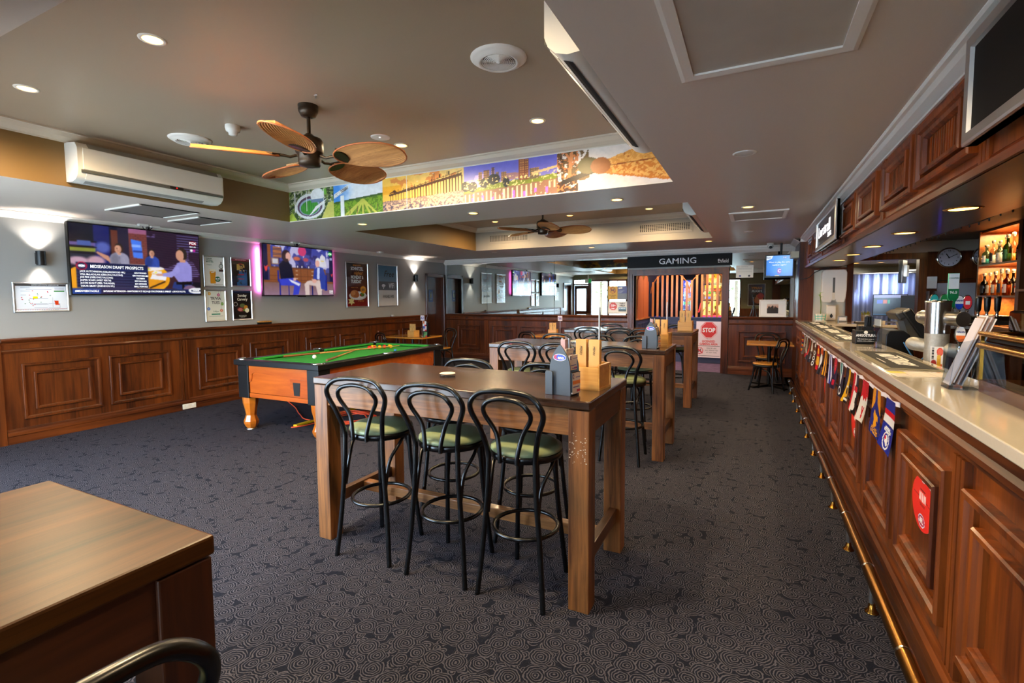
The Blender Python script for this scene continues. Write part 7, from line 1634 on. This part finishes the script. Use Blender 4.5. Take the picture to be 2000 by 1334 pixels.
for i in range(9):
    y = 8.30-.11*i; t = thing('glass_jar', 'small clear jar on the lowest back shelf, %s from the far end' % ('first', 'second', 'third', 'fourth', 'fifth', 'sixth', 'seventh', 'eighth', 'ninth')[i], 'jar', (2.72, y, 1.16), 'clear jars on the lowest shelf')
    q = MB(); q.lathe([(.036, 0), (.038, .005), (.038, .10), (.034, .105)], (2.72, y, 1.16), n=14); q.build('jar', M_bottleglass, t)
    q = MB(); q.lathe([(.039, .105), (.039, .125), (0, .126)], (2.72, y, 1.16), n=14); q.build('lid', M_cream, t)
for i in range(5):
    y = 7.05-.16*i; t = thing('wine_glass', 'clear wine glass on the darker shelf bay, %s from the far end' % ('first', 'second', 'third', 'fourth', 'fifth')[i], 'glass', (2.68, y, 1.60), 'wine glasses on the darker shelf')
    q = MB(); q.lathe([(.032, 0), (.006, .006), (.004, .07), (.02, .085), (.038, .13), (.036, .17), (.030, .19)], (2.68, y, 1.601), n=18); q.build('bowl', M_bottleglass, t)

# fairy-light wire under the canopy edge
t = thing('string_lights', 'dark wire of unlit string lights along the inner canopy edge', 'string lights', (1.26, 5, 2.0))
P = [(1.262, y, 2.02-.018*abs(math.sin(y*4.2))) for y in np.linspace(2.0, 7.2, 70)]
q = MB(); q.tube(P, .004, 5); q.build('wire', M_black, t)
q = MB()
for i in range(0, 70, 2): x, y, z = P[i]; q.lathe([(0, -.022), (.005, -.016), (.004, 0)], (x, y, z), n=6)
stuff(q.build('bulbs', M_black, t))
t = thing('hanging_cable', 'black cable draped from the pilaster to the towel dispenser', 'cable', (.9, 9.4, 1.95))
q = MB(); q.tube(smooth_path([(.68, 9.52, 1.82), (.80, 9.50, 1.84), (.90, 9.5, 1.93), (1.05, 9.48, 1.985), (1.22, 9.50, 2.0)], 6), .006, 6); q.build('cable', M_black, t)

# ------------------------------------------------------------------ boards on the canopy
c = Canvas(90, 26, (34, 35, 36)); n = c.noise(4, 3); c.put(n > .6, (46, 46, 44), .4)
O = Vector((.66, 6.92, 2.06)); U = Vector((0, -1.56, 0)); V = Zv*.365
t = thing('illuminated_sign', 'white framed dark sign with glowing script on the bar canopy', 'sign', O)
q = MB(); slab(q, O+Vector((.03, -.12, .05)), U*.85, V*.75, -.075, -.025); q.build('mount_box', M_white, t)
q = MB(); frame(q, O, U, V, [(0, -.02), (0, .012), (.008, .016), (.045, .014), (.05, .002)]); slab(q, O, U, V, -.02, .0); q.build('frame', M_alu, t)
sg = Sheet(O+Vector((-.003, -.045, .045)), U*.942, V*.755); sg.paint(c, M_prg, t)
M_neon = mat('neon_white', (255, 255, 255), .4, emit=(255, 250, 255), es=1.6)
sg.write('Lorstrall', .42, .54, .46, M_neon, bold=.0, sx=1.65); sg.write('BAR', .72, .20, .18, M_neon, bold=.004, sx=2.0)
O = Vector((.685, 2.385, 2.085)); t = thing('menu_board', 'large white framed black board at the near end of the canopy', 'sign', O)
U = Vector((0, -1.25, 0)); V = Zv*.38
q = MB(); frame(q, O, U, V, [(0, -.03), (0, .014), (.008, .018), (.04, .016), (.045, .004)]); slab(q, O, U, V, -.03, .002); q.build('frame', M_alu, t)
q = MB(); slab(q, O+Vector((-.003, -.043, .043)), U*.93, V*.775, 0, .001); q.build('panel', mat('board_black', (11, 10, 10), .6, spec=.2), t)

# ------------------------------------------------------------------ gaming room beyond the doorway
PY = 12.10
b = MB(); b.box(-2.42, -2.31, 10.75, 16, 0, 2.6); b.box(-0.57, -.45, 10.75, 16, 0, 2.6); b.box(-2.42, -.45, 15.9, 16, 0, 2.6)
struct(b.build('wall_gaming_side', mat('gaming_wall', (62, 56, 60), .6)))
b = MB(); b.box(-2.42, -.45, 10.75, 16, 2.42, 2.5); struct(b.build('ceiling_gaming', mat('gaming_ceiling', (84, 74, 88), .6)))
t = thing('slat_screen', 'timber slat screen with arches above a navy panelled base', 'screen', (-1.4, PY, 0))
q = MB(); q.box(-2.27, -.57, PY, PY+.08, 0, 1.03); q.build('navy_base', M_navy, t)
q = MB(); q.box(-2.27, -.57, PY-.02, PY+.1, 1.03, 1.06); q.build('cap_rail', M_navy, t)
q = MB(); q.box(-2.27, -.57, PY-.015, PY, 0, .14); q.build('skirting', M_navy, t)
for k in range(4):
    q = MB(); q.loops((-2.22+.41*k, -1.86+.41*k, .2, .92), [(0, 0), (0, .012), (.02, .015), (.03, .0)], lambda u, v, h: (u, PY-h, v)); q.build('panel_moulding', M_navy, t)
xs = np.linspace(-2.19, -.64, 15)
def arch_top(x):
    for c0 in (-1.80, -.93):
        if abs(x-c0) < .44: return 1.62+.50*math.sqrt(max(0, 1-((x-c0)/.44)**2))**.8
    return 1.6
for x in xs:
    q = MB(); q.box(x-.024, x+.024, PY+.02, PY+.06, 1.06, arch_top(x)); q.build('slat', W_slat, t)
for c0 in (-1.80, -.93):
    q = MB(); q.tube([(c0+.44*math.cos(a), PY+.04, 1.62+.50*math.sin(a)) for a in np.linspace(0, PI, 25)], .012, 6); q.build('arch_rail', W_slat, t)
q = MB(); q.box(-1.372, -1.358, PY+.03, PY+.05, 1.06, 1.7); q.build('arch_post', W_slat, t)
t = thing('fluted_wall_panel', 'navy side panelling topped by fluted timber arches inside the doorway', 'wall panel', (-2.28, 11.4, 0))
q = MB(); q.box(-2.308, -2.27, 10.78, 12.1, 0, 1.03); q.build('navy_base', M_navy, t)
q = MB(); q.box(-2.308, -2.25, 10.78, 12.1, 1.03, 1.06); q.build('cap_rail', W_slat, t)
for k in range(5):
    q = MB(); q.loops((10.84+.25*k, 11.05+.25*k, .2, .95), [(0, 0), (0, .01), (.016, .013), (.024, 0)], lambda u, v, h: (-2.27+h, u, v)); q.build('panel_moulding', M_navy, t)
q = MB(); q.box(-2.309, -2.30, 10.78, 12.1, 1.06, 2.4); q.build('backing', mat('ochre_wall', (116, 78, 24), .6), t)
for k in range(18):
    y = 10.80+.07*k; ph = ((y-10.80) % .62)/.62*2-1; h = 2.0*1+.28*math.sqrt(max(0, 1-ph*ph))-.25
    if abs(ph) > .9: continue
    q = MB(); q.cyl((-2.295, y, 1.06), (-2.295, y, h), .030, n=10); q.build('flute', mat('fluted_timber', (176, 92, 52), .45), t)
# stop board
c = Canvas(60, 86, (222, 204, 214)); oc = lambda r: [(.5+r*math.cos(PI/8+i*PI/4), .76+r*.70*math.sin(PI/8+i*PI/4)) for i in range(8)]
c.poly(oc(.34), (200, 40, 48)); c.poly(oc(.325), (236, 220, 224)); c.poly(oc(.31), (204, 34, 40)); c.rect(.06, .312, .94, .32, (70, 60, 70)); c.rect(.06, .05, .94, .058, (70, 60, 70)); c.ell(.16, .19, .14, .095, (190, 40, 60)); c.ell(.16, .19, .115, .078, (222, 204, 214)); c.rect(.10, .14, .14, .24, (40, 30, 40)); c.rect(.18, .14, .22, .24, (40, 30, 40)); c.line(.06, .25, .26, .13, .02, (190, 40, 60))
O = Vector((-1.185, PY-.09, .14)); t, s = board('stop_sign_board', 'white stop notice board leaning on the navy panelling', 'sign', O, Xv*.545, Zv*.825+Yv*.07, c, .006)
s.write('STOP', .5, .755, .12, M_inkw, bold=.035, sx=.82); s.write('This is a', .5, .515, .024, M_ink); s.write('LICENSED', .5, .445, .058, M_red, bold=.03, sx=.95); s.write('GAMING AREA', .5, .37, .058, M_red, bold=.03, sx=.88)
for i, w in enumerate(('MINORS ARE', 'NOT PERMITTED', 'AT ANY TIME')): s.write(w, .62, .255-.06*i, .036, M_ink, sx=.9)
# gaming machines
def machine(x, y, z0, w, hh, kind, label, rz=0):
    t = thing('gaming_machine', label, 'gaming machine', (x, y, 0))
    q = MB(); q.box(x-w/2, x+w/2, y, y+.5, 0, 1.0); q.box(x-w/2, x+w/2, y+.08, y+.5, 1.0, z0+hh+.03); q.build('cabinet', M_black, t)
    c = Canvas(60, 120, (10, 8, 14)); rs2 = np.random.RandomState(len(label)); n = c.noise(10, 6)
    if kind == 'gold':
        c.vgrad(0, .02, 1, .98, (190, 120, 20), (90, 50, 0)); c.ell(.5, .86, .32, .13, (255, 220, 70)); c.ell(.5, .86, .22, .09, (240, 170, 20)); c.ell(.45, .88, .03, .015, (90, 50, 0)); c.ell(.57, .88, .03, .015, (90, 50, 0)); c.rect(.42, .81, .6, .825, (110, 60, 0))
        c.rect(0, .69, 1, .72, (20, 10, 8)); c.rect(.1, .62, .9, .68, (255, 210, 60)); c.rect(.1, .55, .9, .60, (230, 100, 30)); c.rect(.1, .50, .6, .54, (90, 200, 50)); c.rect(.1, .44, .9, .49, (250, 190, 60)); c.rect(.1, .385, .4, .43, (120, 130, 230)); c.rect(0, .33, 1, .35, (20, 10, 8)); c.put((c.Y < .33) & (n > .45), (255, 226, 120)); c.ell(.5, .24, .2, .08, (255, 230, 90)); c.rect(.2, .03, .8, .07, (226, 60, 30)); c.put((n > .6), (255, 240, 170), .7); c.put(n < .36, (70, 30, 6), .7)
    else:
        c.vgrad(0, 0, 1, 1, (30, 60, 120), (40, 50, 210)); c.ell(.45, .88, .3, .08, (200, 190, 250)); c.rect(0, .76, 1, .785, (8, 8, 20)); c.rect(.1, .6, .9, .74, (220, 140, 190)); c.rect(.1, .45, .9, .58, (70, 130, 240)); c.put((n > .55), (190, 210, 255), .8); c.rect(.5, .3, .95, .42, (190, 150, 40)); c.rect(.1, .2, .9, .28, (40, 190, 120)); c.rect(.1, .05, .9, .14, (30, 20, 120)); c.rect(.86, .1, .93, .95, (60, 220, 180))
    c.build('lit_face', (x-w/2+.03, y+.075 if True else y, z0), (w-.06, 0, 0), (0, 0, hh), M_scr2, t)
    if kind == 'gold':
        q = MB()
        for s3 in (-1, 1): q.tube([(x+s3*(w/2-.005), y+.06, 2.15), (x+s3*(w/2-.005), y+.06, 1.45), (x+s3*(w/2+.06), y+.02, 1.15)], .012, 6)
        q.cyl((x-w/2, y+.0, 1.06), (x+w/2, y+.0, 1.06), .02, n=10); q.build('red_tubes', mat('red_neon', (255, 30, 30), .4, emit=(255, 30, 34), es=6), t)
    q = MB(); q.obox((x, y-.02, .99), (1, 0, 0), (0, 1, .3), (0, -.3, 1), w/2, .1, .02); q.build('button_deck', mat('deck_glow', (40, 40, 120), .3, emit=(50, 50, 220), es=.8), t)
machine(-.92, 13.0, 1.05, .50, 1.12, 'gold', 'gold glowing gaming machine with red neon edges behind the slats')
machine(-1.555, 13.5, 1.18, .30, .78, 'blue', 'blue glowing gaming machine behind the middle slats')
machine(-2.235, 13.0, 1.25, .11, .62, 'blue', 'thin sliver of a blue gaming machine at the left of the slats')
area('gaming_ceiling_light', (-1.4, 11.4, 2.40), (0, 0, 0), .9, .8, 34, (1, .80, .62)); area('gaming_rear_light', (-1.4, 14.2, 2.40), (0, 0, 0), 1.2, 1.2, 8, (.7, .6, 1))

# ------------------------------------------------------------------ what only the mirrors show
t, s = poster('framed_poster', 'silver framed happy hour poster on the olive near wall', Vector((.42, -1.598, 1.12)), -Xv*.66, Zv*.93, (lambda c: (c.ell(.4, .3, .3, .2, (196, 120, 80)), c.ell(.25, .45, .2, .14, (196, 60, 50)), c)[-1])(Canvas(60, 84, (64, 40, 34))))
s.write('HAPPY', .5, .82, .11, mo, bold=.02); s.write('HOUR', .5, .68, .11, M_inkw, bold=.02)
t = thing('camera_tripod', 'black camera on a tripod reflected in the right mirror', 'tripod', (.0, -.42, 0))
q = MB(); q.box(-.07, .07, -.46, -.38, CH-.055, CH+.05); q.box(-.03, .03, -.455, -.39, CH+.05, CH+.075); q.build('camera_body', M_black, t, bevel=.006)
q = MB(); q.cyl((0, -.38, CH), (-.0, -.27, CH), .036); q.build('camera_lens', M_black, t)
q = MB(); q.cyl((0, -.42, .95), (0, -.42, CH-.055), .014); q.lathe([(.03, 0), (.035, .04), (.02, .06)], (0, -.42, CH-.12), n=16); q.build('centre_column', M_black, t)
for k in range(3):
    a = k*2*PI/3+.5; q = MB(); q.tube([(0.02*math.cos(a), -.42+.02*math.sin(a), 1.15), (.20*math.cos(a), -.42+.20*math.sin(a), .55), (.38*math.cos(a), -.42+.38*math.sin(a), .01)], [.015, .012, .009], 8); q.build('leg', M_black, t)
# street trees outside the near windows
for k, (x, y, h) in enumerate(((-9.5, -12, 5.2), (-5.2, -13.5, 6.0), (-1.0, -12.5, 5.0), (2.6, -13, 5.6))):
    t = thing('street_tree', 'leafy street tree outside the near windows, %s' % ('leftmost', 'second', 'third', 'rightmost')[k], 'tree', (x, y, -.02))
    q = MB(); q.cyl((x, y, -.02), (x, y, h*.5), .14, .09, 10); q.build('trunk', mat('bark', (90, 72, 56), .8), t)
    q = MB(); rs = random.Random(30+k)
    for i in range(420):
        a = rs.random()*2*PI; u = rs.uniform(-1, 1); r = rs.random()**.4; o = Vector((x+1.9*r*math.sqrt(1-u*u)*math.cos(a), y+1.5*r*math.sqrt(1-u*u)*math.sin(a), h*.62+1.9*r*u)); d = Vector((rs.uniform(-1, 1), rs.uniform(-1, 1), rs.uniform(-.4, .4))).normalized()*.28; s4 = d.cross(Zv).normalized()*.10
        q.add([o-d*.5, o+s4, o+d*.5, o-s4], [(0, 1, 2, 3)])
    stuff(q.build('crown', mat('tree_leaf', (96, 128, 60), .6), t))
# ------------------------------------------------------------------ lettering becomes plain mesh
dg = bpy.context.evaluated_depsgraph_get(); dg.update()
for o in [x for x in COL.objects if x.type == 'FONT']:
    me = bpy.data.meshes.new_from_object(o.evaluated_get(dg), depsgraph=dg)
    par, ml, nme = o.parent, o.matrix_local.copy(), o.name
    bpy.data.objects.remove(o)
    n = bpy.data.objects.new('lettering', me); COL.objects.link(n); n.parent = par; n.matrix_local = ml
